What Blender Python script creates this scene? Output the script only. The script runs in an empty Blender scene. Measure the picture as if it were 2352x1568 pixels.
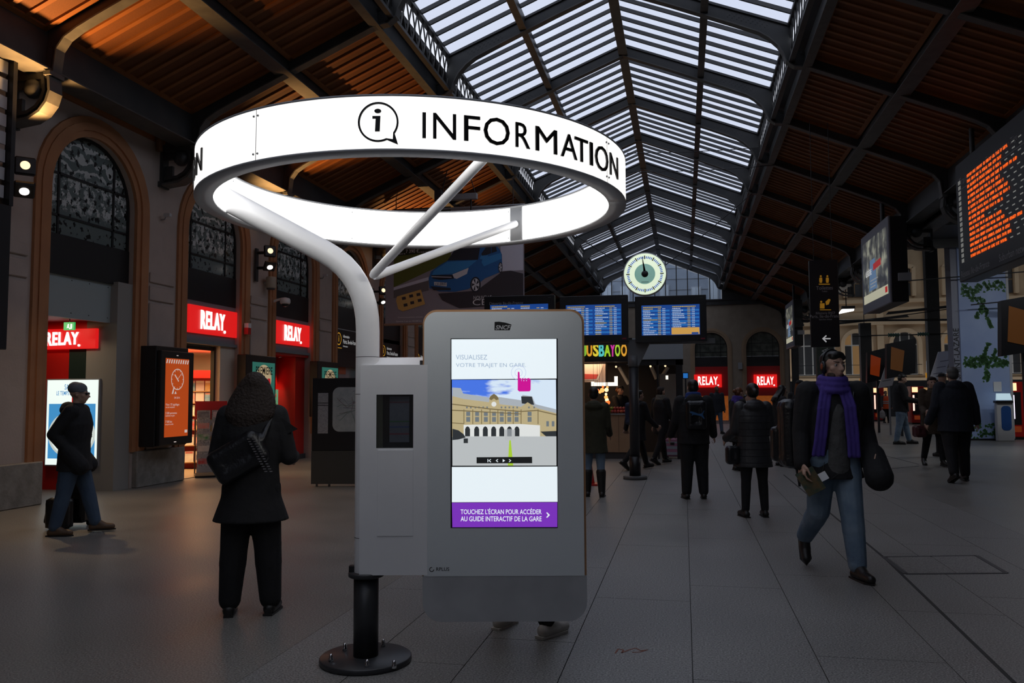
import bpy, bmesh, math, random
from mathutils import Vector, Matrix, Euler
random.seed(7)
PI = math.pi
SC = bpy.context.scene
COL = SC.collection

# ---------------------------------------------------------------- camera
FPX, CX, CY, HC = 1903.5, 1176.0, 784.0, 1.55      # focal length in px of the 2352x1568 frame, centre, eye height (m)
YAW, PITCH, ROLL = 0.2038, 0.0658, 0.005
_fh = Vector((-math.sin(YAW), math.cos(YAW), 0)); _rt = Vector((math.cos(YAW), math.sin(YAW), 0)); _z = Vector((0, 0, 1))
FWD = _fh*math.cos(PITCH) + _z*math.sin(PITCH); _up = _z*math.cos(PITCH) - _fh*math.sin(PITCH)
RIGHT = _rt*math.cos(ROLL) - _up*math.sin(ROLL); UP = _up*math.cos(ROLL) + _rt*math.sin(ROLL)
EYE = Vector((0, 0, HC))
cam = bpy.data.cameras.new('camera'); camo = bpy.data.objects.new('camera', cam); COL.objects.link(camo)
cam.sensor_fit = 'HORIZONTAL'; cam.sensor_width = 36; cam.lens = FPX/2352*36; cam.clip_end = 300
camo.matrix_world = Matrix(((RIGHT.x, UP.x, -FWD.x, EYE.x), (RIGHT.y, UP.y, -FWD.y, EYE.y), (RIGHT.z, UP.z, -FWD.z, EYE.z), (0, 0, 0, 1)))
SC.camera = camo

def ray(x, y): return FWD + RIGHT*((x-CX)/FPX) + UP*((CY-y)/FPX)
def on(x, y, axis, val):                # where the sight line through a photo pixel meets the plane axis = val
    d = ray(x, y); return EYE + d*((val-EYE[axis])/d[axis])
def fl(x, y): return on(x, y, 2, 0.0)   # ... the floor

# ---------------------------------------------------------------- sky, exposure
W = bpy.data.worlds.new('overcast_sky'); SC.world = W; W.use_nodes = True
W.node_tree.nodes['Background'].inputs[0].default_value = (0.86, 0.90, 1.0, 1)
W.node_tree.nodes['Background'].inputs[1].default_value = 1.05
vs = SC.view_settings; vs.view_transform = 'Standard'; vs.look = 'None'; vs.exposure = -0.04; vs.gamma = 1.0; vs.use_curve_mapping = False

SC.cycles.max_bounces = 7; SC.cycles.diffuse_bounces = 4; SC.cycles.glossy_bounces = 3; SC.cycles.caustics_reflective = False; SC.cycles.caustics_refractive = False

# ---------------------------------------------------------------- materials
MATS = {}
def mat(name, col, rough=.6, metal=0., emit=None, es=1., noise=None, nscale=6., bump=0., bscale=40., spec=.5, alpha=None, coat=0.):
    """noise = (r,g,b): second colour mixed in by a noise texture of scale nscale"""
    if name in MATS: return MATS[name]
    m = bpy.data.materials.new(name); m.use_nodes = True; MATS[name] = m
    nt = m.node_tree; b = nt.nodes['Principled BSDF']
    c4 = (*col, 1)
    b.inputs['Base Color'].default_value = c4; b.inputs['Roughness'].default_value = rough; b.inputs['Metallic'].default_value = metal
    b.inputs['Specular IOR Level'].default_value = spec
    if coat: b.inputs['Coat Weight'].default_value = coat; b.inputs['Coat Roughness'].default_value = .08
    tc = None
    if noise or bump:
        tc = nt.nodes.new('ShaderNodeTexCoord')
    if noise:
        n = nt.nodes.new('ShaderNodeTexNoise'); n.inputs['Scale'].default_value = nscale; n.inputs['Detail'].default_value = 6
        nt.links.new(tc.outputs['Object'], n.inputs['Vector'])
        r = nt.nodes.new('ShaderNodeValToRGB'); r.color_ramp.elements[0].position = .35; r.color_ramp.elements[1].position = .68
        r.color_ramp.elements[0].color = c4; r.color_ramp.elements[1].color = (*noise, 1)
        nt.links.new(n.outputs[0], r.inputs[0]); nt.links.new(r.outputs[0], b.inputs['Base Color'])
    if bump:
        n2 = nt.nodes.new('ShaderNodeTexNoise'); n2.inputs['Scale'].default_value = bscale; n2.inputs['Detail'].default_value = 4
        nt.links.new(tc.outputs['Object'], n2.inputs['Vector'])
        bp = nt.nodes.new('ShaderNodeBump'); bp.inputs['Strength'].default_value = bump; bp.inputs['Distance'].default_value = .02
        nt.links.new(n2.outputs[0], bp.inputs['Height']); nt.links.new(bp.outputs[0], b.inputs['Normal'])
    if emit:
        b.inputs['Emission Color'].default_value = (*emit, 1); b.inputs['Emission Strength'].default_value = es
    return m
def em(name, col, es=1.): return mat(name, tuple(c*.3 for c in col), .4, emit=col, es=es)
def glass(name, tint, tr=.9, rough=.05):
    """thin pane: mostly see-through, a little mirror"""
    if name in MATS: return MATS[name]
    m = bpy.data.materials.new(name); m.use_nodes = True; MATS[name] = m; nt = m.node_tree; nt.nodes.clear()
    o = nt.nodes.new('ShaderNodeOutputMaterial'); t = nt.nodes.new('ShaderNodeBsdfTransparent'); g = nt.nodes.new('ShaderNodeBsdfGlossy'); mx = nt.nodes.new('ShaderNodeMixShader')
    t.inputs[0].default_value = (*tint, 1); g.inputs['Roughness'].default_value = rough; mx.inputs[0].default_value = 1-tr
    nt.links.new(t.outputs[0], mx.inputs[1]); nt.links.new(g.outputs[0], mx.inputs[2]); nt.links.new(mx.outputs[0], o.inputs[0])
    return m

IRON = mat('painted_iron', (.035, .037, .04), .45, noise=(.05, .05, .05), nscale=3)
IRON2 = mat('iron_flange', (.10, .10, .095), .5, noise=(.07, .07, .07), nscale=5)
BLACK = mat('black_metal', (.012, .012, .014), .4)
DARK = mat('dark_grey', (.05, .05, .055), .5)
PLASTER = mat('wall_plaster', (.50, .42, .37), .85, noise=(.42, .35, .31), nscale=1.6, bump=.15, bscale=30)
TAN = mat('tan_moulding', (.46, .21, .095), .7, noise=(.38, .17, .08), nscale=2)
STONE = mat('plinth_stone', (.33, .31, .28), .85, noise=(.2, .19, .17), nscale=5, bump=.3, bscale=25)
WOOD = mat('ceiling_wood', (.27, .098, .024), .55, noise=(.22, .075, .018), nscale=2.5)
WOODD = mat('ceiling_wood_perforated', (.155, .053, .013), .7, noise=(.12, .04, .010), nscale=60)
WHITE = mat('white_paint', (.78, .78, .8), .4)
GREY = mat('grey_metal', (.33, .34, .36), .45)
LGREY = mat('light_grey', (.55, .56, .58), .5)
CHROME = mat('chrome', (.75, .75, .78), .15, metal=1)

# ---------------------------------------------------------------- mesh helpers
class MB:
    """collects shapes into one mesh; every shape may name its own material"""
    def __init__(s, m=None): s.v = []; s.f = []; s.mi = []; s.mats = []; s.sm = []; s.cur = m
    def _m(s, m):
        m = m or s.cur
        if m not in s.mats: s.mats.append(m)
        return s.mats.index(m)
    def raw(s, vs, fs, m=None, smooth=False, M=None):
        o = len(s.v); k = s._m(m)
        for p in vs:
            p = Vector(p); s.v.append(M @ p if M else p)
        for f in fs: s.f.append(tuple(i+o for i in f)); s.mi.append(k); s.sm.append(smooth)
        return s
    def box(s, a, b, m=None, M=None):
        x0, x1 = sorted((a[0], b[0])); y0, y1 = sorted((a[1], b[1])); z0, z1 = sorted((a[2], b[2]))
        return s.raw([(x0,y0,z0),(x1,y0,z0),(x1,y1,z0),(x0,y1,z0),(x0,y0,z1),(x1,y0,z1),(x1,y1,z1),(x0,y1,z1)],
                     [(0,3,2,1),(4,5,6,7),(0,1,5,4),(1,2,6,5),(2,3,7,6),(3,0,4,7)], m, False, M)
    def prism(s, poly, d0, d1, m=None, plane='xy', M=None, smooth=False):
        """poly (2-D) extruded from d0 to d1 across the plane"""
        def P(u, v, w): return {'xy': (u, v, w), 'xz': (u, w, v), 'yz': (w, u, v)}[plane]
        n = len(poly); vs = [P(u, v, d0) for u, v in poly] + [P(u, v, d1) for u, v in poly]
        fs = [tuple(range(n)), tuple(range(2*n-1, n-1, -1))] + [(i, i+n, (i+1) % n+n, (i+1) % n) for i in range(n)]
        return s.raw(vs, fs, m, smooth, M)
    def strip(s, pts, w, t, m=None, axis='y', c=0.):
        """flat bar following a 2-D path in the xz (axis y) or yz (axis x) plane: w wide across, t thick"""
        n = len(pts); L = []; R_ = []
        for i, p in enumerate(pts):
            a = pts[max(i-1, 0)]; b = pts[min(i+1, n-1)]
            dx, dz = b[0]-a[0], b[1]-a[1]; l = math.hypot(dx, dz) or 1; nx, nz = -dz/l, dx/l
            L.append((p[0]+nx*t/2, p[1]+nz*t/2)); R_.append((p[0]-nx*t/2, p[1]-nz*t/2))
        vs = []; fs = []
        def P(q, d): return (q[0], d, q[1]) if axis == 'y' else (d, q[0], q[1])
        for i in range(n): vs += [P(L[i], c-w/2), P(L[i], c+w/2), P(R_[i], c+w/2), P(R_[i], c-w/2)]
        for i in range(n-1):
            for k in range(4): fs.append((4*i+k, 4*i+(k+1) % 4, 4*i+4+(k+1) % 4, 4*i+4+k))
        fs += [(0, 1, 2, 3), (4*n-1, 4*n-2, 4*n-3, 4*n-4)]
        return s.raw(vs, fs, m)
    def tube(s, pts, r, m=None, n=12, smooth=True, caps=True):
        """round tube along 3-D points; r one radius or one per point"""
        pts = [Vector(p) for p in pts]; k = len(pts); rs = r if isinstance(r, (list, tuple)) else [r]*k
        vs = []; fs = []; up = None
        for i, p in enumerate(pts):
            t = (pts[min(i+1, k-1)]-pts[max(i-1, 0)]).normalized()
            if up is None:
                up = Vector((0, 0, 1)) if abs(t.z) < .9 else Vector((1, 0, 0))
            u = t.cross(up); u.normalize(); w = u.cross(t); up = w
            for j in range(n):
                a = 2*PI*j/n; vs.append(p + u*math.cos(a)*rs[i] + w*math.sin(a)*rs[i])
        for i in range(k-1):
            for j in range(n): fs.append((i*n+j, (i+1)*n+j, (i+1)*n+(j+1) % n, i*n+(j+1) % n))
        s.raw(vs, fs, m, smooth)
        if caps: s.raw(vs[:n], [tuple(range(n))], m); s.raw(vs[-n:], [tuple(range(n-1, -1, -1))], m)
        return s
    def lathe(s, prof, m=None, n=24, c=(0, 0, 0), smooth=True, M=None):
        """profile of (radius, z) spun about z"""
        vs = []; fs = []; k = len(prof)
        for r, z in prof:
            for j in range(n): a = 2*PI*j/n; vs.append((c[0]+r*math.cos(a), c[1]+r*math.sin(a), c[2]+z))
        for i in range(k-1):
            for j in range(n): fs.append((i*n+j, i*n+(j+1) % n, (i+1)*n+(j+1) % n, (i+1)*n+j))
        fs += [tuple(range(n-1, -1, -1)), tuple(range((k-1)*n, k*n))]
        return s.raw(vs, fs, m, smooth, M)
    def ball(s, c, r, m=None, n=12, M=None):
        rx, ry, rz = r if isinstance(r, (list, tuple)) else (r, r, r); vs = [(c[0], c[1], c[2]-rz)]; fs = []; h = n//2
        for i in range(1, h):
            a = -PI/2+PI*i/h
            for j in range(n): b = 2*PI*j/n; vs.append((c[0]+rx*math.cos(a)*math.cos(b), c[1]+ry*math.cos(a)*math.sin(b), c[2]+rz*math.sin(a)))
        vs.append((c[0], c[1], c[2]+rz)); e = len(vs)-1
        for j in range(n): fs.append((0, 1+(j+1) % n, 1+j)); fs.append((e, e-n+j, e-n+(j+1) % n))
        for i in range(h-2):
            for j in range(n): fs.append((1+i*n+j, 1+i*n+(j+1) % n, 1+(i+1)*n+(j+1) % n, 1+(i+1)*n+j))
        return s.raw(vs, fs, m, True, M)
    def loft(s, rings, m=None, n=16, smooth=True):
        """closed body through elliptical rings (centre, rx, ry) lying level"""
        vs = []; fs = []; k = len(rings)
        for c, rx, ry in rings:
            for j in range(n): a = 2*PI*j/n; vs.append((c[0]+rx*math.cos(a), c[1]+ry*math.sin(a), c[2]))
        for i in range(k-1):
            for j in range(n): fs.append((i*n+j, i*n+(j+1) % n, (i+1)*n+(j+1) % n, (i+1)*n+j))
        fs += [tuple(range(n-1, -1, -1)), tuple(range((k-1)*n, k*n))]
        return s.raw(vs, fs, m, smooth)
    def mesh(s, name):
        me = bpy.data.meshes.new(name); me.from_pydata([tuple(v) for v in s.v], [], s.f)
        for m in s.mats: me.materials.append(m)
        me.polygons.foreach_set('material_index', s.mi); me.polygons.foreach_set('use_smooth', s.sm); me.update()
        return me
    def build(s, name, parent=None, loc=None, rz=None, fix=True, bevel=0):
        me = s.mesh(name)
        if fix:
            bm = bmesh.new(); bm.from_mesh(me); bmesh.ops.recalc_face_normals(bm, faces=bm.faces)
            if bevel: bmesh.ops.bevel(bm, geom=[e for e in bm.edges if len(e.link_faces) == 2 and e.calc_face_angle(0) > .5], offset=bevel, segments=1, affect='EDGES', clamp_overlap=True)
            bm.to_mesh(me); bm.free()
        return put(name, me, parent, loc, rz)
def put(name, me, parent=None, loc=None, rz=None):
    o = bpy.data.objects.new(name, me); COL.objects.link(o)
    if parent: o.parent = parent
    if loc is not None: o.location = loc
    if rz is not None: o.rotation_euler = (0, 0, rz)
    return o
def tag(o, label=None, cat=None, group=None, kind=None):
    if label: o['label'] = label
    if cat: o['category'] = cat
    if group: o['group'] = group
    if kind: o['kind'] = kind
    return o
def thing(name, label, cat, loc=(0, 0, 0), rz=0., group=None):
    o = put(name, None, None, loc, rz); o.empty_display_size = .1
    return tag(o, label, cat, group)
def struct(name, label, cat=None):
    o = put(name, None); o.empty_display_size = .1
    return tag(o, label, cat or name.split('_')[0], kind='structure')
_txt = {}
def textmesh(s, bold=0., ext=.0, align='CENTER', mt=None, res=3, space=1.):
    """lettering one unit high, lying in xy"""
    key = (s, bold, ext, align, mt.name if mt else '', space)
    if key in _txt: return _txt[key]
    cu = bpy.data.curves.new('lettering', 'FONT'); cu.body = s; cu.align_x = align; cu.align_y = 'BOTTOM_BASELINE' if False else 'CENTER'
    cu.offset = bold; cu.extrude = ext; cu.resolution_u = res; cu.size = 1.0; cu.space_character = space
    o = bpy.data.objects.new('lettering_tmp', cu); COL.objects.link(o)
    dg = bpy.context.evaluated_depsgraph_get(); me = bpy.data.meshes.new_from_object(o.evaluated_get(dg)); me.name = 'lettering'
    bpy.data.objects.remove(o); bpy.data.curves.remove(cu)
    me.materials.clear()
    if mt: me.materials.append(mt)
    _txt[key] = me
    return me
def text(s, mt, parent, loc, size, rx=PI/2, rz=0., xs=1., bold=0., ext=.01, align='CENTER', name='lettering', ry=0.):
    me = textmesh(s, bold, ext, align, mt); o = put(name, me, parent, loc)
    o.rotation_euler = (rx, ry, rz); o.scale = (size*xs, size, size)
    return o
def textinto(mb, s, M, m, bold=0., align='LEFT'):
    """add flat lettering to a mesh under construction"""
    me = textmesh(s, bold, 0., align, None, 2)
    mb.raw([v.co for v in me.vertices], [tuple(p.vertices) for p in me.polygons], m, False, M)
def copy_tree(o, parent=None):
    c = o.copy(); COL.objects.link(c); c.parent = parent
    for ch in list(o.children): copy_tree(ch, c)
    return c
def lamp(kind, name, loc, power, col, parent=None, aim=None, **kw):
    l = bpy.data.lights.new(name, kind); l.energy = power; l.color = col
    for k, v in kw.items(): setattr(l, k, v)
    o = put(name, l, parent, loc)
    if aim is not None: o.rotation_euler = (Vector(aim)).to_track_quat('-Z', 'Y').to_euler()
    return o
# ================================================================ THE HALL
AX, ZR = -1.34, 10.10                            # ridge x, ridge height
SG, SW, OE, ZE = .40, .429, 3.757, 8.10          # glazing slope, wood slope, lantern foot (offset from ridge, height)
BAY = 3.544; Y0 = 9.905; K0, K1 = -9, 12          # rafter lines Y0 + k*BAY
WL = -9.35                                       # face of the left wall
XR = 6.6                                        # beam line of the open right side
YK = lambda k: Y0 + k*BAY
YB, YE = YK(K0), YK(K1)
def zr(off): return ZR - SG*off if off < 3.6 else ZE - SW*(off-OE)   # soffit line at an offset from the ridge: lantern, then the lower wood slope

# ---- floor: seamless terrazzo to the left, jointed granite slabs around the kiosk and along the hall
def granite(name, c0, c1, c2, rough):
    m = mat(name, c0, rough); nt = m.node_tree; b = nt.nodes['Principled BSDF']
    tc = nt.nodes.new('ShaderNodeTexCoord'); g = nt.nodes.new('ShaderNodeNewGeometry')
    n = nt.nodes.new('ShaderNodeTexNoise'); n.inputs['Scale'].default_value = 90; n.inputs['Detail'].default_value = 3
    n3 = nt.nodes.new('ShaderNodeTexNoise'); n3.inputs['Scale'].default_value = .9; n3.inputs['Detail'].default_value = 5
    for q in (n, n3): nt.links.new(g.outputs['Position'], q.inputs['Vector'])
    r = nt.nodes.new('ShaderNodeValToRGB'); e = r.color_ramp.elements; e[0].position = .36; e[0].color = (*c1, 1); e[1].position = .66; e[1].color = (*c2, 1); x = e.new(.5); x.color = (*c0, 1)
    nt.links.new(n.outputs[0], r.inputs[0])
    mx = nt.nodes.new('ShaderNodeMix'); mx.data_type = 'RGBA'; mx.blend_type = 'MULTIPLY'; mx.inputs[0].default_value = .7
    r2 = nt.nodes.new('ShaderNodeValToRGB'); r2.color_ramp.elements[0].position = .3; r2.color_ramp.elements[0].color = (.72, .72, .72, 1); r2.color_ramp.elements[1].position = .7
    nt.links.new(n3.outputs[0], r2.inputs[0]); nt.links.new(r.outputs[0], mx.inputs[6]); nt.links.new(r2.outputs[0], mx.inputs[7]); nt.links.new(mx.outputs[2], b.inputs['Base Color'])
    mr = nt.nodes.new('ShaderNodeMapRange'); mr.inputs[3].default_value = rough-.08; mr.inputs[4].default_value = rough+.15
    nt.links.new(n3.outputs[0], mr.inputs[0]); nt.links.new(mr.outputs[0], b.inputs['Roughness'])
    return m
TERR = granite('floor_terrazzo', (.225, .215, .195), (.13, .125, .115), (.35, .335, .305), .36)
SLAB = granite('floor_granite', (.235, .228, .215), (.12, .118, .11), (.39, .375, .355), .42)
JOINT = mat('floor_joint', (.085, .082, .078), .9)
floor = tag(MB(JOINT).box((-16, YB-2, -.30), (30, 64, -.012)).build('floor'), 'grey speckled stone floor of the hall', 'floor', kind='structure')
MB(TERR).box((-16, YB-2, -.012), (-2.42, 64, 0)).build('terrazzo_field', floor)
MB(TERR).box((3.62, YB-2, -.012), (30, 64, 0)).build('terrazzo_field', floor)
MB(TERR).box((-2.42, YB-2, -.012), (3.62, 1.2, 0)).build('terrazzo_field', floor)
# slabs: courses along the hall, joints 8 mm
xs = [-2.42, -1.86, -1.27, -.70, .02, .74, 1.46, 2.18, 2.90, 3.62]
cnt = 0; far = MB(SLAB); slabs = {}
for i in range(len(xs)-1):
    w = xs[i+1]-xs[i]; L = 2.3; y = 1.2 - .3*(i % 3)
    y = 1.2
    first = .7 + .55*(i % 3)
    while y < 46:
        l = first if y == 1.2 else L
        l = min(l, 46.2-y)
        if y < 24 and cnt < 260:
            key = (round(w, 3), round(l, 3))
            if key not in slabs:
                slabs[key] = MB(SLAB).box((.0028, .0028, -.012), (w-.0028, l-.0028, 0)).mesh('slab')
            put('slab', slabs[key], floor, (xs[i], y, 0)); cnt += 1
        else: far.box((xs[i]+.004, y+.004, -.012), (xs[i+1]-.004, y+l-.004, 0))
        y += l
tag(far.build('slab_far', floor), kind='stuff')
# steel-framed floor hatches (one beside the walking man, one behind the kiosk), covers and the long expansion joint
def hatch(quad, label):
    h = tag(put('floor_hatch', None), label, 'floor hatch')
    P = [fl(*q) for q in quad]; c = sum(P, Vector())/4; h.location = c
    f = MB(DARK); k = len(P)
    for i in range(k):
        a, b = P[i]-c, P[(i+1) % k]-c; d = (b-a).normalized(); n = Vector((-d.y, d.x, 0))*.02
        f.raw([a-n, b-n, b+n, a+n]+[p+Vector((0, 0, .004)) for p in (a-n, b-n, b+n, a+n)], [(0, 3, 2, 1), (4, 5, 6, 7), (0, 1, 5, 4), (1, 2, 6, 5), (2, 3, 7, 6), (3, 0, 4, 7)])
    f.build('frame', h)
    a, b, cc, d = [p-c for p in P]
    for t0, t1 in ((.02, .49), (.51, .98)):
        q = [a.lerp(b, t0)*.97, a.lerp(b, t1)*.97, d.lerp(cc, t1)*.97, d.lerp(cc, t0)*.97]
        MB(SLAB).raw([p+Vector((0, 0, -.004)) for p in q]+[p+Vector((0, 0, .003)) for p in q], [(0, 3, 2, 1), (4, 5, 6, 7), (0, 1, 5, 4), (1, 2, 6, 5), (2, 3, 7, 6), (3, 0, 4, 7)]).build('cover', h)
hatch([(2030, 1279), (2243, 1276), (2312, 1316), (2080, 1318)], 'two-leaf stone floor hatch flush with the floor beside the walking man')
ej = MB(mat('expansion_strip', (.045, .043, .04), .9))
for a, b in (((1800, 1090), (2035, 1284)), ((2035, 1284), (2330, 1568)), ((2010, 1040), (2110, 1066)), ((1985, 1082), (2110, 1070))):
    p, q = fl(*a), fl(*b); d = (q-p).normalized(); n = Vector((-d.y, d.x, 0))*.012
    ej.raw([p-n, q-n, q+n, p+n]+[v+Vector((0, 0, .0025)) for v in (p-n, q-n, q+n, p+n)], [(0, 3, 2, 1), (4, 5, 6, 7), (0, 1, 5, 4), (1, 2, 6, 5), (2, 3, 7, 6), (3, 0, 4, 7)])
ej.build('expansion_joint', floor)
sq = MB(mat('red_chalk', (.26, .10, .07), .9)); pts = [fl(*q) for q in ((1413, 1500), (1420, 1490), (1432, 1492), (1428, 1499), (1445, 1492), (1460, 1488), (1472, 1494), (1488, 1492), (1470, 1497), (1452, 1498))]
for p_, q_ in zip(pts[:-1], pts[1:]):
    d_ = (q_-p_).normalized(); n_ = Vector((-d_.y, d_.x, 0))*.005; u_ = Vector((0, 0, .0012)); sq.raw([p_-n_, q_-n_, q_+n_, p_+n_, p_-n_+u_, q_-n_+u_, q_+n_+u_, p_+n_+u_], [(0, 3, 2, 1), (4, 5, 6, 7), (0, 1, 5, 4), (1, 2, 6, 5), (2, 3, 7, 6), (3, 0, 4, 7)])
tag(sq.build('chalk_mark'), 'faint red chalk scribble on the stone floor in front of the shops', 'mark')

# ---- ceiling: iron frame, glazed lantern in the middle, wood panelled sides
ceiling = struct('ceiling', 'iron-framed station roof, glazed along the ridge and wood panelled at the sides', 'ceiling')
GL = .30                                          # the glazing lies this far above the soffit line of the lantern
def rafter_profiles():
    """soffit of one half truss from the ridge outwards (offset, z); haunches at the lantern foot and at the wall"""
    p = [(0, zr(0)-.02), (1.2, zr(1.2)-.02), (2.5, zr(2.5)-.05), (2.95, zr(2.95)-.07), (3.15, zr(3.15)-.13), (3.32, zr(3.32)-.24), (3.43, zr(3.43)-.40), (3.47, zr(3.47)-.52), (3.62, ZE-.02), (3.9, zr(3.9)), (5.4, zr(5.4)), (6.6, zr(6.6))]
    x, z = 6.6, zr(6.6)
    p += [(6.9, z-.14), (7.1, z-.26), (7.22, z-.42), (7.27, z-.78)]
    return p
SOF = rafter_profiles()
def make_rafter(side):
    top = [(0, zr(0)+GL), (3.55, zr(3.55)+GL), (3.61, ZE+.35), (8.0, zr(8.0)+.30), (8.0, SOF[-1][1])]
    b = MB(IRON); poly = [(AX+side*x, z) for x, z in SOF[::-1]] + [(AX+side*x, z) for x, z in top]
    b.prism(poly, -.03, .03, IRON, 'xz')
    b.strip([(AX+side*x, z) for x, z in SOF], .17, .024, IRON2)
    for i in range(9):                            # rivet rows near the haunch
        for zz in (.08, .13, .18):
            o = 2.35+i*.09+(zz-.08)*.9; z = zr(o)+zz
            for e in (-.03, .03): b.box((AX+side*o-.011, e-.006, z-.011), (AX+side*o+.011, e+.006, z+.011), IRON)
    for o0, o1, dz in ((.05, 3.5, GL-.02), (3.75, 7.9, .28)):   # upper angle irons
        b.prism([(AX+side*o0, zr(o0)+dz-.05), (AX+side*o1, zr(o1)+dz-.05), (AX+side*o1, zr(o1)+dz), (AX+side*o0, zr(o0)+dz)], -.075, .075, IRON, 'xz')
    me = b.mesh('rafter'); bm = bmesh.new(); bm.from_mesh(me); bmesh.ops.recalc_face_normals(bm, faces=bm.faces); bm.to_mesh(me); bm.free()
    return me
RAF = {s: make_rafter(s) for s in (-1, 1)}
for k in range(K0, K1+1):
    for s in (-1, 1): put('rafter', RAF[s], ceiling, (0, YK(k), 0))
# ridge, purlins, plates
def purlin(name, off, side, w, z0, z1, fl_=True):
    x = AX+side*off; b = MB(IRON).box((x-w/2, YB, zr(off)+z0), (x+w/2, YE, zr(off)+z1))
    if fl_: b.box((x-w*1.1, YB, zr(off)+z0-.02), (x+w*1.1, YE, zr(off)+z0), IRON2)
    b.build(name, ceiling)
purlin('ridge_beam', 0, 1, .10, .0, GL+.03)
for s in (-1, 1):
    purlin('purlin', 1.886, s, .07, .03, GL+.02)
    purlin('purlin', 5.583, s, .14, .02, .34)
    purlin('purlin', 3.86, s, .08, .0, .34)
    purlin('wall_plate', 7.5, s, .2, -.32, .30)
    # lattice girder at the lantern foot: chords and crossed bars
    x = AX+s*3.56; z0, z1 = ZE+.12, zr(3.55)+GL-.02
    b = MB(IRON).box((x-.05, YB, z0-.06), (x+.05, YE, z0)).box((x-.05, YB, z1-.05), (x+.05, YE, z1+.03))
    y = YB; st = .335
    while y < YE-.01:
        for za, zb in ((z0, z1-.05), (z1-.05, z0)):
            d = Vector((0, st, zb-za)).normalized(); n = Vector((0, -d.z, d.y))*.018
            p, q = Vector((x, y, za)), Vector((x, y+st, zb))
            b.raw([p-n+Vector((-.01, 0, 0)), q-n+Vector((-.01, 0, 0)), q+n+Vector((-.01, 0, 0)), p+n+Vector((-.01, 0, 0)), p-n+Vector((.01, 0, 0)), q-n+Vector((.01, 0, 0)), q+n+Vector((.01, 0, 0)), p+n+Vector((.01, 0, 0))],
                  [(0, 1, 2, 3), (7, 6, 5, 4), (0, 4, 5, 1), (1, 5, 6, 2), (2, 6, 7, 3), (3, 7, 4, 0)])
        y += st
    b.build('lattice_girder', ceiling)
# glazing bars and panes
NP = 7; pw = BAY/NP
PANE = glass('roof_pane', (.93, .95, 1.0), .93, .1)
def bar_mesh(s):
    o0, o1 = .05, 3.55; b = MB(IRON)
    b.prism([(AX+s*o0, zr(o0)+GL-.04), (AX+s*o1, zr(o1)+GL-.04), (AX+s*o1, zr(o1)+GL+.05), (AX+s*o0, zr(o0)+GL+.05)], -.022, .022, IRON, 'xz'); return b.mesh('glazing_bar')
BAR = {s: bar_mesh(s) for s in (-1, 1)}
def pane_mesh(s, o0, o1):
    b = MB(PANE); b.prism([(AX+s*o0, zr(o0)+GL), (AX+s*o1, zr(o1)+GL), (AX+s*o1, zr(o1)+GL+.006), (AX+s*o0, zr(o0)+GL+.006)],   .02, pw-.02, PANE, 'xz'); return b.mesh('roof_pane')
PN = {(s, h): pane_mesh(s, *((.06, 1.85), (1.92, 3.53))[h]) for s in (-1, 1) for h in (0, 1)}
rest = MB(PANE); restb = MB(IRON)
for k in range(K0, K1):
    for j in range(NP):
        y = YK(k)+j*pw
        for s in (-1, 1):
            if j: 
                if 1 <= k <= 9: put('glazing_bar', BAR[s], ceiling, (0, y, 0))
                else: restb.raw([v.co+Vector((0, y, 0)) for v in BAR[s].vertices], [tuple(p.vertices) for p in BAR[s].polygons], IRON)
            for h in (0, 1):
                if 1 <= k <= 9: put('roof_pane', PN[s, h], ceiling, (0, y, 0))
                else: rest.raw([v.co+Vector((0, y, 0)) for v in PN[s, h].vertices], [tuple(p.vertices) for p in PN[s, h].polygons], PANE)
tag(rest.build('roof_pane_rear', ceiling), kind='stuff'); tag(restb.build('glazing_bar_rear', ceiling), kind='stuff')
# wood panels with battens
def panel_frame(o0, o1, s, y0, y1, lift=.0):
    SL = SW
    """matrix: u along slope outwards, v along hall, w up from the soffit"""
    a = math.atan(SL); return Matrix(((s*math.cos(a), 0, s*math.sin(a), AX+s*o0), (0, 1, 0, y0), (-math.sin(a), 0, math.cos(a), zr(o0)+lift), (0, 0, 0, 1)))
a_ = math.cos(math.atan(SW))
batt = {}
for k in range(K0, K1):
    for s in (-1, 1):
        for ri, (o0, o1) in enumerate(((3.94, 5.48), (5.69, 7.42))):
            L = (o1-o0)/a_; Wd = BAY-.12
            M = panel_frame(o0, o1, s, YK(k)+.06, 0, .20)
            b = MB(WOODD); b.box((0, 0, .03), (L, Wd, .06))
            b.box((0, 0, -.01), (.09, Wd, .03), WOOD).box((L-.09, 0, -.01), (L, Wd, .03), WOOD).box((0, 0, -.01), (L, .09, .03), WOOD).box((0, Wd-.09, -.01), (L, Wd, .03), WOOD)
            sep = (s < 0 and 0 <= k <= 5) or (s > 0 and 1 <= k <= 5)
            if not sep:
                for i in range(10):
                    v = .09+(i+.75)*(Wd-.18)/11; b.box((.09, v, 0), (L-.09, v+.075, .035), WOOD)
            o = b.build('wood_panel', ceiling); o.matrix_local = M
            if sep:
                key = (ri, s)
                if key not in batt: batt[key] = MB(WOOD).box((.09, 0, 0), (L-.09, .075, .035)).mesh('batten')
                for i in range(10):
                    v = .09+(i+.75)*(Wd-.18)/11; put('batten', batt[key], o, (0, v, 0))
# roof covering above the wood, so that daylight enters only through the glass
cov = MB(DARK)
for s in (-1, 1):
    cov.prism([(AX+s*3.62, zr(3.62)+.36), (AX+s*8.7, zr(8.7)+.36), (AX+s*8.7, zr(8.7)+.46), (AX+s*3.62, zr(3.62)+.46)], YB, YE+.1, DARK, 'xz')
cov.build('roof_covering', ceiling)

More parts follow.
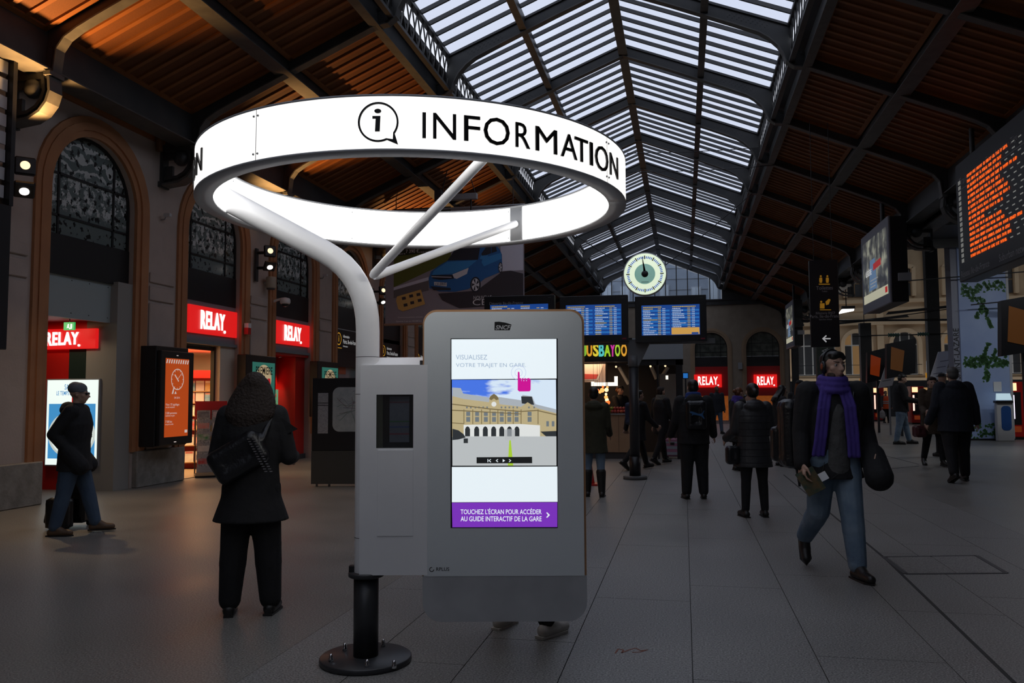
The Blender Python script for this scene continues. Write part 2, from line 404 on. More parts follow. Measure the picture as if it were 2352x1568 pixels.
# ---- the left wall
wall_l = struct('wall_left', 'pale plaster arcade wall with tan arch mouldings along the shops', 'wall')
HI, HO = 1.008, 1.33; ZS = 4.78                      # arch half widths, springing height
YC = lambda k: 11.712+k*BAY
KW0, KW1 = -9, 12
ZT = 7.0
def arch_opening_wall(mb, yc, half, hi, zs, zt, th, m):
    """wall slab from -half to +half about yc (local y), z 0..zt, with an arched opening; local x 0 is the face, -th the back"""
    n = 16; A = [(hi*math.cos(PI-PI*i/n), zs+hi*math.sin(PI*i/n)) for i in range(n+1)]
    for x, flip in ((0, False), (-th, True)):
        vs = []; fs = []
        def q(*p):
            o = len(vs); vs.extend([(x, yc+a, z) for a, z in p]); fs.append(tuple(range(o, o+len(p))))
        q((-half, 0), (-hi, 0), (-hi, zs), (-half, zs)); q((hi, 0), (half, 0), (half, zs), (hi, zs))
        q((-half, zs), (-hi, zs), *[A[i] for i in range(1, n//2+1)], (0, zt), (-half, zt)); q((half, zt), (0, zt), *[A[i] for i in range(n//2, n)], (hi, zs), (half, zs))
        mb.raw(vs, fs, m)
    path = [(-hi, 0)] + A + [(hi, 0)]; vs = []; fs = []
    for a, z in path: vs += [(0, yc+a, z), (-th, yc+a, z)]
    for i in range(len(path)-1): fs.append((2*i, 2*i+2, 2*i+3, 2*i+1))
    mb.raw(vs, fs, m)
def surround(mb, yc, hi, ho, zb, zs, m, t=.07):
    """stepped moulding around an arch"""
    n = 18
    for r0, r1, d in ((hi-.005, hi+.10, t*.55), (hi+.10, hi+.22, t), (hi+.22, ho, t*.7)):
        pi = [(-r0, zb)]+[(r0*math.cos(PI-PI*i/n), zs+r0*math.sin(PI*i/n)) for i in range(n+1)]+[(r0, zb)]
        po = [(-r1, zb)]+[(r1*math.cos(PI-PI*i/n), zs+r1*math.sin(PI*i/n)) for i in range(n+1)]+[(r1, zb)]
        vs = []; fs = []
        for (a, z), (b, w) in zip(pi, po): vs += [(-.02, yc+a, z), (d, yc+a, z), (d, yc+b, w), (-.02, yc+b, w)]
        for i in range(len(pi)-1):
            for j in range(4): fs.append((4*i+j, 4*i+(j+1) % 4, 4*i+4+(j+1) % 4, 4*i+4+j))
        e = 4*(len(pi)-1); fs += [(0, 3, 2, 1), (e, e+1, e+2, e+3)]
        mb.raw(vs, fs, m)
half = BAY/2
for k in range(KW0, KW1):
    b = MB(PLASTER); arch_opening_wall(b, 0, half, HI, ZS, ZT, .5, PLASTER); b.build('wall_bay', wall_l, (WL, YC(k), 0), fix=False)
    b = MB(TAN); surround(b, 0, HI, HO, .62, ZS, TAN); b.build('arch_moulding', wall_l, (WL, YC(k), 0))
    # pier dressing: grooved blocks, stone plinth
    yp = YC(k)-BAY/2
    b = MB(PLASTER)
    for z0, z1 in ((3.62, 3.80), (3.30, 3.56), (.62, 3.25)): b.box((0, -.36, z0), (.035, .36, z1))
    b.build('pier_block', wall_l, (WL, yp, 0), bevel=.012)
    MB(STONE).box((-.45, -.70, 0), (.10, .70, .63)).build('plinth_stone', wall_l, (WL, yp, 0), bevel=.015)
# cornice
b = MB(WOOD); b.prism([(WL-.05, 6.2), (WL+.06, 6.2), (WL+.10, 6.28), (WL+.10, 6.36), (WL+.2, 6.42), (WL+.2, 6.5), (WL+.28, 6.56), (WL+.28, 6.64), (WL-.05, 6.64)], YB, YE, WOOD, 'xz')
b.build('trim_1', wall_l)
# console brackets with scroll, under every rafter foot (left wall and right beam)
def console_mesh():
    b = MB(IRON); zt = SOF[-1][1]; x1 = .70
    b.box((0, -.05, zt-.05), (x1, .05, zt+.4)); b.box((0, -.09, zt-.62), (.06, .09, zt+.02))
    c = [(x1, zt), (x1+.02, zt-.12), (x1+.03, zt-.25), (x1-.02, zt-.40), (x1-.13, zt-.53), (x1-.30, zt-.62), (.06, zt-.66)]
    b.strip(c, .24, .04, IRON2)
    b.strip([(p[0]*.78+.03, zt+(p[1]-zt)*.78-.03) for p in c], .14, .05)
    b.ball((x1*.55, 0, zt-.16), (.15, .12, .15))
    b.box((.05, -.03, zt-.18), (x1-.05, .03, zt)); b.box((.05, -.03, zt-.6), (.22, .03, zt-.3))
    b.box((-.02, -.14, zt-.70), (.05, .14, zt-.60)); b.box((x1-.05, -.14, zt-.03), (x1+.06, .14, zt+.03), IRON2)
    me = b.mesh('console_bracket'); bm = bmesh.new(); bm.from_mesh(me); bmesh.ops.recalc_face_normals(bm, faces=bm.faces); bm.to_mesh(me); bm.free(); return me
CON = console_mesh()
for k in range(K0, K1+1):
    put('console_bracket', CON, ceiling, (WL, YK(k), 0))
    o = put('console_bracket', CON, ceiling, (AX+8.0, YK(k), 0)); o.rotation_euler = (0, 0, PI)
# ---- enclosing walls and daylight screens
wb = struct('wall_back', 'plain wall closing the near end of the hall', 'wall')
MB(PLASTER).box((-13, YB-.6, 0), (34, YB-.1, 11)).build('wall_slab', wb)
wr = struct('wall_right', 'dark wall beyond the platforms', 'wall')
MB(DARK).box((33, YB-1, 0), (33.4, 76, 14)).build('wall_slab', wr)
bk = MB(DARK)
bk.box((-13.2, YB-.2, 0), (-12.9, YE+.5, 7.2)).box((-13.2, YB-.2, 6.95), (WL-.4, YE+.5, 7.15))
bk.build('rear_partition', wall_l)
# platform roof right of the hall: dark boarding on trusses
pr = struct('trim_2', 'dark platform roof to the right of the hall', 'roof')
MB(DARK).box((XR+.3, YB-.5, 6.75), (33.2, 31, 6.9)).build('boarding', pr)
for y in range(14, 31, 4): MB(IRON).box((XR+.3, y-.08, 6.45), (33, y+.08, 6.76)).build('truss', pr)
# unseen high train shed beyond it; two glazed bands sized to light the building
SHG = glass('shed_pane', (.8, .83, .86), .9, .2)
for y0, y1, m, n in ((31, 40, DARK, 'shed_boarding'), (40, 45, SHG, 'shed_glazing'), (45, 56, DARK, 'shed_boarding'), (56, 66, SHG, 'shed_glazing'), (66, 74, DARK, 'shed_boarding')):
    MB(m).box((XR+.4, y0, 14.6), (33.2, y1, 14.7)).build(n, pr)
MB(DARK).box((XR+.4, 30.9, 6.75), (33.2, 31, 14.7)).build('shed_screen', pr)
MB(DARK).box((XR+.42, 31, 6.7), (XR+.52, 74, 14.7)).build('shed_screen', pr)
# long lattice beam carrying the right rafter feet, and its columns
beam = struct('trim_3', 'long riveted iron beam along the open right side', 'beam')
MB(IRON).box((XR-.12, YB, 6.05), (XR+.12, YE, 6.75)).box((XR-.2, YB, 6.0), (XR+.2, YE, 6.06), IRON2).build('girder', beam)
for k in (-3, 1, 12):
    c = tag(put('iron_column', None, None, (XR, YK(k)-.05, 0)), {-3: 'riveted iron column of the right side near the back wall', 1: 'dark riveted iron column under the near end of the departure board', 12: 'dark iron column at the far corner beside the shop arches'}[k], 'column', kind='structure')
    MB(IRON).box((-.16, -.17, 0), (.16, .17, 6.02)).box((-.2, -.05, 0), (.2, .05, 6.02)).build('shaft', c)
    MB(IRON).box((-.28, -.28, 0), (.28, .28, .35)).build('foot', c, bevel=.03)
    MB(IRON2).box((-.27, -.27, 5.75), (.27, .27, 6.02)).build('capital', c, bevel=.04)

# ---- gable at the far end: glazed lunette on a transom, house behind it
wf = struct('wall_far', 'far end wall with shop arches below and glazed gable above', 'wall')
GZ = 7.42
EW = MB(PLASTER)
ewm = mat('end_wall_render', (.34, .28, .22), .85, noise=(.28, .23, .18), nscale=2)
half_ = 1.52
XE = [1.68+3.07*i for i in range(-4, 2)]
for i, xc in enumerate(XE):
    b = MB(ewm); arch_opening_wall(b, 0, 1.535, .98, 4.42, GZ-.3, .5, ewm)
    o = b.build('wall_bay', wf, (xc, YE, 0), rz=-PI/2, fix=False)
    b = MB(mat('end_wall_moulding', (.36, .25, .16), .8)); surround(b, 0, .98, 1.25, .5, 4.42, b.cur); b.build('arch_moulding', wf, (xc, YE, 0), rz=-PI/2)
MB(ewm).box((XE[0]-1.535, YE, 0), (WL-.6, YE+.5, GZ-.3)).build('wall_slab', wf)
MB(IRON).box((WL-.6, YE-.1, GZ-.32), (XR+.3, YE+.25, GZ)).box((WL-.6, YE-.16, GZ-.05), (XR+.3, YE+.3, GZ+.03)).build('transom', wf)
MB(DARK).box((XE[-1]+1.53, YE-.1, 0), (XR-.3, YE+.4, GZ-.3)).build('corner_pier', wf)
GPANE = glass('gable_pane', (.80, .86, .93), .9, .1)
gx = [AX-3.7+i*7.4/11 for i in range(12)]
for i in range(11):
    a, b_ = gx[i]+.02, gx[i+1]-.02
    top = lambda x: (zr(abs(x-AX)) - .12) if abs(x-AX) < 3.3 else zr(3.3)-.12-(abs(x-AX)-3.3)*1.6
    MB(GPANE).prism([(a, GZ), (b_, GZ), (b_, top(b_)), ((a+b_)/2, max(top((a+b_)/2), GZ+.1)), (a, top(a))], YE+.02, YE+.03, GPANE, 'xz').build('gable_pane', wf)
    MB(IRON).box((gx[i]-.03, YE-.02, GZ), (gx[i]+.03, YE+.06, top(gx[i])+.1)).build('mullion', wf)
for s in (-1, 1):   # solid boarded corners of the gable outside the lantern
    MB(IRON).prism([(AX+s*3.75, GZ), (AX+s*3.75, zr(3.8)+.3), (AX+s*5.7, zr(5.7)+.3), (AX+s*5.7, GZ)], YE, YE+.1, IRON, 'xz').build('gable_board', wf)
    MB(IRON).prism([(AX+s*5.7, GZ-.3), (AX+s*5.7, zr(5.7)+.35), (AX+s*8.8, zr(8.8)+.35), (AX+s*8.8, 5.9), (AX+s*7.9, 5.9)], YE+.02, YE+.12, IRON, 'xz').build('gable_board', wf)
hb = tag(put('rear_building', None, None, (0, 58, 0)), 'grey-blue rendered house seen through the glazed gable behind the clock', 'building')
HBM = mat('house_render', (.42, .46, .52), .9, noise=(.36, .40, .46), nscale=.6)
MB(HBM).box((-12, 0, 0), (6.3, 6, 11.0)).build('wall', hb)
HBW = mat('house_window', (.75, .8, .85), .2)
for x, z0, z1 in ((-5.1, 7.2, 9.3), (-3.9, 7.9, 9.2), (.95, 8.1, 9.0), (2.1, 7.5, 9.9), (3.1, 7.2, 9.9), (-1.2, 7.6, 9.2)):
    f = MB(LGREY).box((x-.34, -.06, z0), (x+.34, .02, z1)).build('window_frame', hb); MB(HBW).box((x-.27, -.09, z0+.07), (x-.02, -.05, z1-.07)).build('pane', f); MB(HBW).box((x+.02, -.09, z0+.07), (x+.27, -.05, z1-.07)).build('pane', f)
for j in range(5): MB(GREY).box((-12, -.04, 7.3+j*.75), (6.3, .0, 7.34+j*.75)).build('string_course', hb)

# ---- left bays: arched etched-glass windows, black panels
def etched(name):
    """dark glass with a pale etched townscape: large blotches cut by fine wavy lines"""
    m = mat(name, (.03, .035, .035), .25, spec=.6); nt = m.node_tree; b = nt.nodes['Principled BSDF']
    tc = nt.nodes.new('ShaderNodeTexCoord'); sep = nt.nodes.new('ShaderNodeSeparateXYZ'); nt.links.new(tc.outputs['Object'], sep.inputs[0])
    n = nt.nodes.new('ShaderNodeTexNoise'); n.inputs['Scale'].default_value = 5.5; n.inputs['Detail'].default_value = 7; n.inputs['Roughness'].default_value = .75; nt.links.new(tc.outputs['Object'], n.inputs['Vector'])
    w = nt.nodes.new('ShaderNodeTexWave'); w.bands_direction = 'Z'; w.inputs['Scale'].default_value = 1.6; w.inputs['Distortion'].default_value = 9; w.inputs['Detail'].default_value = 3; w.inputs['Detail Scale'].default_value = 2.2; nt.links.new(tc.outputs['Object'], w.inputs['Vector'])
    r1 = nt.nodes.new('ShaderNodeValToRGB'); e = r1.color_ramp.elements; e[0].position = .50; e[0].color = (0, 0, 0, 1); e[1].position = .53; e[1].color = (1, 1, 1, 1); nt.links.new(n.outputs[0], r1.inputs[0])
    r2 = nt.nodes.new('ShaderNodeValToRGB'); e = r2.color_ramp.elements; e[0].position = .62; e[0].color = (0, 0, 0, 1); e[1].position = .66; e[1].color = (1, 1, 1, 1); nt.links.new(w.outputs[0], r2.inputs[0])
    # low part: water (plain), middle: houses (noise), top: clouds (waves)
    rz_ = nt.nodes.new('ShaderNodeMapRange'); rz_.inputs[1].default_value = 4.45; rz_.inputs[2].default_value = 4.6; nt.links.new(sep.outputs['Z'], rz_.inputs[0])
    rt = nt.nodes.new('ShaderNodeMapRange'); rt.inputs[1].default_value = 5.0; rt.inputs[2].default_value = 5.2; nt.links.new(sep.outputs['Z'], rt.inputs[0])
    m1 = nt.nodes.new('ShaderNodeMix'); m1.data_type = 'RGBA'; nt.links.new(rt.outputs[0], m1.inputs[0]); nt.links.new(r1.outputs[0], m1.inputs[6]); nt.links.new(r2.outputs[0], m1.inputs[7])
    mu = nt.nodes.new('ShaderNodeMath'); mu.operation = 'MULTIPLY'; nt.links.new(m1.outputs[2], mu.inputs[0]); nt.links.new(rz_.outputs[0], mu.inputs[1])
    m2 = nt.nodes.new('ShaderNodeMix'); m2.data_type = 'RGBA'; nt.links.new(mu.outputs[0], m2.inputs[0]); m2.inputs[6].default_value = (.15, .19, .185, 1); m2.inputs[7].default_value = (.62, .66, .65, 1)
    # dark strokes over everything
    n2 = nt.nodes.new('ShaderNodeTexNoise'); n2.inputs['Scale'].default_value = 9; n2.inputs['Detail'].default_value = 5; nt.links.new(tc.outputs['Object'], n2.inputs['Vector'])
    r3 = nt.nodes.new('ShaderNodeValToRGB'); e = r3.color_ramp.elements; e[0].position = .40; e[0].color = (0, 0, 0, 1); e[1].position = .43; e[1].color = (1, 1, 1, 1); nt.links.new(n2.outputs[0], r3.inputs[0])
    m3 = nt.nodes.new('ShaderNodeMix'); m3.data_type = 'RGBA'; nt.links.new(r3.outputs[0], m3.inputs[0]); m3.inputs[6].default_value = (.012, .013, .013, 1); nt.links.new(m2.outputs[2], m3.inputs[7])
    nt.links.new(m3.outputs[2], b.inputs['Base Color'])
    return m
ETCH = etched('etched_glass')
def arch_window(name, label, hi, z0, zs, loc, rz=0, etch=ETCH, cat='window'):
    w = tag(put(name, None, None, loc, rz), label, cat, kind='structure')
    cols = [-hi, -hi*.66, hi*.60, hi]; rows = [z0, z0+.30, zs+.28, zs+hi]
    n = 6
    f = MB(BLACK)
    def topz(y): return zs+math.sqrt(max(0, hi*hi-y*y))
    for i in range(3):
        for j in range(3):
            a, b_ = cols[i]+.015, cols[i+1]-.015; za, zb = rows[j]+.015, rows[j+1]-.015
            pts = [(a+(b_-a)*t/n, min(zb, topz(a+(b_-a)*t/n)-.012)) for t in range(n+1)]
            pts = [(y, max(z, za)) for y, z in pts]
            if max(z for _, z in pts)-za < .03: continue
            poly = [(a, za), (b_, za)] + pts[::-1]
            MB(etch).prism(poly, -.006, .006, etch, 'yz').build('pane', w)
    for y in cols[1:3]: f.box((-.02, y-.018, z0), (.03, y+.018, topz(y)))
    for z in rows[1:3]:
        h = hi if z <= zs else math.sqrt(max(.01, hi*hi-(z-zs)**2)); f.box((-.02, -h, z-.018), (.03, h, z+.018))
    f.strip([(-hi+.02, z0), (-hi+.02, zs)]+[((hi-.02)*math.cos(PI-PI*i/16), zs+(hi-.02)*math.sin(PI*i/16)) for i in range(1, 16)]+[(hi-.02, zs), (hi-.02, z0)], .08, .05, BLACK, 'x')
    f.build('mullion', w)
    MB(BLACK).box((-.04, -hi, z0-.62), (.05, hi, z0)).build('lower_panel', w)
    return w
WN = 0
ordn = ['first', 'second', 'third', 'fourth', 'fifth', 'sixth', 'seventh', 'eighth', 'ninth', 'tenth', 'eleventh', 'twelfth']
for k in range(-1, 12):
    WN += 1
    nm = 'arched window with etched town view behind the viewer' if k < 0 else 'arched window with etched town view in the left wall, %s arch counted from the man in the beanie' % ordn[k]
    arch_window('window_%d' % WN, nm, HI, 4.10, ZS, (WL-.16, YC(k), 0))
    if k > 3:   # far bays: dark shop front below
        MB(BLACK).box((-.02, -HI, 2.7), (.04, HI, 3.50)).build('fascia', wall_l, (WL-.16, YC(k), 0))
        MB(mat('far_shop_glass', (.06, .07, .08), .15)).box((-.02, -HI, 0), (.02, HI, 2.7)).build('shop_glass', wall_l, (WL-.2, YC(k), 0))
for k in range(-9, -1): MB(BLACK).box((-.02, -HI, 0), (.04, HI, 5.8)).build('shutter', wall_l, (WL-.2, YC(k), 0))

# ---- far end arches: windows and red shop fronts
REDP = mat('red_panel', (.42, .012, .012), .4)
ETCH2 = mat('far_etched_glass', (.03, .035, .03), .3, noise=(.11, .12, .10), nscale=3)
for i, xc in enumerate(XE[2:]):
    WN += 1
    arch_window('window_%d' % WN, 'arched dark window in the far end wall, %s arch counted from the right-hand corner' % ordn[3-i], .98, 3.9, 4.42, (xc, YE+.15, 0), -PI/2, ETCH2)
    MB(REDP).box((xc-.98, YE+.05, 1.5), (xc+.98, YE+.12, 3.3)).build('red_fascia', wf)
    MB(mat('shop_glow', (.3, .12, .03), .5, emit=(1., .25, .04), es=.16, noise=(.1, .02, .01), nscale=5)).box((xc-.98, YE+.3, 0), (xc+.98, YE+.34, 1.5)).build('lit_interior', wf)
# ================================================================ THE INFORMATION KIOSK (one standing thing)
KB = fl(840, 1518); KD = KB.dot(_fh)
kiosk = thing('information_kiosk', 'white information post with glowing ring sign, side box and tall touch screen', 'kiosk', KB, YAW)
KM = Matrix.Translation(KB) @ Matrix.Rotation(YAW, 4, 'Z'); KI = KM.inverted()
def KP(px, py, yl):
    """kiosk-local point where the sight line through a photo pixel meets the kiosk plane local y = yl"""
    d = ray(px, py); t = (KD+yl)/d.dot(_fh); return KI @ (EYE + d*t)
KWHITE = mat('kiosk_white', (.84, .84, .86), .38, noise=(.80, .80, .82), nscale=3)
KDARK = mat('kiosk_base_steel', (.035, .036, .04), .4)
pr_ = .0705
MB(KDARK).lathe([(.262, 0), (.268, .006), (.268, .028), (.262, .034), (.0, .036)], n=48).build('base_plate', kiosk)
for i, (px, py) in enumerate(((792, 1487), (760, 1512), (843, 1525), (880, 1478), (905, 1527))):
    p = KI @ on(px, py, 2, .05)
    MB(CHROME).lathe([(.014, .034), (.014, .05), (.011, .054), (.011, .066), (.006, .076), (0, .078)], n=10, c=(p.x, p.y, 0)).build('anchor_bolt', kiosk)
zc = KP(835, 1318, 0).z
MB(KDARK).lathe([(.073, .03), (.073, zc)], n=32).build('lower_pole', kiosk)
MB(KDARK).lathe([(.10, zc-.012), (.105, zc-.008), (.105, zc+.012), (.10, zc+.016)], n=32).box((-.10, -.02, zc), (-.05, .03, zc+.05), BLACK).build('collar', kiosk)
zb = KP(830, 735, 0).z
# ring geometry (world axes): centre, radii, bottom, top
RCW = Vector((-1.572, 4.752, 0)); RO, RI, RZ0, RZ1 = 1.262, 1.166, 2.672, 2.926
def ring_pt(a, r, z): return KI @ Vector((RCW.x+r*math.cos(a), RCW.y+r*math.sin(a), z))
def ring_hit(px, py, r, front=True):
    d = ray(px, py); ox, oy = EYE.x-RCW.x, EYE.y-RCW.y
    A = d.x*d.x+d.y*d.y; B = 2*(ox*d.x+oy*d.y); C = ox*ox+oy*oy-r*r; D = max(B*B-4*A*C, 0)
    t = (-B-math.sqrt(D))/(2*A) if front else (-B+math.sqrt(D))/(2*A); p = EYE+d*t
    return math.atan2(p.y-RCW.y, p.x-RCW.x), p.z
# main tube: column, bend, big arm to the ring's left side
aL = 3.32
e = ring_pt(aL, RI+.01, 2.765); zbend = KP(835, 655, 0).z
path = [Vector((0, 0, zc)), Vector((0, 0, 1.2)), Vector((0, 0, zbend-.28))]
q0, q1, q2 = Vector((0, 0, zbend-.28)), Vector((0, 0, zbend+.06)), Vector((0, 0, zbend+.06)).lerp(e, .30)
for i in range(1, 9): t = i/8; path.append(q0*(1-t)**2+q1*2*t*(1-t)+q2*t*t)
path.append(e)
MB(KWHITE).tube(path, [.0705]*(len(path)-1)+[.070], n=32).build('column_tube', kiosk)
for z in (KP(830, 820, 0).z, KP(830, 905, 0).z, KP(830, 1232, 0).z): MB(DARK).lathe([(.0712, z-.0015), (.0712, z+.0015)], n=32).build('joint_line', kiosk)
st = Vector((.012, 0, zbend+.045))
for (px, py, front) in ((1133, 352, True), (1187, 512, False)):
    a, z = ring_hit(px, py, RI, front); z = min(max(z, RZ0+.05), RZ1-.05) if not front else 2.72
    e2 = ring_pt(a, RI+.005, z if not front else 2.74); d = (e2-st).normalized()
    MB(KWHITE).tube([st+d*.03, st+d*.06, e2-d*.02], [.020, .0265, .0265], n=20).build('ring_arm', kiosk)
    MB(CHROME).tube([e2-d*.025, e2+d*.004], .016, n=12).build('arm_joint', kiosk)
# ring: outer and inner diffuser panels, rims, seams with standoffs
GLOWO = em('ring_glow_outer', (1., .98, .94), 1.35); GLOWI = em('ring_glow_inner', (1., .985, .955), 4.2)
RIM = mat('ring_rim', (.72, .72, .73), .5)
def arcpanel(name, a0, a1, r0, r1, z0, z1, m, n=20, parent=kiosk):
    vs = []; fs = []
    for i in range(n+1):
        a = a0+(a1-a0)*i/n
        for r, z in ((r0, z0), (r1, z0), (r1, z1), (r0, z1)): vs.append(ring_pt(a, r, z))
    for i in range(n):
        for k in range(4): fs.append((4*i+k, 4*i+(k+1) % 4, 4*i+4+(k+1) % 4, 4*i+4+k))
    fs += [(0, 1, 2, 3), (4*n+3, 4*n+2, 4*n+1, 4*n)]
    return MB(m).raw(vs, fs, m, True).build(name, parent)
aS = ring_hit(588, 320, RO)[0]
NSEG = 4
for i in range(NSEG):
    a0, a1 = aS+i*2*PI/NSEG, aS+(i+1)*2*PI/NSEG
    arcpanel('outer_diffuser', a0+.0012, a1-.0012, RO-.006, RO, RZ0+.006, RZ1-.004, GLOWO, 28)
    arcpanel('seam', a0-.0014, a0+.0014, RO-.008, RO+.0006, RZ0+.006, RZ1-.004, LGREY, 1)
    for z in (RZ0+.035, RZ1-.035):
        for e_ in (-.011, .011): c = ring_pt(a0+e_, RO+.003, z); MB(GREY).ball(c, .006, n=8).build('standoff', kiosk)
aI = ring_hit(812, 515, RI, False)[0]; aP = ring_hit(1186, 510, RI, False)[0]; hp = .046
cuts = [aI, aP-hp, aP+hp, aI-2*PI+2.2 if False else aP+hp-2.0, aL-2*PI-.02 if False else aI+1.55]
def norm(a): return a % (2*PI)
cs = sorted(norm(c) for c in (aI, aP-hp, aP+hp, aL-.09, aL+.02, aP-2.05, aP-2.05+2*hp))
for i, c in enumerate(cs):
    c2 = cs[(i+1) % len(cs)]+(2*PI if i == len(cs)-1 else 0)
    plate = any(abs(((c+c2)/2-norm(x)+PI) % (2*PI)-PI) < .03 for x in (aP, aP-2.05+hp))
    arcpanel('mount_plate' if plate else 'inner_diffuser', c+.0016, c2-.0016, RI-.004 if plate else RI, RI+.006, RZ0+.008, RZ1-.004, LGREY if plate else GLOWI, 6 if plate else 20)
    for z in (RZ0+.03, RZ1-.03): MB(GREY).ball(ring_pt(c+.01, RI-.003, z), .005, n=8).build('standoff', kiosk)
arcpanel('ring_bottom', 0, 2*PI, RI-.004, RO+.002, RZ0-.004, RZ0+.006, RIM, 96)
arcpanel('ring_top', 0, 2*PI, RI-.01, RO+.002, RZ1-.004, RZ1+.006, LGREY, 96)
# lettering on the ring, bent to its surface
INK = mat('black_lettering', (.008, .008, .009), .4)
def bent(me, x0, x1, y0, y1, al, ar, zl, zh, m, name, rot=0., depth=.007):
    """letter mesh mapped from its own box to angles al..ar and heights zl..zh on the ring"""
    vs = [];
    for v in me.vertices:
        t = (v.co.x-x0)/(x1-x0); u = (v.co.y-y0)/(y1-y0)
        vs.append(ring_pt(al+(ar-al)*t+rot, RO+.001+(depth if v.co.z > 0 else 0), zl+(zh-zl)*u))
    MB(m).raw(vs, [tuple(p.vertices) for p in me.polygons]).build(name, kiosk)
ext = {}
for ch, a, b_ in (('I', 494, 518), ('N', 565, 718), ('F', 770, 877), ('O', 900, 1073), ('R', 1112, 1208), ('M', 1245, 1387), ('A', 1412, 1520), ('T', 1505, 1592), ('I', 1605, 1624), ('O', 1640, 1725), ('N', 1738, 1790)):
    ext.setdefault('l', []).append((ch, 800+a/2.904, 800+b_/2.904))
zt_, zb_ = ring_hit(975, 259, RO)[1], ring_hit(975, 318, RO)[1]
ytop = lambda px: 259+(px-975)*.16
aN = None
letters = []
for ch, l, r in ext['l']:
    al, ar = ring_hit(l, ytop(l), RO)[0], ring_hit(r, ytop(r), RO)[0]; letters.append((ch, al, ar))
span = letters[-1][2]-letters[0][1]
rot2 = ring_hit(466, 360, RO)[0]-letters[-1][2]
for rot in (0, rot2, -rot2):
    for ch, al, ar in letters:
        me = textmesh(ch, .0, .004, 'LEFT'); xs_ = [v.co.x for v in me.vertices]; ys_ = [v.co.y for v in me.vertices]
        ov = .012 if ch == 'O' else 0
        bent(me, min(xs_), max(xs_), min(ys_), max(ys_), al, ar, zb_-ov*.5, zt_+ov*.5, INK, 'letter', rot)
    # speech-bubble i: ring, tail, dot, stem
    ca, cz = ring_hit(869, 281, RO); rr = (ring_hit(916, 285, RO)[0]-ring_hit(823, 283, RO)[0])/2*RO*1.0
    def lp(x, y, d): return ring_pt(ca+rot+x/RO, RO+.001+d, cz+y)
    def flat(poly, name, holes=None):
        n = len(poly); vs = [lp(x, y, 0) for x, y in poly]+[lp(x, y, .007) for x, y in poly]
        MB(INK).raw(vs, [tuple(range(n)), tuple(range(2*n-1, n-1, -1))]+[(i, (i+1) % n, n+(i+1) % n, n+i) for i in range(n)]).build(name, kiosk)
    N = 40; a_s, a_e = -.62, -1.12+2*PI
    out = [(rr*math.cos(a_s+(a_e-a_s)*i/N), rr*math.sin(a_s+(a_e-a_s)*i/N)) for i in range(N+1)]
    inn = [(x*.905, y*.905) for x, y in out]
    vs = []; fs = []
    tail_o = [(rr*.98, -rr*1.13)]; tail_i = [(rr*.72, -rr*.86)]
    oo = out+tail_o; ii = inn+tail_i; n = len(oo)
    for d in (0, .007): vs += [lp(x, y, d) for x, y in oo]+[lp(x, y, d) for x, y in ii]
    for i in range(n):
        j = (i+1) % n; fs += [(i, j, n+j, n+i), (2*n+i, 3*n+i, 3*n+j, 2*n+j), (i, 2*n+i, 2*n+j, j), (n+i, n+j, 3*n+j, 3*n+i)]
    MB(INK).raw(vs, fs).build('bubble_outline', kiosk)
    flat([(.17*rr*math.cos(2*PI*i/16)-.02*rr, .55*rr+.11*rr*math.sin(2*PI*i/16)) for i in range(16)], 'bubble_dot')
    flat([(-.28*rr, .30*rr), (.11*rr, .30*rr), (.08*rr, -.47*rr), (-.15*rr, -.47*rr), (-.12*rr, .17*rr), (-.28*rr, .17*rr)], 'bubble_stem')
# side box with slanted lid, window and door
yb = -.055
a, c = KP(829, 838, yb), KP(971, 1319, yb)
bx0, bx1, bz0, bz1 = a.x, c.x+.03, c.z, a.z
box = MB(KWHITE); box.box((bx0, yb, bz0), (bx1, .13, bz1))
tz = KP(860, 821, .02).z
box.raw([(bx0, yb, bz1), (bx1, yb, bz1), (bx1, .13, bz1), (bx0, .13, bz1), (bx0+.075, yb+.07, tz), (bx1, yb+.07, tz), (bx1, .13, tz), (bx0+.075, .13, tz)], [(0, 1, 5, 4), (1, 2, 6, 5), (2, 3, 7, 6), (3, 0, 4, 7), (4, 5, 6, 7)])
# recess for the window: four frame pieces in front leave the opening
w0, w1 = KP(866, 906, yb-.012), KP(950, 1028, yb-.012)
bo = box.build('side_box', kiosk, bevel=.004)
fr = MB(KWHITE); f = yb-.035
def fbox(x0, x1, z0, z1): fr.box((x0, f, z0), (x1, yb+.002, z1))
fbox(bx0+.004, w0.x, bz0+.004, bz1-.002); fbox(w1.x, bx1, bz0+.004, bz1-.002); fbox(w0.x, w1.x, w0.z, bz1-.002); fbox(w0.x, w1.x, bz0+.004, w1.z)
fr.build('front_frame', kiosk)
MB(BLACK).box((w0.x-.002, yb-.003, w1.z-.002), (w1.x+.002, yb+.001, w0.z+.002)).build('window_back', kiosk)
MB(mat('brass_inset', (.16, .15, .10), .5)).box((w0.x, yb-.02, w1.z), (w0.x+.035, yb-.003, w0.z)).build('window_reveal', kiosk)
sheet = mat('timetable_sheet', (.30, .30, .34), .6, noise=(.25, .25, .30), nscale=60)
p0, p1 = KP(895, 910, yb-.006), KP(940, 1015, yb-.006)
sh = MB(sheet).box((p0.x, yb-.008, p1.z), (p1.x, yb-.004, p0.z)).build('posted_sheet', kiosk)
for fz, colr in ((.87, (.3, .12, .14)), (.45, (.12, .3, .14)), (.33, (.1, .16, .4)), (.18, (.45, .1, .12))):
    z = p1.z+(p0.z-p1.z)*fz; MB(mat('line_%d' % int(fz*100), colr, .6)).box((p0.x, yb-.009, z-.004), (p1.x, yb-.0085, z+.004)).build('printed_line', sh)
WPANE = glass('kiosk_pane', (.75, .78, .8), .9, .05)
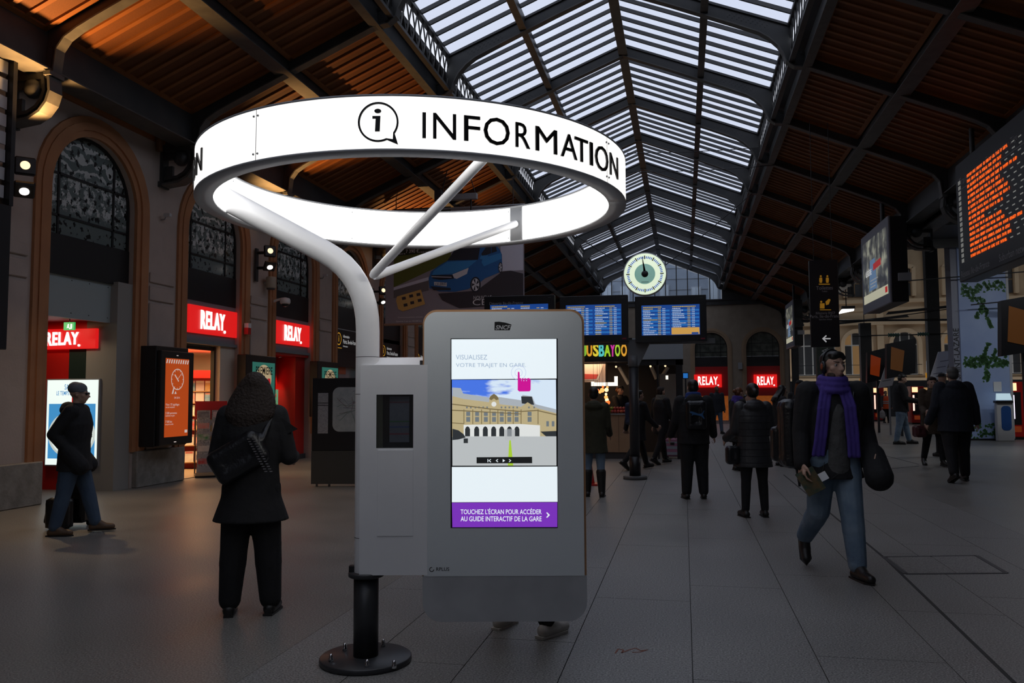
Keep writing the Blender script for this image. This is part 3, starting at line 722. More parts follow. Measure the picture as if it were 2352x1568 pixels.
MB(WPANE).box((w0.x, f+.004, w1.z), (w1.x, f+.008, w0.z)).build('window_pane', kiosk)
d0, d1 = KP(866, 1030, f), KP(950, 1231, f)
MB(KWHITE).box((d0.x+.003, f-.003, d1.z), (d1.x-.003, f+.002, d0.z-.006)).build('service_door', kiosk, bevel=.002)
# big panel: rounded board with wood-coloured edge, grey glass front, steel foot
YF = -.085
def rrect(x0, x1, z0, z1, r, n=8, corners=(1, 1, 1, 1)):
    P = []
    for (cx, cz, a0), on_ in zip(((x1-r, z1-r, 0), (x0+r, z1-r, PI/2), (x0+r, z0+r, PI), (x1-r, z0+r, 1.5*PI)), corners):
        if on_: P += [(cx+r*math.cos(a0+PI/2*i/n), cz+r*math.sin(a0+PI/2*i/n)) for i in range(n+1)]
        else: P.append({0: (x1, z1), PI/2: (x0, z1), PI: (x0, z0), 1.5*PI: (x1, z0)}[a0])
    return P
tl, br, ms = KP(971, 711, YF), KP(1349, 1426, YF), KP(1160, 1322, YF)
X0, X1, Z0, Z1, ZM = tl.x, br.x, br.z, tl.z, ms.z
EDGE = mat('panel_edge_wood', (.48, .26, .13), .5, noise=(.40, .21, .10), nscale=8)
GLASSF = mat('panel_grey_glass', (.70, .74, .76), .25, noise=(.68, .72, .74), nscale=2)
STEEL = mat('brushed_steel', (.58, .59, .61), .42, metal=.55, noise=(.48, .49, .51), nscale=4)
MB(EDGE).prism(rrect(X0, X1, ZM, Z1, .085, corners=(1, 1, 0, 0)), YF+.006, YF+.12, EDGE, 'xz').build('panel_core', kiosk)
MB(GLASSF).prism(rrect(X0+.009, X1-.013, ZM, Z1-.014, .075, corners=(1, 1, 0, 0)), YF-.004, YF+.008, GLASSF, 'xz').build('glass_front', kiosk)
MB(STEEL).prism(rrect(X0+.002, X1, Z0, ZM, .11, corners=(0, 0, 1, 1)), YF-.002, YF+.12, STEEL, 'xz').build('steel_foot', kiosk)
MB(KDARK).box((X0-.02, YF+.03, ZM+.2), (X0+.05, YF+.11, Z1-.3)).build('panel_bracket', kiosk)
# screen picture: flat layers 0.4 mm apart
lay = [0]
def SP(px, py): p = KP(px, py, YF-.005); return (p.x, p.z)
scr = MB(BLACK).prism([SP(1035, 777), SP(1281, 777), SP(1281, 1212), SP(1035, 1212)], YF-.005, YF+.004, BLACK, 'xz').build('touch_screen', kiosk)
def shape(pts, m, name='screen_image', lv=1, parent=scr, crop=None):
    """flat patch of the screen picture; points in photo pixels, or in the zoomed crop of the screen"""
    if crop: pts = [(1020+x/3.336, 760+y/3.336) for x, y in pts]
    q = [SP(*p) for p in pts]; y = YF-.0052-.0004*lv
    return MB(m).raw([(x, y, z) for x, z in q], [tuple(range(len(q)))]).build(name, parent, fix=False)
def many(polys, m, name, lv):
    b = MB(m); y = YF-.0052-.0004*lv
    for pts in polys:
        q = [SP(1020+x/3.336, 760+yy/3.336) for x, yy in pts]; b.raw([(x, y, z) for x, z in q], [tuple(range(len(q)))])
    return tag(b.build(name, scr, fix=False), kind='stuff')
SW_ = em('screen_white', (.86, .95, 1.), .92); SPU = em('screen_purple', (.20, .035, .50), .95)
shape([(1037, 779), (1278, 778), (1278.5, 869), (1037, 871)], SW_, 'screen_band')
shape([(1038, 1072), (1280, 1071), (1280.5, 1152), (1038, 1153)], SW_, 'screen_band')
shape([(1038, 1154), (1280, 1153), (1280, 1210), (1039, 1210.5)], SPU, 'screen_band')
sky = em('screen_sky', (.10, .24, .85), .9); nt = sky.node_tree
_n = nt.nodes.new('ShaderNodeTexNoise'); _n.inputs['Scale'].default_value = 7; _n.inputs['Detail'].default_value = 6; _tc = nt.nodes.new('ShaderNodeTexCoord'); _mp = nt.nodes.new('ShaderNodeMapping'); _mp.inputs['Rotation'].default_value = (0, .7, 0); _mp.inputs['Scale'].default_value = (.6, 1, 2)
_sx = nt.nodes.new('ShaderNodeSeparateXYZ'); _ad = nt.nodes.new('ShaderNodeMath'); _ad.operation = 'MULTIPLY_ADD'; _ad.inputs[1].default_value = .9; _r = nt.nodes.new('ShaderNodeValToRGB'); _r.color_ramp.elements[0].position = .9; _r.color_ramp.elements[0].color = (.07, .19, .82, 1); _r.color_ramp.elements[1].position = 1.25; _r.color_ramp.elements[1].color = (.75, .88, 1., 1)
nt.links.new(_tc.outputs['Object'], _mp.inputs[0]); nt.links.new(_mp.outputs[0], _n.inputs['Vector']); nt.links.new(_tc.outputs['Object'], _sx.inputs[0]); nt.links.new(_sx.outputs[0], _ad.inputs[0]); nt.links.new(_n.outputs[0], _ad.inputs[2])
_ad.inputs[1].default_value = .55; nt.links.new(_ad.outputs[0], _r.inputs[0]); nt.links.new(_r.outputs[0], nt.nodes['Principled BSDF'].inputs['Emission Color'])
shape([(60, 374), (857, 372), (860, 640), (62, 640)], sky, 'picture_sky', 2, crop=1)
PS = em('picture_stone', (.52, .43, .24), .9); PS2 = em('picture_stone_shade', (.20, .155, .075), .9); PW = em('picture_white', (.80, .82, .80), .9); PG = em('picture_roof', (.42, .46, .50), .9); PD = em('picture_dark', (.035, .04, .045), .8)
PGR = mat('picture_ground', (.2, .2, .2), .4, emit=(.52, .55, .56), es=.9); PB = em('picture_glazing', (.17, .20, .22), .9)
shape([(62, 432), (128, 437), (146, 478), (340, 508), (420, 505), (590, 530), (600, 490), (675, 500), (700, 560), (860, 600), (860, 650), (62, 560)], PG, 'picture_roofs', 3, crop=1)
shape([(590, 500), (672, 502), (690, 565), (596, 555)], PD, 'picture_dome', 4, crop=1)
shape([(62, 497), (150, 520), (345, 545), (350, 500), (382, 485), (415, 505), (425, 560), (590, 580), (640, 545), (712, 590), (860, 630), (860, 812), (62, 812)], PS, 'picture_facade', 5, crop=1)
shape([(150, 718), (585, 712), (735, 722), (735, 810), (150, 810)], PW, 'picture_arcade', 6, crop=1)
many([[(x-19, 806), (x-19, 752), (x-12, 736), (x, 729), (x+12, 736), (x+19, 752), (x+19, 806)] for x in (180, 250, 316, 380, 442, 501, 558)], PD, 'picture_arches', 7)
many([[(x-w, y0), (x+w, y0), (x+w, y1), (x-w, y1)] for x in (185, 253, 320, 383, 442, 500, 555, 655) for y0, y1 in ((618, 650), (658, 695)) for w in (15,)] + [[(x-6, 578), (x+6, 578), (x+6, 592), (x-6, 592)] for x in (175, 205, 240, 268, 300, 330, 440, 470, 500, 530, 560, 650, 690)] + [[(x-10, 690), (x+10, 690), (x+10, 730), (x-10, 730)] for x in (793, 835)], PB, 'picture_windows', 7)
many([[(62, 556), (150, 566), (345, 592), (590, 612), (712, 604), (860, 638), (860, 646), (712, 612), (590, 620), (345, 600), (150, 574), (62, 564)], [(62, 602), (590, 632), (590, 638), (62, 610)]] + [[(x-3, 600), (x+3, 600), (x+3, 712), (x-3, 712)] for x in (152, 220, 288, 352, 412, 470, 530, 590, 720)] + [[(62, 700), (150, 706), (150, 712), (62, 706)]], PS2, 'picture_cornices', 8)
N_ = 18; many([[(382+19*math.cos(2*PI*i/N_), 560+19*math.sin(2*PI*i/N_)) for i in range(N_)]], PW, 'picture_clock', 9)
many([[(345, 520), (360, 495), (382, 480), (405, 496), (420, 522), (400, 530), (382, 515), (362, 530)]], PS2, 'picture_pediment', 9)
shape([(63, 806), (860, 806), (861, 1030), (64, 1031)], PGR, 'picture_square', 6, crop=1)
many([[(64, 748), (110, 760), (150, 790), (165, 815), (110, 830), (64, 835)], [(150, 822), (183, 822), (183, 858), (150, 858)], [(738, 770), (860, 765), (860, 806), (780, 806)]], PD, 'picture_canopy', 8)
shape([(500, 836), (511, 836), (530, 1030), (488, 1030)], em('picture_path', (.42, .66, .04), .9), 'picture_path', 8, crop=1)
shape([(463, 755), (543, 755), (543, 832), (463, 832)], mat('picture_highlight', (.3, .3, .3), .4, emit=(.55, .57, .58), es=.8), 'picture_highlight', 8, crop=1)
shape([(484, 750), (518, 750), (518, 806), (484, 806)], em('picture_gate', (.25, .27, .29), .9), 'picture_gate', 9, crop=1)
shape([(249, 966), (674, 963), (675, 1012), (249, 1013)], em('control_bar', (.012, .013, .014), .8), 'control_bar', 9, crop=1)
many([[(333, 980), (338, 980), (338, 1004), (333, 1004)], [(357, 980), (361, 983), (348, 992), (361, 1001), (357, 1005), (340, 992)], [(411, 980), (415, 983), (404, 992), (415, 1001), (411, 1005), (396, 992)], [(449, 980), (468, 992), (449, 1004)], [(499, 980), (515, 992), (499, 1005), (496, 1001), (507, 992), (496, 983)]], SW_, 'control_icons', 10)
many([[(789, 1387), (811, 1409), (789, 1431), (783, 1425), (797, 1409), (783, 1393)]], SW_, 'chevron', 3)
PINK = em('hand_pink', (.62, .008, .30), .95)
hand = [(565, 318), (567, 312), (573, 311), (578, 318), (580, 362), (584, 360), (590, 362), (591, 382), (593, 384), (596, 362), (604, 360), (608, 364), (609, 384), (613, 384), (614, 364), (622, 360), (628, 364), (629, 384), (633, 384), (634, 364), (648, 360), (660, 366), (664, 380), (663, 450), (655, 462), (575, 463), (564, 452)]
many([hand], PINK, 'hand_icon', 11)
def ringpoly(cx, cy, r, w, n=28):
    o = []
    for i in range(n):
        a, b_ = 2*PI*i/n, 2*PI*(i+1)/n
        o.append([(cx+r*math.cos(a), cy+r*math.sin(a)), (cx+r*math.cos(b_), cy+r*math.sin(b_)), (cx+(r-w)*math.cos(b_), cy+(r-w)*math.sin(b_)), (cx+(r-w)*math.cos(a), cy+(r-w)*math.sin(a))])
    return o
many(ringpoly(571, 318, 57, 3)+ringpoly(571, 318, 30, 3), em('touch_ring', (.50, .55, .80), .9), 'touch_rings', 10)
SGR = em('screen_text_grey', (.36, .46, .60), .9)
def stext(s, px, py, h, wpx, m, lv, bold=0.):
    """a line of screen lettering: left end px, centre py, cap height h and width in photo pixels"""
    me = textmesh(s, bold, 0, 'LEFT'); xs_ = [v.co.x for v in me.vertices]; ys_ = [v.co.y for v in me.vertices]; a_, b2, c_, d_ = min(xs_), max(xs_), min(ys_), max(ys_)
    y = YF-.0052-.0004*lv; vs = []
    for v in me.vertices:
        X, Z = SP(px+(v.co.x-a_)/(b2-a_)*wpx, py+h/2-(v.co.y-c_)/(d_-c_)*h); vs.append((X, y, Z))
    return MB(m).raw(vs, [tuple(p.vertices) for p in me.polygons]).build('screen_text', scr, fix=False)
stext('VISUALISEZ', 1047, 820, 11, 72, SGR, 3); stext('VOTRE TRAJET EN GARE.', 1047, 839.5, 11.5, 161, SGR, 3)
stext("TOUCHEZ L'ÉCRAN POUR ACCÉDER", 1058, 1173.5, 14, 186, SW_, 3, .01); stext('AU GUIDE INTERACTIF DE LA GARE', 1058, 1191, 11.5, 186, SW_, 3, .01)
# operator's emblem above the screen and maker's mark below
def fp(pts, m, name, lv=0):
    q = [KP(px, py, YF-.004) for px, py in pts]; n = len(q)
    return MB(m).raw([(p.x, YF-.0044-.0003*lv, p.z) for p in q], [tuple(range(n))]).build(name, kiosk, fix=False)
C2 = lambda x, y: (700+x/3.0157, 680+y/3.0157)
fp([C2(1315, 178), C2(1345, 176), C2(1390, 183), C2(1432, 196), C2(1420, 236), C2(1314, 236)], INK, 'emblem')
me = textmesh('SNCF', .02, 0, 'LEFT'); xs_ = [v.co.x for v in me.vertices]; ys_ = [v.co.y for v in me.vertices]; vs = []
for v in me.vertices:
    t = (v.co.x-min(xs_))/(max(xs_)-min(xs_)); u = (v.co.y-min(ys_))/(max(ys_)-min(ys_)); p = KP(*C2(1320+t*98+u*8, 231-u*30), YF-.004); vs.append((p.x, YF-.0052, p.z))
MB(LGREY).raw(vs, [tuple(p.vertices) for p in me.polygons]).build('emblem_lettering', kiosk, fix=False)
def ftext(s, px, py, h, wpx, m, lv=1):
    me = textmesh(s, .01, 0, 'LEFT'); xs_ = [v.co.x for v in me.vertices]; ys_ = [v.co.y for v in me.vertices]; vs = []
    for v in me.vertices:
        p = KP(px+(v.co.x-min(xs_))/(max(xs_)-min(xs_))*wpx, py+h/2-(v.co.y-min(ys_))/(max(ys_)-min(ys_))*h, YF-.004); vs.append((p.x, YF-.0044-.0003*lv, p.z))
    return MB(m).raw(vs, [tuple(p.vertices) for p in me.polygons]).build('makers_mark', kiosk, fix=False)
ftext('RPLUS', 1002, 1306.5, 8, 30, INK); 
for poly in ringpoly((991.5-1020)*3.336, (1307.5-760)*3.336, 19, 6, 14)[:11]: fp([(1020+x/3.336, 760+y/3.336) for x, y in poly], INK, 'makers_emblem')
# ================================================================ SHOPS AND FITTINGS ALONG THE LEFT WALL
RED = em('sign_red', (.80, .012, .012), .85); RED2 = mat('red_paint', (.55, .015, .012), .35); SIGNW = em('sign_white', (1., .97, .92), 1.25)
FASC = mat('slate_fascia', (.20, .23, .25), .6)
def shop_sign(label, loc, rz, w, h, wt, group=None, depth=.10, es=1, xoff=0.):
    """red light box facing local -y, white condensed capitals with a dot"""
    t = thing('shop_sign', label, 'sign', loc, rz, group)
    MB(RED).box((-w/2, 0, 0), (w/2, depth, h)).build('light_box', t, bevel=.008)
    me = textmesh('RELAY', .028, .004, 'LEFT', space=1.16); xs_ = [v.co.x for v in me.vertices]; ys_ = [v.co.y for v in me.vertices]
    x0, x1, y0, y1 = min(xs_), max(xs_), min(ys_), max(ys_); H = h*.70; vs = []
    for v in me.vertices:
        t_ = (v.co.x-x0)/(x1-x0); u = (v.co.y-y0)/(y1-y0); up = 1+.0*t_
        vs.append((xoff-wt/2+t_*wt, -.006-(.02 if v.co.z > 0 else 0), h*.14+.05*h*t_+u*(H*(1-.12*(t_)))+h*.02))
    MB(SIGNW).raw(vs, [tuple(p.vertices) for p in me.polygons]).build('lettering', t)
    MB(SIGNW).lathe([(h*.06, 0), (h*.06, .02)], n=14, c=(0, 0, 0)).build('dot', t).matrix_local = Matrix.Translation((xoff+wt/2+h*.02, 0, h*.16)) @ Matrix.Rotation(PI/2, 4, 'X')
    return t
# bay 1 (behind the man in the beanie): recessed entrance seen into, its inner cheek carries sign and light box
Yb = YC(0)
e1 = struct('door_1', 'recessed shop entrance with red cheek wall and pale green header panel', 'entrance')
MB(mat('header_panel', (.36, .42, .42), .6)).box((WL-.22, Yb-HI, 2.82), (WL-.16, Yb+.62, 3.50)).build('header_panel', e1)
for y in (Yb-.85, Yb-.3, Yb+.1, Yb+.55):
    for z in (2.9, 3.42): MB(DARK).box((WL-.165, y-.008, z-.008), (WL-.155, y+.008, z+.008)).build('screw', e1)
JAMB = mat('grey_jamb', (.30, .29, .27), .8)
MB(JAMB).box((WL-.6, Yb+.62, 0), (WL-.02, Yb+HI+.02, 3.52)).build('jamb', e1)
CH = Yb+.66; 
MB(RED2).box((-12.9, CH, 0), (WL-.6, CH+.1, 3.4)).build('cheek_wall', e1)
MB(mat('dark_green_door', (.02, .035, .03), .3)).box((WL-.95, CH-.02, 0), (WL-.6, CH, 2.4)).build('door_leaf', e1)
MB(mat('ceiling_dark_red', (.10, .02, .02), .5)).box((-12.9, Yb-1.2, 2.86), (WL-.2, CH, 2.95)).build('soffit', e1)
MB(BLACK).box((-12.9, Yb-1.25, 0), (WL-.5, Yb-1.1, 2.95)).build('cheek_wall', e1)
def cheek(px, py): return on(px, py, 1, CH-.06)
a, b_ = cheek(100, 757), cheek(224, 800)
shop_sign('red light sign with white capitals inside the recessed entrance behind the man in the beanie', ((a.x+b_.x)/2, CH-.11, b_.z), 0, b_.x-a.x, a.z-b_.z, (b_.x-a.x)*.60, 'red newsagent signs', xoff=-(b_.x-a.x)*.10)
a, b_ = cheek(112, 873), cheek(223, 1068)
lb = thing('poster_light_box', 'glowing white and blue poster with a big clock face behind the man in the beanie', 'poster', ((a.x+b_.x)/2, CH-.08, b_.z), 0)
w, h = b_.x-a.x, a.z-b_.z; PX = lambda px: (cheek(px, 970).x-(a.x+b_.x)/2); PZ = lambda py: cheek(170, py).z-b_.z
MB(GREY).box((-w/2-.02, 0, -.02), (w/2+.02, .08, h+.02)).build('case', lb)
MB(em('poster_white', (.88, .98, .93), 1.0)).box((-w/2, -.004, 0), (w/2, .0, h)).build('lit_sheet', lb)
PBL = em('poster_blue', (.06, .30, .62), .9)
def lpatch(pts, m, name, lv): 
    return MB(m).raw([(PX(x), -.004-.0015*lv, PZ(y)) for x, y in pts], [tuple(range(len(pts)))]).build(name, lb, fix=False)
lpatch([(114, 927), (221, 927), (221, 1053), (114, 1053)], PBL, 'blue_field', 1)
lpatch([(150+70*math.cos(2*PI*i/32), 998+52*math.sin(2*PI*i/32)) for i in range(32) if True][0:32], em('poster_rim', (.62, .66, .62), .9), 'clock_rim', 2) if False else None
def disc(cx, cy, r, m, name, lv, n=36): lpatch([(min(max(cx+r*math.cos(2*PI*i/n), 114), 221.5), cy+r*math.sin(2*PI*i/n)) for i in range(n)], m, name, lv)
disc(168, 998, 54, em('poster_rim', (.60, .66, .62), .9), 'clock_rim', 2); disc(168, 998, 49, em('poster_dial', (.85, .94, .86), .95), 'clock_dial', 3)
lpatch([(166, 912), (191, 908), (191, 934), (166, 938)], em('poster_red', (.62, .03, .03), .8), 'red_tag', 3)
PT = em('poster_text_blue', (.08, .30, .60), .8)
for s, cx, cy, hh in (('SAVOUREZ', 172, 889, 13), ('LE TEMPS DU VOYAGE !', 168, 903, 10)):
    o = text(s, PT, lb, (PX(cx), -.012, PZ(cy)), hh*.0075*1.3, ext=.001, xs=.62, bold=.01)
text('RELAY', em('poster_tag_white', (1, 1, 1), .9), lb, (PX(180), -.013, PZ(922)), .13, ext=.001, xs=.5, bold=.01)
for s, cx, cy in (('4', 208, 1026), ('3', 214, 1000), ('5', 198, 1046), ('2', 210, 975)): text(s, mat('dial_numeral', (.08, .08, .1), .5), lb, (PX(cx), -.013, PZ(cy)), .10, ext=.001)
for p, q in (((190, 992), (200, 982)), ((192, 1018), (197, 1012))): lpatch([(p[0]-1, p[1]), (q[0]-1, q[1]), (q[0]+1.5, q[1]+1), (p[0]+1.5, p[1]+1)], PT, 'clock_hand', 5)
lpatch([(182, 962), (186, 960), (190, 985), (186, 1003), (182, 985)], mat('poster_figure', (.5, .25, .1), .5), 'printed_figure', 5)
xs_sign = thing('exit_sign', 'small green running-man exit sign hanging under the entrance soffit', 'sign', on(160, 744, 1, Yb+.2) - Vector((0, 0, .05)), 0)
MB(em('exit_green', (.02, .42, .10), 1.0)).box((-.10, -.015, -.05), (.10, .015, .08)).build('lit_panel', xs_sign)
MB(SIGNW).prism([(-.04, -.02), (-.02, .05), (.0, .05), (.0, .0), (.03, -.03), (.02, -.04), (-.01, -.01)], -.017, -.016, SIGNW, 'xz').box((.03, -.018, -.03), (.06, -.016, .05)).build('running_man', xs_sign)
MB(BLACK).box((-.005, -.005, .08), (.005, .005, 2.86-xs_sign.location.z)).build('hanger', xs_sign)
lamp('AREA', 'entrance_downlight', (WL-.9, Yb-.2, 2.84), 8, (1, .75, .5), e1, (0, 0, -1), size=.3)

# bays 2 and 3: slate fascia with sign
for k, lab in ((1, 'red light sign with white capitals on the slate fascia over the open newsagent with magazines'), (2, 'red light sign with white capitals on the slate fascia over the red shop front')):
    y = YC(k)
    MB(FASC).box((WL-.2, y-HI, 2.66), (WL-.12, y+HI, 3.50)).build('shop_fascia', wall_l)
    MB(FASC).box((WL-.2, y-HI, 2.62), (WL-.06, y+HI, 2.68)).build('fascia_ledge', wall_l)
    shop_sign(lab, (WL-.13+.06, y+.09+.03, 2.83), PI/2, 1.78, .55, .88, 'red newsagent signs', xoff=-.07, depth=.08)
# bay 2: open newsagent room
y = YC(1)
rm = struct('door_2', 'open newsagent doorway with lit magazine shelves', 'shop')
CRE = mat('shop_cream', (.62, .55, .45), .7)
MB(CRE).box((-12.85, y-HI, 0), (-12.8, y+3.2, 2.62)).box((-12.8, y+3.1, 0), (WL-.5, y+3.2, 2.62)).box((-12.8, y-HI-.05, 0), (WL-.5, y-HI, 2.62)).box((-12.85, y-HI, 2.58), (WL-.3, y+3.2, 2.64)).build('room_lining', rm)
MB(mat('shop_floor', (.45, .36, .25), .4)).box((-12.8, y-HI, 0), (WL-.02, y+HI, .012)).build('shop_floor', rm)
MB(CRE).box((WL-.27, y+.44, 0), (WL-.12, y+HI, 2.62)).build('cream_pier', rm)
MB(BLACK).box((WL-.30, y+.38, 0), (WL-.22, y+.45, 2.60)).box((WL-.3, y-HI, 2.52), (WL-.24, y+.4, 2.58)).build('door_frame', rm)
lamp('AREA', 'shop_ceiling_light', (-10.9, y+.3, 2.54), 85, (1., .62, .30), rm, (0, 0, -1), size=1.4)
lamp('AREA', 'shop_ceiling_light', (-10.2, y+1.3, 2.54), 40, (1., .62, .30), rm, (0, 0, -1), size=.8)
# magazine shelving seen through the doorway (faces the hall obliquely)
sx, sy = -10.75, YC(1)+1.35
rack = thing('magazine_shelves', 'tall red magazine shelving with tiers of covers inside the open newsagent', 'shelving', (sx, sy, 0), .55)
MB(RED2).box((-1.3, .0, 0), (1.3, .06, 2.15)).build('back_panel', rack)
for x in (-1.3, 1.27): MB(RED2).box((x, -.34, 0), (x+.03, .0, 2.15)).build('side_panel', rack)
MB(RED2).box((-1.3, -.36, 1.98), (1.3, .0, 2.15)).build('header', rack)
tiers = [(.16, .30), (.52, .24), (.86, .19), (1.16, .14), (1.44, .09), (1.70, .05)]
for z, d in tiers: MB(mat('shelf_wood', (.5, .3, .14), .5)).box((-1.27, -d-.12, z-.02), (1.27, -.0, z)).build('shelf', rack)
MAGC = [(.6, .06, .05), (.7, .55, .3), (.75, .7, .62), (.1, .3, .5), (.6, .35, .08), (.25, .4, .15), (.7, .25, .2), (.8, .78, .72), (.12, .12, .14), (.65, .5, .5)]
MGM = [mat('cover_%d' % i, c, .35, noise=tuple(min(1, v*.5+.25) for v in c), nscale=14) for i, c in enumerate(MAGC)]
mgme = {}
Rk = Matrix.Translation((sx, sy, 0)) @ Matrix.Rotation(.55, 4, 'Z')
random.seed(3)
for z, d in tiers:
    x = -1.2
    while x < 1.16:
        i = random.randrange(10)
        if i not in mgme: mgme[i] = MB(MGM[i]).box((0, 0, 0), (.175, .012, .235)).box((.01, -.001, .185), (.165, 0, .225), MGM[(i+3) % 10]).mesh('magazine')
        o = put('magazine', mgme[i]); o.matrix_world = Rk @ Matrix.Translation((x, -d-.09, z)) @ Matrix.Rotation(-.25, 4, 'X')
        tag(o, 'magazine with a bright cover standing on the red shelves inside the newsagent', 'magazine', 'magazines on the red shelves')
        x += .19
# newspaper stand in the doorway: stepped wire pockets
ns = thing('newspaper_stand', 'stepped clear-pocket newspaper stand in the newsagent doorway', 'display stand', fl(484, 1094), .62)
WIRE = mat('clear_pocket', (.35, .35, .36), .3)
MB(DARK).box((-.30, -.2, 0), (.30, .2, .06)).build('foot', ns)
for s in (-1, 1): MB(DARK).raw([(s*.29-.012, .15, .05), (s*.29+.012, .15, .05), (s*.29+.012, .19, 1.45), (s*.29-.012, .19, 1.45), (s*.29-.012, .19, .05), (s*.29+.012, .19, .05), (s*.29+.012, .22, 1.45), (s*.29-.012, .22, 1.45)], [(0, 1, 2, 3), (4, 7, 6, 5), (0, 4, 5, 1), (3, 2, 6, 7), (0, 3, 7, 4), (1, 5, 6, 2)]).build('upright', ns)
MB(RED2).box((-.30, .17, 1.12), (.30, .2, 1.48)).build('header_card', ns)
MB(mat('shelf_lip', (.5, .35, .2), .5)).box((-.30, -.24, .04), (.30, -.18, .10)).build('bottom_lip', ns)
Rn = ns.matrix_basis
for i, (z, yy) in enumerate(((.10, -.16), (.34, -.06), (.56, .02), (.78, .08), (1.0, .13))):
    MB(WIRE).box((-.28, yy-.035, z), (.28, yy-.03, z+.10)).box((-.28, yy-.035, z), (.28, yy+.03, z+.008)).build('pocket', ns)
    for x in (-.27, .01):
        c = MGM[(i*2+(x > 0)) % 10] if i != 2 else mat('green_cover', (.05, .30, .08), .4, noise=(.6, .6, .55), nscale=9)
        o = MB(mat('newsprint', (.5, .5, .48), .7, noise=(.2, .2, .2), nscale=40)).box((x, yy-.01, z+.01), (x+.25, yy+.005, z+.30)).box((x+.02, yy-.012, z+.16), (x+.23, yy-.01, z+.27), c).build('newspaper')
        o.matrix_world = Matrix.Translation(ns.location) @ Matrix.Rotation(.62, 4, 'Z'); tag(o, 'folded newspaper in a clear pocket of the stand in the newsagent doorway', 'newspaper', 'newspapers in the doorway stand')
# bay 3: red shop front with spotlit panel and green poster
y = YC(2)
rf = struct('door_3', 'glossy red shop front with a warm spot and green poster', 'shop')
MB(RED2).box((WL-.75, y-HI, .12), (WL-.68, y+HI, 2.62)).box((WL-.7, y+.50, .12), (WL-.2, y+HI, 2.62)).build('red_panel', rf)
MB(DARK).box((WL-.78, y-HI, 0), (WL-.15, y+HI, .12)).build('kick_plate', rf)
MB(RED2).box((WL-.75, y-HI, 2.56), (WL-.1, y+HI, 2.63)).build('soffit', rf)
MB(mat('smoky_glass', (.09, .08, .08), .15)).box((WL-.67, y-.42, .5), (WL-.64, y+.02, 1.72)).build('glass_leaf', rf)
gp = thing('green_poster', 'tall green lit poster on the red shop front', 'poster', (WL-.66, y+.28, .45), PI/2)
MB(GREY).box((-.25, 0, 0), (.22, .02, 1.30)).build('frame', gp); MB(em('poster_green', (.13, .40, .22), .55)).box((-.235, -.004, .015), (.205, 0, 1.285)).build('lit_sheet', gp)
for z, c in ((1.05, (.6, .5, .4)), (.8, (.15, .35, .1)), (.62, (.6, .6, .5))): MB(mat('gp_%d' % int(z*100), c, .5)).prism([(-.15, z), (.12, z+.07), (.12, z+.15), (-.15, z+.08)], -.007, -.005, None, 'xz').build('printed_tag', gp)
sp = put('recessed_spot', MB(CHROME).lathe([(.04, 0), (.05, .03)], n=14).mesh('recessed_spot'), rf, (WL-.45, y+.15, 2.53))
lamp('SPOT', 'shop_spot', (WL-.42, y+.15, 2.52), 60, (1., .55, .35), rf, (-.35, .1, -1), spot_size=.9, spot_blend=.6, shadow_soft_size=.03)
# bays 4 and 5: black information fascias with yellow i
YEL = em('sign_yellow', (.85, .42, .03), .55); WTX = em('sign_text_white', (.75, .75, .75), .5)
for k, (zz0, zz1), lab in ((3, (2.85, 3.45), 'black fascia sign with yellow i and white writing over the fourth left arch'), (4, (2.7, 3.3), 'black fascia sign with yellow i and white writing over the fifth left arch'), (5, (2.6, 3.6), 'black hanging fascia with yellow i over the sixth left arch')):
    y = YC(k)
    t = thing('information_sign', lab, 'sign', (WL-.1, y, zz0), PI/2, 'black information signs')
    MB(BLACK).box((-HI+.02, 0, 0), (HI-.02, .06, zz1-zz0)).build('board', t)
    text('i', YEL, t, (-.62, -.004, .33), .26, ext=.002, bold=.01)
    for poly in [0]:
        MB(YEL).raw([(-.62+r*math.cos(2*PI*i/20), -.004, .33+r*1.05*math.sin(2*PI*i/20)) for r in (.17, .145) for i in range(20)], [(i, (i+1) % 20, 20+(i+1) % 20, 20+i) for i in range(20)]).build('i_ring', t, fix=False)
    MB(YEL).box((-.80, -.004, .07), (-.42, 0, .085)).build('underline', t)
    text('Information', WTX, t, (-.32, -.004, .42), .12, align='LEFT', ext=.001, xs=.8); text('Paris, Ile-de-France', WTX, t, (-.32, -.004, .27), .17, align='LEFT', ext=.001, xs=.8); text('Information', WTX, t, (-.32, -.004, .14), .07, align='LEFT', ext=.001)
    if k < 5:
        MB(mat('office_glass', (.20, .24, .25), .2)).box((WL-.25, y-HI, 0), (WL-.2, y+HI, 2.85)).build('office_glazing', wall_l)
        MB(LGREY).box((WL-.2, y-HI, zz1), (WL-.12, y+HI, zz1+.12)).build('pale_strip', wall_l)
        MB(mat('orange_notice', (.5, .12, .05), .6)).box((WL-.2, y-.5, 2.2), (WL-.19, y+.1, 2.5)).build('orange_notice', wall_l)
MB(BLACK).box((WL-.25, YC(3)-HI, 2.4), (WL-.1, YC(3)+HI, 2.86)).build('blind_box', wall_l)
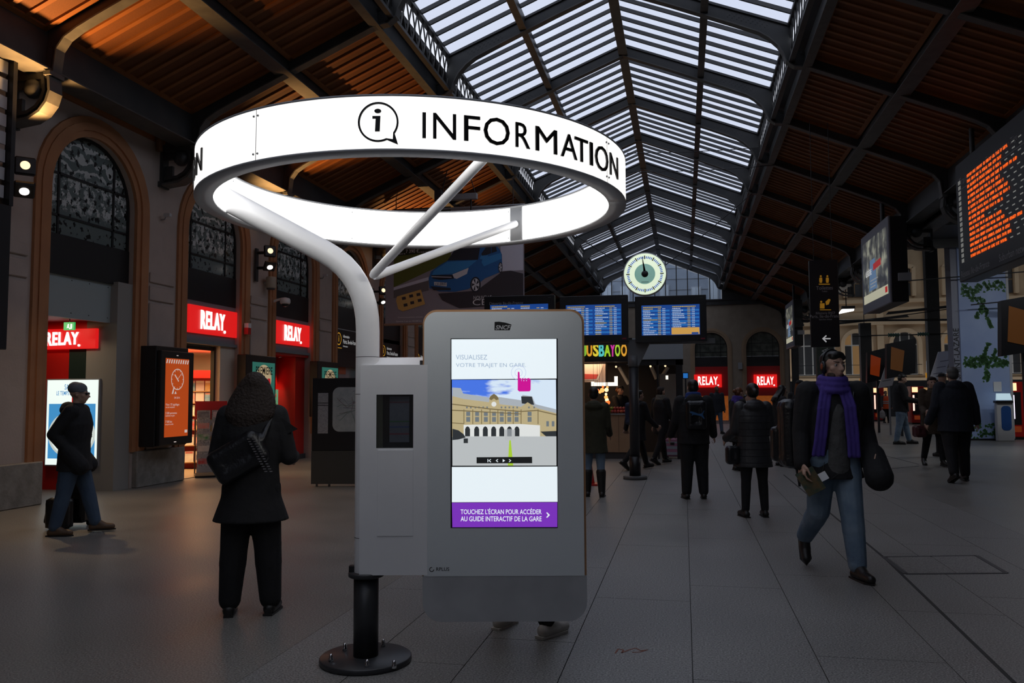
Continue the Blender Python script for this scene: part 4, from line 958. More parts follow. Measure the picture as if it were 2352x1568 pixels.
# tall orange display on the pier
ds = thing('display_screen', 'tall black display case with orange clock notice on the plastered pier', 'screen', (WL+.05, 13.25, .70), PI/2)
MB(BLACK).box((-.40, -.32, 0), (.56, 0, 1.76)).build('case', ds, bevel=.01)
MB(BLACK).box((-.36, -.40, .02), (.62, -.30, 1.68)).build('front_housing', ds, bevel=.012)
ORA = em('display_orange', (.62, .085, .012), .62); OWH = em('display_white', (.85, .72, .66), .6)
MB(ORA).box((-.24, -.404, .16), (.46, -.40, 1.55)).build('lit_sheet', ds)
for i in range(10):
    x = -.23+i*.069; MB(OWH).prism([(x, 1.46), (x+.03, 1.46), (x+.055, 1.53), (x+.025, 1.53)], -.407, -.405, OWH, 'xz').build('hazard_stripe', ds)
cz = 1.18
MB(OWH).raw([(.11+r*math.cos(2*PI*i/28), -.407, cz+r*math.sin(2*PI*i/28)) for r in (.19, .175) for i in range(28)], [(i, (i+1) % 28, 28+(i+1) % 28, 28+i) for i in range(28)]).build('clock_ring', ds, fix=False)
for a in range(12): MB(OWH).box((-.004, -.001, .15), (.004, .001, .172)).build('clock_tick', ds).matrix_local = Matrix.Translation((.11, -.407, cz)) @ Matrix.Rotation(a*PI/6, 4, 'Y')
for a, l, wd in ((.85, .17, .006), (-.8, .12, .02), (2.4, .05, .02)): MB(OWH).box((-wd/2, -.001, 0), (wd/2, .001, l)).build('clock_hand', ds).matrix_local = Matrix.Translation((.11, -.408, cz)) @ Matrix.Rotation(a, 4, 'Y')
MB(OWH).prism([(-.05, .92), (0, 1.04), (.02, 1.03), (-.01, .92)], -.407, -.405, OWH, 'xz').prism([(.03, .92), (.06, .97), (.09, .92)], -.407, -.405, OWH, 'xz').build('worker_icon', ds)
for s, x, z, hh in (('EN 2014,', .11, .85, .05), ('9 km / 37 aiguillages', -.22, .73, .055), ('ont été remplacés', -.22, .685, .04), ('5 500 personnes', -.22, .58, .055), ('mobilisées en gare', -.22, .535, .04), ('7 500 bus', -.22, .43, .055), ('ont pris le relais', -.22, .385, .04)):
    text(s, OWH, ds, (x, -.406, z), hh, ext=.0005, xs=.9, align='CENTER' if x > 0 else 'LEFT')
MB(OWH).box((.36, -.407, .22), (.44, -.405, .27)).build('corner_mark', ds); MB(OWH).box((.08, -.402, 1.60), (.13, -.40, 1.612)).box((.05, -.402, .06), (.12, -.40, .075)).build('makers_mark', ds)
# film-magazine light boxes on two piers
TEAL = em('film_teal', (.04, .22, .17), .5); CREAM = em('film_cream', (.62, .48, .28), .6)
for yc, lab in ((16.78, 'black wall light box with teal film-magazine poster left of the spotlit red shop front'), (20.30, 'black wall light box with teal film-magazine poster right of the red shop front')):
    t = thing('poster_case', lab, 'poster', (WL+.02, yc, 1.05), PI/2, 'film poster cases')
    MB(BLACK).box((-.66, -.22, 0), (.66, 0, 1.42)).build('case', t, bevel=.012)
    MB(TEAL).box((-.40, -.224, .15), (.60, -.22, 1.27)).build('lit_sheet', t)
    MB(CREAM).raw([(.10+.34*math.cos(2*PI*i/28), -.226, .92+.30*math.sin(2*PI*i/28)) for i in range(28)], [tuple(range(28))]).build('cream_disc', t, fix=False)
    text('PREMIERE', INK, t, (.10, -.230, 1.08), .24, ext=.001, xs=.74, bold=.01)
    MB(BLACK).prism([(-.02, .2), (.0, .8), (.06, .98), (.13, .98), (.18, .8), (.2, .2)], -.229, -.227, None, 'xz').build('printed_figure', t)
    MB(em('film_red', (.6, .02, .03), .6)).prism([(.24, .75), (.33, .62), (.40, .78), (.38, .92), (.27, .92)], -.229, -.227, None, 'xz').build('red_badge', t)
# paired projector lamps on the piers: one washing the ceiling, one the floor
def projector(y, i, lab):
    t = thing('pair_of_projectors', lab, 'lamp', (WL+.035, y, 4.25), 0, 'pier projectors')
    MB(DARK).box((0, -.05, -.12), (.04, .05, .62)).build('back_plate', t)
    for z, tilt, colr in ((.54, 1.05, (1., .72, .42)), (.20, -.55, (1., .86, .72))):
        MB(BLACK).tube([(.03, 0, z-.02), (.2, 0, z-.02), (.3, 0, z)], .035, n=10).build('arm', t)
        s = 1 if z > .3 else -1; nrm = Vector((.55, -.55, .10)) if s > 0 else Vector((.45, -.45, -.75))
        Mh = Matrix.Translation((.36, -.04, z)) @ nrm.to_track_quat('Z', 'Y').to_matrix().to_4x4()
        o = MB(BLACK).box((-.13, -.13, -.05), (.13, .13, .03)).build('lamp_head', t, bevel=.02); o.matrix_local = Mh
        MB(em('projector_glow_%d' % (s > 0), (1., .72, .42) if s > 0 else (1., .92, .85), 1.6 if s > 0 else 4)).lathe([(.062, .031), (.062, .036)], n=20).build('lens', o)
    lamp('SPOT', 'ceiling_wash', (.62, -.1, .66), 620, (1., .50, .16), t, (.40, -.12, 1), spot_size=1.6, spot_blend=.7, shadow_soft_size=.06)
    lamp('SPOT', 'floor_wash', (.42, 0, .14), 230, (1., .68, .36), t, (.5, .12, -1), spot_size=1.5, spot_blend=.8, shadow_soft_size=.06)
projector(YC(0)-BAY/2-.12, 0, 'pair of black projector lamps on the pier left of the recessed shop entrance')
projector(YC(2)-BAY/2-.2, 1, 'pair of black projector lamps above the film poster left of the red shop front')
projector(YC(4)-BAY/2-.2, 2, 'pair of black projector lamps on the pier beside the car banner')
projector(YC(6)-BAY/2-.2, 3, 'pair of black projector lamps on the left wall beyond the car banner')
# speaker, dome camera, alarm beacon, small cameras
t = thing('loudspeaker', 'small cream column loudspeaker under the wall projectors beside the dome camera', 'loudspeaker', on(616, 650, 0, WL+.1)-Vector((.05, 0, 0)), 0)
MB(mat('cream_plastic', (.42, .38, .30), .5)).lathe([(.10, -.12), (.115, -.1), (.115, .12), (.10, .14)], n=18, c=(.12, 0, 0)).build('body', t); MB(GREY).box((-.08, -.03, -.03), (.06, .03, .03)).build('bracket', t); MB(DARK).lathe([(.09, -.15), (.10, -.12)], n=18, c=(.12, 0, 0)).build('grille', t)
p = on(655, 692, 0, WL+.35)
t = thing('dome_camera', 'white dome security camera on a curved wall arm', 'camera', p, 0)
MB(WHITE).box((-.36, -.06, -.09), (-.30, .06, .09)).build('wall_plate', t); MB(WHITE).tube([(-.32, 0, 0), (-.2, 0, .04), (-.08, 0, .06), (0, 0, .06)], .03, n=12).build('arm', t)
MB(WHITE).lathe([(.03, .09), (.10, .07), (.12, .03), (.12, -.03), (.10, -.06)], n=20).build('housing', t); MB(BLACK).ball((0, 0, -.06), (.085, .085, .07)).build('dome', t)
t = thing('alarm_beacon', 'white and red fire alarm box on the tan moulding by the red sign', 'alarm', on(568, 755, 0, WL+.10), 0)
MB(WHITE).box((-.04, -.06, .02), (.06, .06, .12)).build('body', t); MB(RED2).box((-.04, -.07, -.12), (.06, .05, .02)).build('red_sounder', t)
for i, (px, py, lab) in enumerate(((383, 497, 'tiny grey wall camera between the first two arches'), (745, 634, 'tiny grey wall camera on the pier beside the curved white arm'))):
    t = thing('wall_camera', lab, 'camera', on(px, py, 0, WL+.12), 0)
    MB(GREY).tube([(-.12, 0, -.06), (-.03, -.02, -.06), (0, -.02, 0)], .012, n=8).build('arm', t); MB(LGREY).box((-.03, -.05, -.01), (.09, .02, .05)).build('body', t)
# free-standing network map board
p0, p1 = fl(714, 1118), fl(806, 1118)
t = thing('map_board', 'free-standing black board with a pale network map and timetable strip', 'notice board', p0, math.atan2((p1-p0).y, (p1-p0).x)); 
MB(BLACK).box((0, 0, .62), (1.45, .16, 1.88)).build('upper_case', t, bevel=.01); MB(mat('grey_board', (.045, .045, .042), .6)).box((0, 0, .05), (1.45, .16, .62)).build('lower_case', t)
for x in (.08, .30, 1.3): MB(GREY).lathe([(.02, 0), (.02, .06)], n=8, c=(x, .08, 0)).build('foot', t)
MAPM = mat('map_paper', (.42, .45, .45), .4, noise=(.32, .36, .37), nscale=9)
MB(MAPM).prism(rrect(.37, 1.38, .95, 1.72, .12), -.008, 0, MAPM, 'xz').build('map_sheet', t)
MB(mat('strip_paper', (.38, .38, .40), .5, noise=(.22, .22, .24), nscale=60)).box((.11, -.006, .92), (.29, 0, 1.62)).build('timetable_strip', t)
for z in (1.44, 1.40): MB(BLACK).box((.11, -.008, z), (.29, -.006, z+.012)).build('strip_rule', t)
LM = [mat('map_line_%d' % i, c, .5) for i, c in enumerate(((.15, .16, .2), (.2, .12, .12), (.12, .2, .16)))]
random.seed(11)
for i in range(9):
    x, z = .42+random.random()*.3, 1.0+random.random()*.65; pts = [(x, z)]
    for j in range(5): x = min(max(x+random.uniform(.02, .25), .42), 1.33); z = min(max(z+random.uniform(-.18, .18), 1.0), 1.68); pts.append((x, z))
    MB(LM[i % 3]).strip(pts, .002, .007, LM[i % 3], 'y', -.009).build('map_line', t)
# tall dark banner box on the first pier at the picture's left edge
t = thing('hanging_case', 'tall dark hanging sign case with louvred glass top on the first pier', 'sign', on(8, 700, 0, WL+.42), 0)
z0 = t.location.z; MB(BLACK).box((-.42, -.7, on(8, 803, 0, WL+.42).z-z0), (.05, .03, on(8, 470, 0, WL+.42).z-z0)).build('case', t, bevel=.01)
zt0, zt1 = on(8, 470, 0, WL+.42).z-z0, on(8, 90, 0, WL+.42).z-z0
MB(BLACK).box((-.05, -.02, zt0), (.05, .05, zt1)).build('post', t)
LV = mat('louvre_glass', (.55, .58, .62), .2)
for i in range(9): MB(LV).box((-.06, -.7, zt0+.1+i*(zt1-zt0)/9.2), (-.03, -.03, zt0+.1+i*(zt1-zt0)/9.2+.17)).build('louvre', t)
# rain pipes in two corners
for k in (1, 2, 3):
    yy = YK(k)-.32; t = tag(put('rain_pipe', None, None, (WL+.12, yy, 6.0)), 'bronze rain pipe elbow below the cornice at the %s console' % ordn[k], 'pipe')
    MB(mat('bronze_pipe', (.16, .08, .035), .4)).tube([(.18, 0, .75), (.18, 0, .5), (.08, 0, .38), (.02, 0, .2), (.02, 0, 0)], .06, n=12).build('elbow', t); MB(MATS['bronze_pipe']).lathe([(.08, .70), (.08, .78)], n=14, c=(.18, 0, 0)).build('collar', t)
# pendants along the lantern foot on the right
for i, (px, py) in enumerate(((1803, 238), (1767, 340), (1722, 475), (1667, 635), (1660, 655))):
    p = on(px, py, 0, AX+OE+.12)
    t = thing('roof_lamp', 'small bell-shaped lamp glowing under the lantern foot on the right-hand roof', 'lamp', p, 0, 'lamps under the lantern foot')
    MB(IRON).lathe([(.05, .30), (.09, .26), (.12, .12), (.20, .04), (.21, 0)], n=18).build('shade', t); MB(em('roof_lamp_glow', (1., .62, .28), 4.)).lathe([(.18, -.012), (.18, .0)], n=18).build('lens', t); MB(IRON).box((-.03, -.03, .28), (.03, .03, .62)).build('bracket', t)
lamp_y = None
# ================================================================ HANGING SIGNS, SCREENS, CLOCK
BEZ = mat('screen_bezel', (.010, .010, .012), .35)
BLU = em('screen_blue', (.010, .055, .26), .9); BLU2 = em('screen_blue_light', (.02, .15, .47), .9); SYE = em('screen_yellow', (.62, .42, .05), .8); SWT = em('screen_pale', (.60, .68, .85), .7); SOR = em('screen_amber', (.62, .34, .08), .9); SRD = em('screen_rose', (.5, .25, .3), .8)
YM = 15.45
def monitor(px0, px1, lab, blank=False, notice=False):
    a, b_ = on(px0, 681, 1, YM), on(px1, 784, 1, YM); w = b_.x-a.x; h = a.z-b_.z
    t = thing('departure_monitor', lab, 'screen', ((a.x+b_.x)/2, YM, b_.z), 0, 'row of departure monitors')
    MB(BEZ).box((-w/2, 0, 0), (w/2, .16, h)).build('housing', t, bevel=.006)
    sx0, sx1, sz0, sz1 = -w/2+.12, w/2-.12, .13, h-.17
    MB(BLU).box((sx0, -.004, sz0), (sx1, 0, sz1)).build('panel', t)
    cols = ((sx0+.01, (sx0+sx1)/2-.015), ((sx0+sx1)/2+.015, sx1-.01)); n = 16; rh = (sz1-sz0-.02)/n
    rows = MB(BLU2); tx = MB(SWT); ty = MB(SYE)
    for ci, (x0, x1) in enumerate(cols):
        for r in range(n):
            z = sz1-.02-(r+1)*rh
            if notice and ci == 1 and r >= 12: continue
            if r % 2 == 0 and r: rows.box((x0, -.0055, z), (x1, -.005, z+rh*.92))
            m = ty if r == 0 or random.random() < .15 else tx
            x = x0+.02; e = x0+(.12+random.random()*.16)*(1.6 if r == 0 else 1)
            while x < e: l = random.uniform(.012, .035); m.box((x, -.007, z+rh*.25), (min(x+l, e), -.006, z+rh*.72)); x += l+.006
            if r:
                for xx, mm in ((x1-.21, ty), (x1-.13, tx)):
                    for i in range(4): mm.box((xx+i*.014, -.007, z+rh*.25), (xx+i*.014+.009, -.006, z+rh*.72))
    for b2, nm in ((rows, 'timetable_rows'), (tx, 'timetable_text'), (ty, 'timetable_times')): tag(b2.build(nm, t, fix=False), kind='stuff')
    if notice: MB(SOR).box((cols[1][0], -.006, sz0+.01), (cols[1][1], -.004, sz0+4*rh)).build('amber_notice', t); MB(BLU).box((cols[1][1]-.14, -.008, sz0+.012), (cols[1][1]-.02, -.006, sz0+.045)).build('notice_tab', t)
    MB(mat('maker_red', (.25, .02, .04), .5)).box((w/2-.11, -.003, .045), (w/2-.035, 0, .07)).build('maker_mark', t); MB(DARK).box((w/2-.12, -.002, h-.06), (w/2-.06, 0, h-.05)).build('model_mark', t)
    return t
random.seed(5)
monitor(1458, 1624, 'right-hand departure monitor with an amber notice, beside the steel monitor post', notice=True)
monitor(1285, 1443, 'middle departure monitor left of the steel monitor post')
m3 = monitor(1112, 1274, 'left departure monitor mostly hidden behind the touch-screen panel')
text('Départs Ile-de-France', mat('dim_white_print', (.35, .35, .37), .5), m3, (-.25, -.006, .75), .075, ext=.001)
p = fl(1459, 1100)
t = thing('monitor_post', 'dark steel post with forked grey head carrying the departure monitors', 'post', p, 0)
POSTG = mat('post_grey', (.17, .175, .18), .5)
MB(mat('post_foot', (.10, .10, .10), .6)).lathe([(.22, 0), (.22, .055), (.20, .065)], n=28).build('foot_disc', t)
zs1 = on(1459, 842, 1, p.y).z
MB(BLACK).lathe([(.105, .06), (.105, .42)], n=20).build('sleeve', t); MB(KDARK).lathe([(.092, .42), (.092, zs1)], n=20).build('shaft', t)
zt1 = on(1459, 786, 1, p.y).z
MB(POSTG).lathe([(.10, zs1), (.10, zt1-.25)], n=20).prism([(-.10, zs1+.02), (.10, zs1+.02), (.32, zt1), (-.10, zt1)], -.06, .06, POSTG, 'xz').build('forked_head', t)
MB(POSTG).box((-3.0, .08, zt1-.03), (1.5, .2, zt1+.06)).build('cross_bar', t)
# station clock on cables
c = on(1481.5, 630, 1, 27.); R_ = .68
t = thing('station_clock', 'round glowing station clock with blue minute strokes hung on cables', 'clock', c, 0)
MB(LGREY).lathe([(R_-.01, -.10), (R_+.025, -.08), (R_+.025, .08), (R_-.01, .10)], n=48).build('case', t).rotation_euler = (PI/2, 0, 0)
DIAL = em('clock_dial_glow', (.78, .90, .68), .95)
MB(DIAL).lathe([(R_-.01, .10), (R_-.01, .105)], n=48).build('dial', t).rotation_euler = (PI/2, 0, 0)
MB(em('clock_centre', (.20, .38, .33), .8)).lathe([(.33, .106), (.33, .108)], n=40).build('inner_dial', t).rotation_euler = (PI/2, 0, 0)
CB = em('clock_blue', (.03, .10, .60), .7)
for i in range(60):
    big = i % 5 == 0; m = CB if not big else INK
    MB(m).box((-.016 if big else -.014, -.114, .485 if big else .50), (.016 if big else .014, -.108, .60 if big else .575)).build('minute_stroke', t).rotation_euler = (0, i*PI/30, 0)
MB(INK).lathe([(.11, .108), (.11, .13), (.06, .15)], n=20).build('hub', t).rotation_euler = (PI/2, 0, 0)
for a, l, w in ((-.135, .56, .035), (-.10, .36, .05)): MB(INK).prism([(-w, 0), (w, 0), (.008, l), (-.008, l)], -.135, -.125, INK, 'xz').build('hand', t).rotation_euler = (0, a, 0)
MB(INK).box((-.12, -.112, -.27), (.12, -.109, -.255)).build('maker_name', t)
def cable(px0, p1, lab):
    o = MB(BLACK).tube([px0, (Vector(px0)+Vector(p1))/2+Vector((0, 0, -.05)), p1], .016, n=6).build('suspension_cable'); tag(o, lab, 'cable', 'clock cables')
cable(c+Vector((.62, 0, .25)), (AX+OE-.05, 27.6, 8.15), 'dark cable from the clock to the right lantern foot')
cable(c+Vector((-.62, 0, .25)), (AX-OE+.05, 27.6, 8.15), 'dark cable from the clock to the left lantern foot')
for (px, py, px2, py2) in ((1440, 352, 1890, 325), (1440, 395, 1850, 372)):
    pts = [on(px+(px2-px)*i/6, py+(py2-py)*i/6+6*math.sin(PI*i/6), 1, 24.) for i in range(7)]
    tag(MB(BLACK).tube(pts, .012, n=5).build('tie_wire'), 'thin slack wire slung across under the glazed roof', 'wire', 'slack roof wires')
# car advertisement banner
YBN = 22.
ban = on(885, 748, 1, YBN); btr = on(1203, 470, 1, YBN); bx_ = lambda px: on(px, 620, 1, YBN).x-ban.x; bz_ = lambda py: on(1040, py, 1, YBN).z-ban.z
t = thing('advertising_banner', 'large hanging fabric banner showing a blue hatchback on a road', 'banner', ban, 0)
w, h = btr.x-ban.x, btr.z-ban.z
BN = {n: mat('banner_'+n, c, .7) for n, c in dict(grass=(0.17, 0.187, 0.034), tree=(0.034, 0.0425, 0.0204), road=(0.374, 0.34, 0.374), pale=(0.782, 0.782, 0.884), kerb=(0.187, 0.17, 0.17), shadow=(0.0595, 0.051, 0.0595), car=(0.034, 0.17, 0.459), car2=(0.0595, 0.323, 0.714), glass=(0.034, 0.0374, 0.051), light=(0.85, 0.85, 0.884), tag=(0.816, 0.51, 0.153), pink=(0.476, 0.34, 0.34), white=(0.9, 0.9, 0.9)).items()}
MB(BN['road']).box((0, 0, .05), (w, .02, h)).build('fabric', t)
MB(mat('banner_batten', (.4, .24, .16), .5)).tube([(-.03, .01, .03), (w+.03, .01, .03)], .035, n=10).build('bottom_batten', t); MB(GREY).tube([(-.03, .01, h), (w+.03, .01, h)], .035, n=10).build('top_batten', t)
for x in (.3, w-.3): MB(BLACK).tube([(x, .01, h), (x, .01, 7.6-ban.z)], .012, n=6).build('hanging_wire', t)
CROP = lambda x, y: (840+x/5.113, 540+y/5.113)
def bp(pts, m, name, lv):
    q = [CROP(*p) for p in pts]; MB(BN[m]).raw([(bx_(x), -.002-.002*lv, bz_(y)) for x, y in q], [tuple(range(len(q)))]).build(name, t, fix=False)
bp([(330, -340), (1000, -340), (1000, 300), (330, 590)], 'grass', 'printed_meadow', 1); bp([(330, -340), (1000, -340), (1000, 180), (330, 220)], 'tree', 'printed_trees', 2)
bp([(330, 590), (740, 480), (740, 520), (330, 625)], 'pale', 'printed_kerb', 2); bp([(330, 625), (740, 520), (740, 640), (330, 720)], 'kerb', 'printed_verge', 2)
bp([(1580, 110), (1850, 110), (1850, 440), (1600, 440)], 'pale', 'printed_bright_road', 1); bp([(850, 680), (1300, 660), (1600, 450), (1700, 440), (1850, 480), (1850, 830), (1100, 860), (900, 760)], 'shadow', 'printed_shadow', 2)
bp([(740, 500), (765, 420), (860, 350), (960, 300), (1040, 180), (1150, 130), (1400, 115), (1520, 125), (1575, 190), (1600, 250), (1605, 380), (1590, 450), (1400, 520), (1350, 560), (1200, 640), (1050, 665), (860, 655), (750, 610)], 'car', 'car_body', 3)
bp([(800, 410), (960, 310), (1310, 305), (1200, 390), (1030, 450), (780, 460)], 'car2', 'car_bonnet', 4); bp([(960, 295), (1045, 180), (1150, 135), (1350, 140), (1320, 300)], 'glass', 'car_windscreen', 5)
bp([(1360, 230), (1420, 150), (1470, 140), (1475, 230), (1370, 270)], 'glass', 'car_window', 5); bp([(1480, 150), (1530, 150), (1545, 210), (1480, 230)], 'glass', 'car_window', 5); bp([(1380, 280), (1590, 230), (1595, 300), (1390, 380), (1360, 330)], 'car2', 'car_flank', 4)
bp([(1020, 460), (1210, 390), (1190, 460), (1070, 515), (1040, 505)], 'light', 'car_headlamp', 5); bp([(770, 460), (1020, 465), (1040, 510), (880, 520), (790, 500)], 'glass', 'car_grille', 5); bp([(775, 475), (1010, 490), (1010, 498), (775, 483)], 'light', 'grille_bar', 6)
bp([(760, 590), (1000, 620), (1000, 645), (800, 640)], 'glass', 'car_air_intake', 5); bp([(805, 540), (955, 555), (952, 600), (805, 582)], 'light', 'number_plate', 5); bp([(1340, 290), (1355, 255), (1440, 250), (1430, 280), (1370, 300)], 'car2', 'car_mirror', 6)
for cx, cy, rx, ry in ((1290, 590, 62, 92), (1583, 400, 26, 62)):
    bp([(cx+rx*math.cos(2*PI*i/20), cy+ry*math.sin(2*PI*i/20)) for i in range(20)], 'glass', 'car_tyre', 5); bp([(cx+rx*.72*math.cos(2*PI*i/20), cy+ry*.8*math.sin(2*PI*i/20)) for i in range(20)], 'light', 'car_wheel', 6)
    for k in range(5): a = 2*PI*k/5; bp([(cx+rx*.1*math.cos(a+1.2), cy+ry*.1*math.sin(a+1.2)), (cx+rx*.7*math.cos(a+.35), cy+ry*.75*math.sin(a+.35)), (cx+rx*.7*math.cos(a+.9), cy+ry*.75*math.sin(a+.9))], 'glass', 'wheel_gap', 7)
bp([(370, 700), (650, 625), (700, 800), (440, 880), (385, 850), (360, 750)], 'tag', 'printed_tag', 4)
for cx, cy in ((450, 725), (535, 700), (620, 685), (470, 805), (548, 780), (635, 755)): bp([(cx-24, cy-14), (cx+20, cy-22), (cx+26, cy+12), (cx-18, cy+20)], 'shadow', 'tag_icon', 5)
def btext(s, x, y, hh, wd, m='white', name='lettering'):
    px, py = CROP(x, y); o = text(s, BN[m], t, (bx_(px), -.016, bz_(py)), 1., ext=.001, align='LEFT'); d = o.data; xs_ = [v.co.x for v in d.vertices]; ys_ = [v.co.y for v in d.vertices]
    W_ = bx_(CROP(x+wd, y)[0])-bx_(px); o.scale = (W_/(max(xs_)-min(xs_)), (hh/5.113)*(bz_(600)-bz_(601))/(max(ys_)-min(ys_)), 1)
btext('7 390 €,', 470, 170, 50, 165); btext('à partir de', 385, 195, 22, 80); btext('sous conditions', 645, 182, 22, 160); btext('NOUVELLE', 1265, 745, 42, 210); btext('CELERIO', 1250, 800, 70, 555); btext('CELERIO', 815, 570, 30, 130, 'glass'); btext('Garantie 3 ans ou 100 000 km', 360, 998, 18, 300, 'white'); btext('Consommations mixtes', 380, 950, 14, 290, 'white')
# grey winch bar hanging behind the ring
p = on(1050, 452, 1, 21.)
t = thing('hanging_winch', 'grey horizontal winch bar hung from the left roof behind the ring', 'winch', p, 0)
MB(GREY).box((-.55, -.07, -.09), (.55, .07, .07)).build('bar', t, bevel=.01); MB(DARK).box((-.6, -.1, -.12), (-.42, .1, .2)).build('motor', t)
for x in (-.45, .5): MB(BLACK).tube([(x, 0, .05), (x*.6, 0, 7.6-p.z)], .012, n=6).build('chain', t)
MB(BLACK).tube([(.38, 0, -.08), (.38, 0, -.45)], .02, n=6).build('drop_cable', t)

# LED departure board, seen at a raking angle, faces the hall axis
XL = 5.6; y0l, y1l = 12.6, 18.46; z0l, z1l = 3.83, 6.27
t = thing('led_departure_board', 'big black departure board with rows of orange dot lettering', 'screen', (XL, (y0l+y1l)/2, z0l), -PI/2)
hw_ = (y1l-y0l)/2
MB(mat('board_black', (.018, .018, .021), .4)).box((-hw_, 0, 0), (hw_, .35, z1l-z0l)).build('housing', t, bevel=.02)
LEDO = em('led_orange', (1., .13, .012), 1.1); LEDW = em('led_white', (.45, .45, .42), .35)
bl = lambda px, py: (lambda q: (-(q.y-(y0l+y1l)/2), q.z-z0l))(on(px, py, 0, XL))
rows_o = []
lens = [610, 560, 553, 695, 548, 575, 612, 632, 570, 418, 563, 590, 738, 636, 655, 604, 604]
starts = [(265+i*2.35, 615+i*45.6) for i in range(17)]
tops = [355, 450, 515, 465, 632, 665, 700, 740, 835, 985, 950, 990, 970, 1080, 1128, 1210, 1290]
gl = MB(LEDO); gw = MB(LEDW)
for i in range(16):
    sx_, sy_ = starts[i]; x0, z0 = bl(2150+sx_/3.733, 240+sy_/3.733); x1 = bl(2150+lens[i]/3.733, 240+tops[i]/3.733)[0]
    x = x0
    while x < x1:
        wd = random.randint(2, 8)
        for k in range(wd):
            if x > x1: break
            gl.box((x, -.006, z0-.03), (x+.010, -.002, z0+.028)); gl.box((x+.010, -.006, z0+random.choice((-.03, -.008, .016))), (x+.026, -.002, z0+random.choice((-.004, .028)))); x += .042
        x += .045
    # scheduled times at the left edge and dim columns beyond
    xa = bl(2150+(190+i*2.3)/3.733, 240+(670+i*47)/3.733)
    for k in range(3): gw.box((xa[0]+k*.05, -.005, z0-.055), (xa[0]+k*.05+.035, -.003, z0+.02))
    x = x1+.2
    while x < hw_-.3: gw.box((x, -.005, z0-.02), (x+.12, -.003, z0-.0)); x += .3
tag(gl.build('led_rows', t, fix=False), kind='stuff'); tag(gw.build('led_columns', t, fix=False), kind='stuff')
PRN = mat('board_print', (.30, .30, .31), .5)
text('Trains au départ', PRN, t, (-hw_+.22, -.004, 2.02), .22, align='LEFT', ext=.001); text('Trains departing · Züge', PRN, t, (-hw_+1.75, -.004, 2.06), .16, align='LEFT', ext=.001)
text('Réseau Ile-de-France', PRN, t, (-hw_+.12, -.004, .14), .19, align='LEFT', ext=.001); text('Suburban network - Red Suburbana', PRN, t, (-hw_+2.2, -.004, .14), .19, align='LEFT', ext=.001)
MB(PRN).box((-hw_+.1, -.004, 1.86), (hw_-.1, -.002, 1.872)).build('rule', t)
for x in (-hw_+.5, hw_-.5): MB(IRON).tube([(x, .18, z1l-z0l), (x, .18, 6.9-z0l)], .05, n=10).build('hanger', t)
MB(IRON).tube([(-hw_-.08, .2, .1), (-hw_-.08, .2, 2.0)], .06, n=10).build('side_tube', t)
# two advertising screens parallel to the hall axis
SFR = mat('screen_frame', (.22, .22, .26), .35)
AD = mat('ad_picture', (.2, .2, .2), .3, emit=(.5, .5, .5), es=.55); nt = AD.node_tree
_n = nt.nodes.new('ShaderNodeTexNoise'); _n.inputs['Scale'].default_value = 2.2; _n.inputs['Detail'].default_value = 5; _tc = nt.nodes.new('ShaderNodeTexCoord'); _r = nt.nodes.new('ShaderNodeValToRGB'); e = _r.color_ramp.elements
e[0].position = .38; e[0].color = (.008, .008, .010, 1); e[1].position = .66; e[1].color = (.46, .46, .34, 1); q = e.new(.5); q.color = (.08, .08, .07, 1)
nt.links.new(_tc.outputs['Object'], _n.inputs['Vector']); nt.links.new(_n.outputs[0], _r.inputs[0]); nt.links.new(_r.outputs[0], nt.nodes['Principled BSDF'].inputs['Emission Color'])
def adscreen(y0, y1, lab, det=True):
    x = 5.2; z0, z1 = 3.88, 6.13
    t = thing('advertising_screen', lab, 'screen', (x, (y0+y1)/2, z0), -PI/2, 'hanging advertising screens')
    w = (y1-y0)/2; h = z1-z0
    MB(SFR).box((-w, 0, 0), (w, .06, h)).build('frame', t, bevel=.015); MB(BLACK).box((-w+.02, .06, .02), (w-.02, .45, h-.02)).build('housing', t)
    a0, a1, c0, c1 = -w+.22, w-.16, .26, h-.24
    MB(AD).box((a0, -.004, c0), (a1, 0, c1)).build('lit_picture', t)
    MB(em('ad_skyblue', (.16, .27, .45), .5)).prism([(a0+.7, c0+.3), (a0+1.7, c0+.3), (a0+1.5, c1-.6), (a0+.9, c1-.6)], -.006, -.005, None, 'xz').build('printed_figure', t)
    MB(em('ad_cream', (.62, .60, .44), .6)).box((a0, -.008, c0), (a1, -.006, c0+.24)).build('lower_strip', t); MB(em('ad_red', (.55, .02, .02), .6)).box((a1-.3, -.010, c0+.05), (a1-.06, -.008, c0+.2)).build('red_badge', t)
    text('LÉGÈRE', em('ad_white', (.75, .75, .75), .6), t, (a0+.72, -.012, c0+.82), .22, ext=.001, bold=.02); MB(em('ad_red2', (.45, .03, .03), .6)).prism([(a0+1.3, c0+.82), (a0+2.2, c0+.86), (a0+2.2, c0+1.04), (a0+1.3, c0+1.0)], -.012, -.010, None, 'xz').build('red_title_bar', t)
    for i in range(3): MB(em('ad_grey', (.4, .42, .45), .5)).box((a0+.9, -.010, c0+.56-i*.09), (a0+1.8-i*.15, -.008, c0+.59-i*.09)).build('print_line', t)
    MB(BLACK).tube([(0, .25, h-.02), (0, .25, 7.0-z0)], .06, n=10).build('hanger', t)
    MB(GREY).box((w+.0, .2, .55), (w+.08, .5, .75)).build('side_unit', t)
adscreen(22.55, 25.82, 'hanging advertising screen with blue figure and red lettering near the departure board'); adscreen(41.63, 44.57, 'distant hanging advertising screen near the far shop arches')
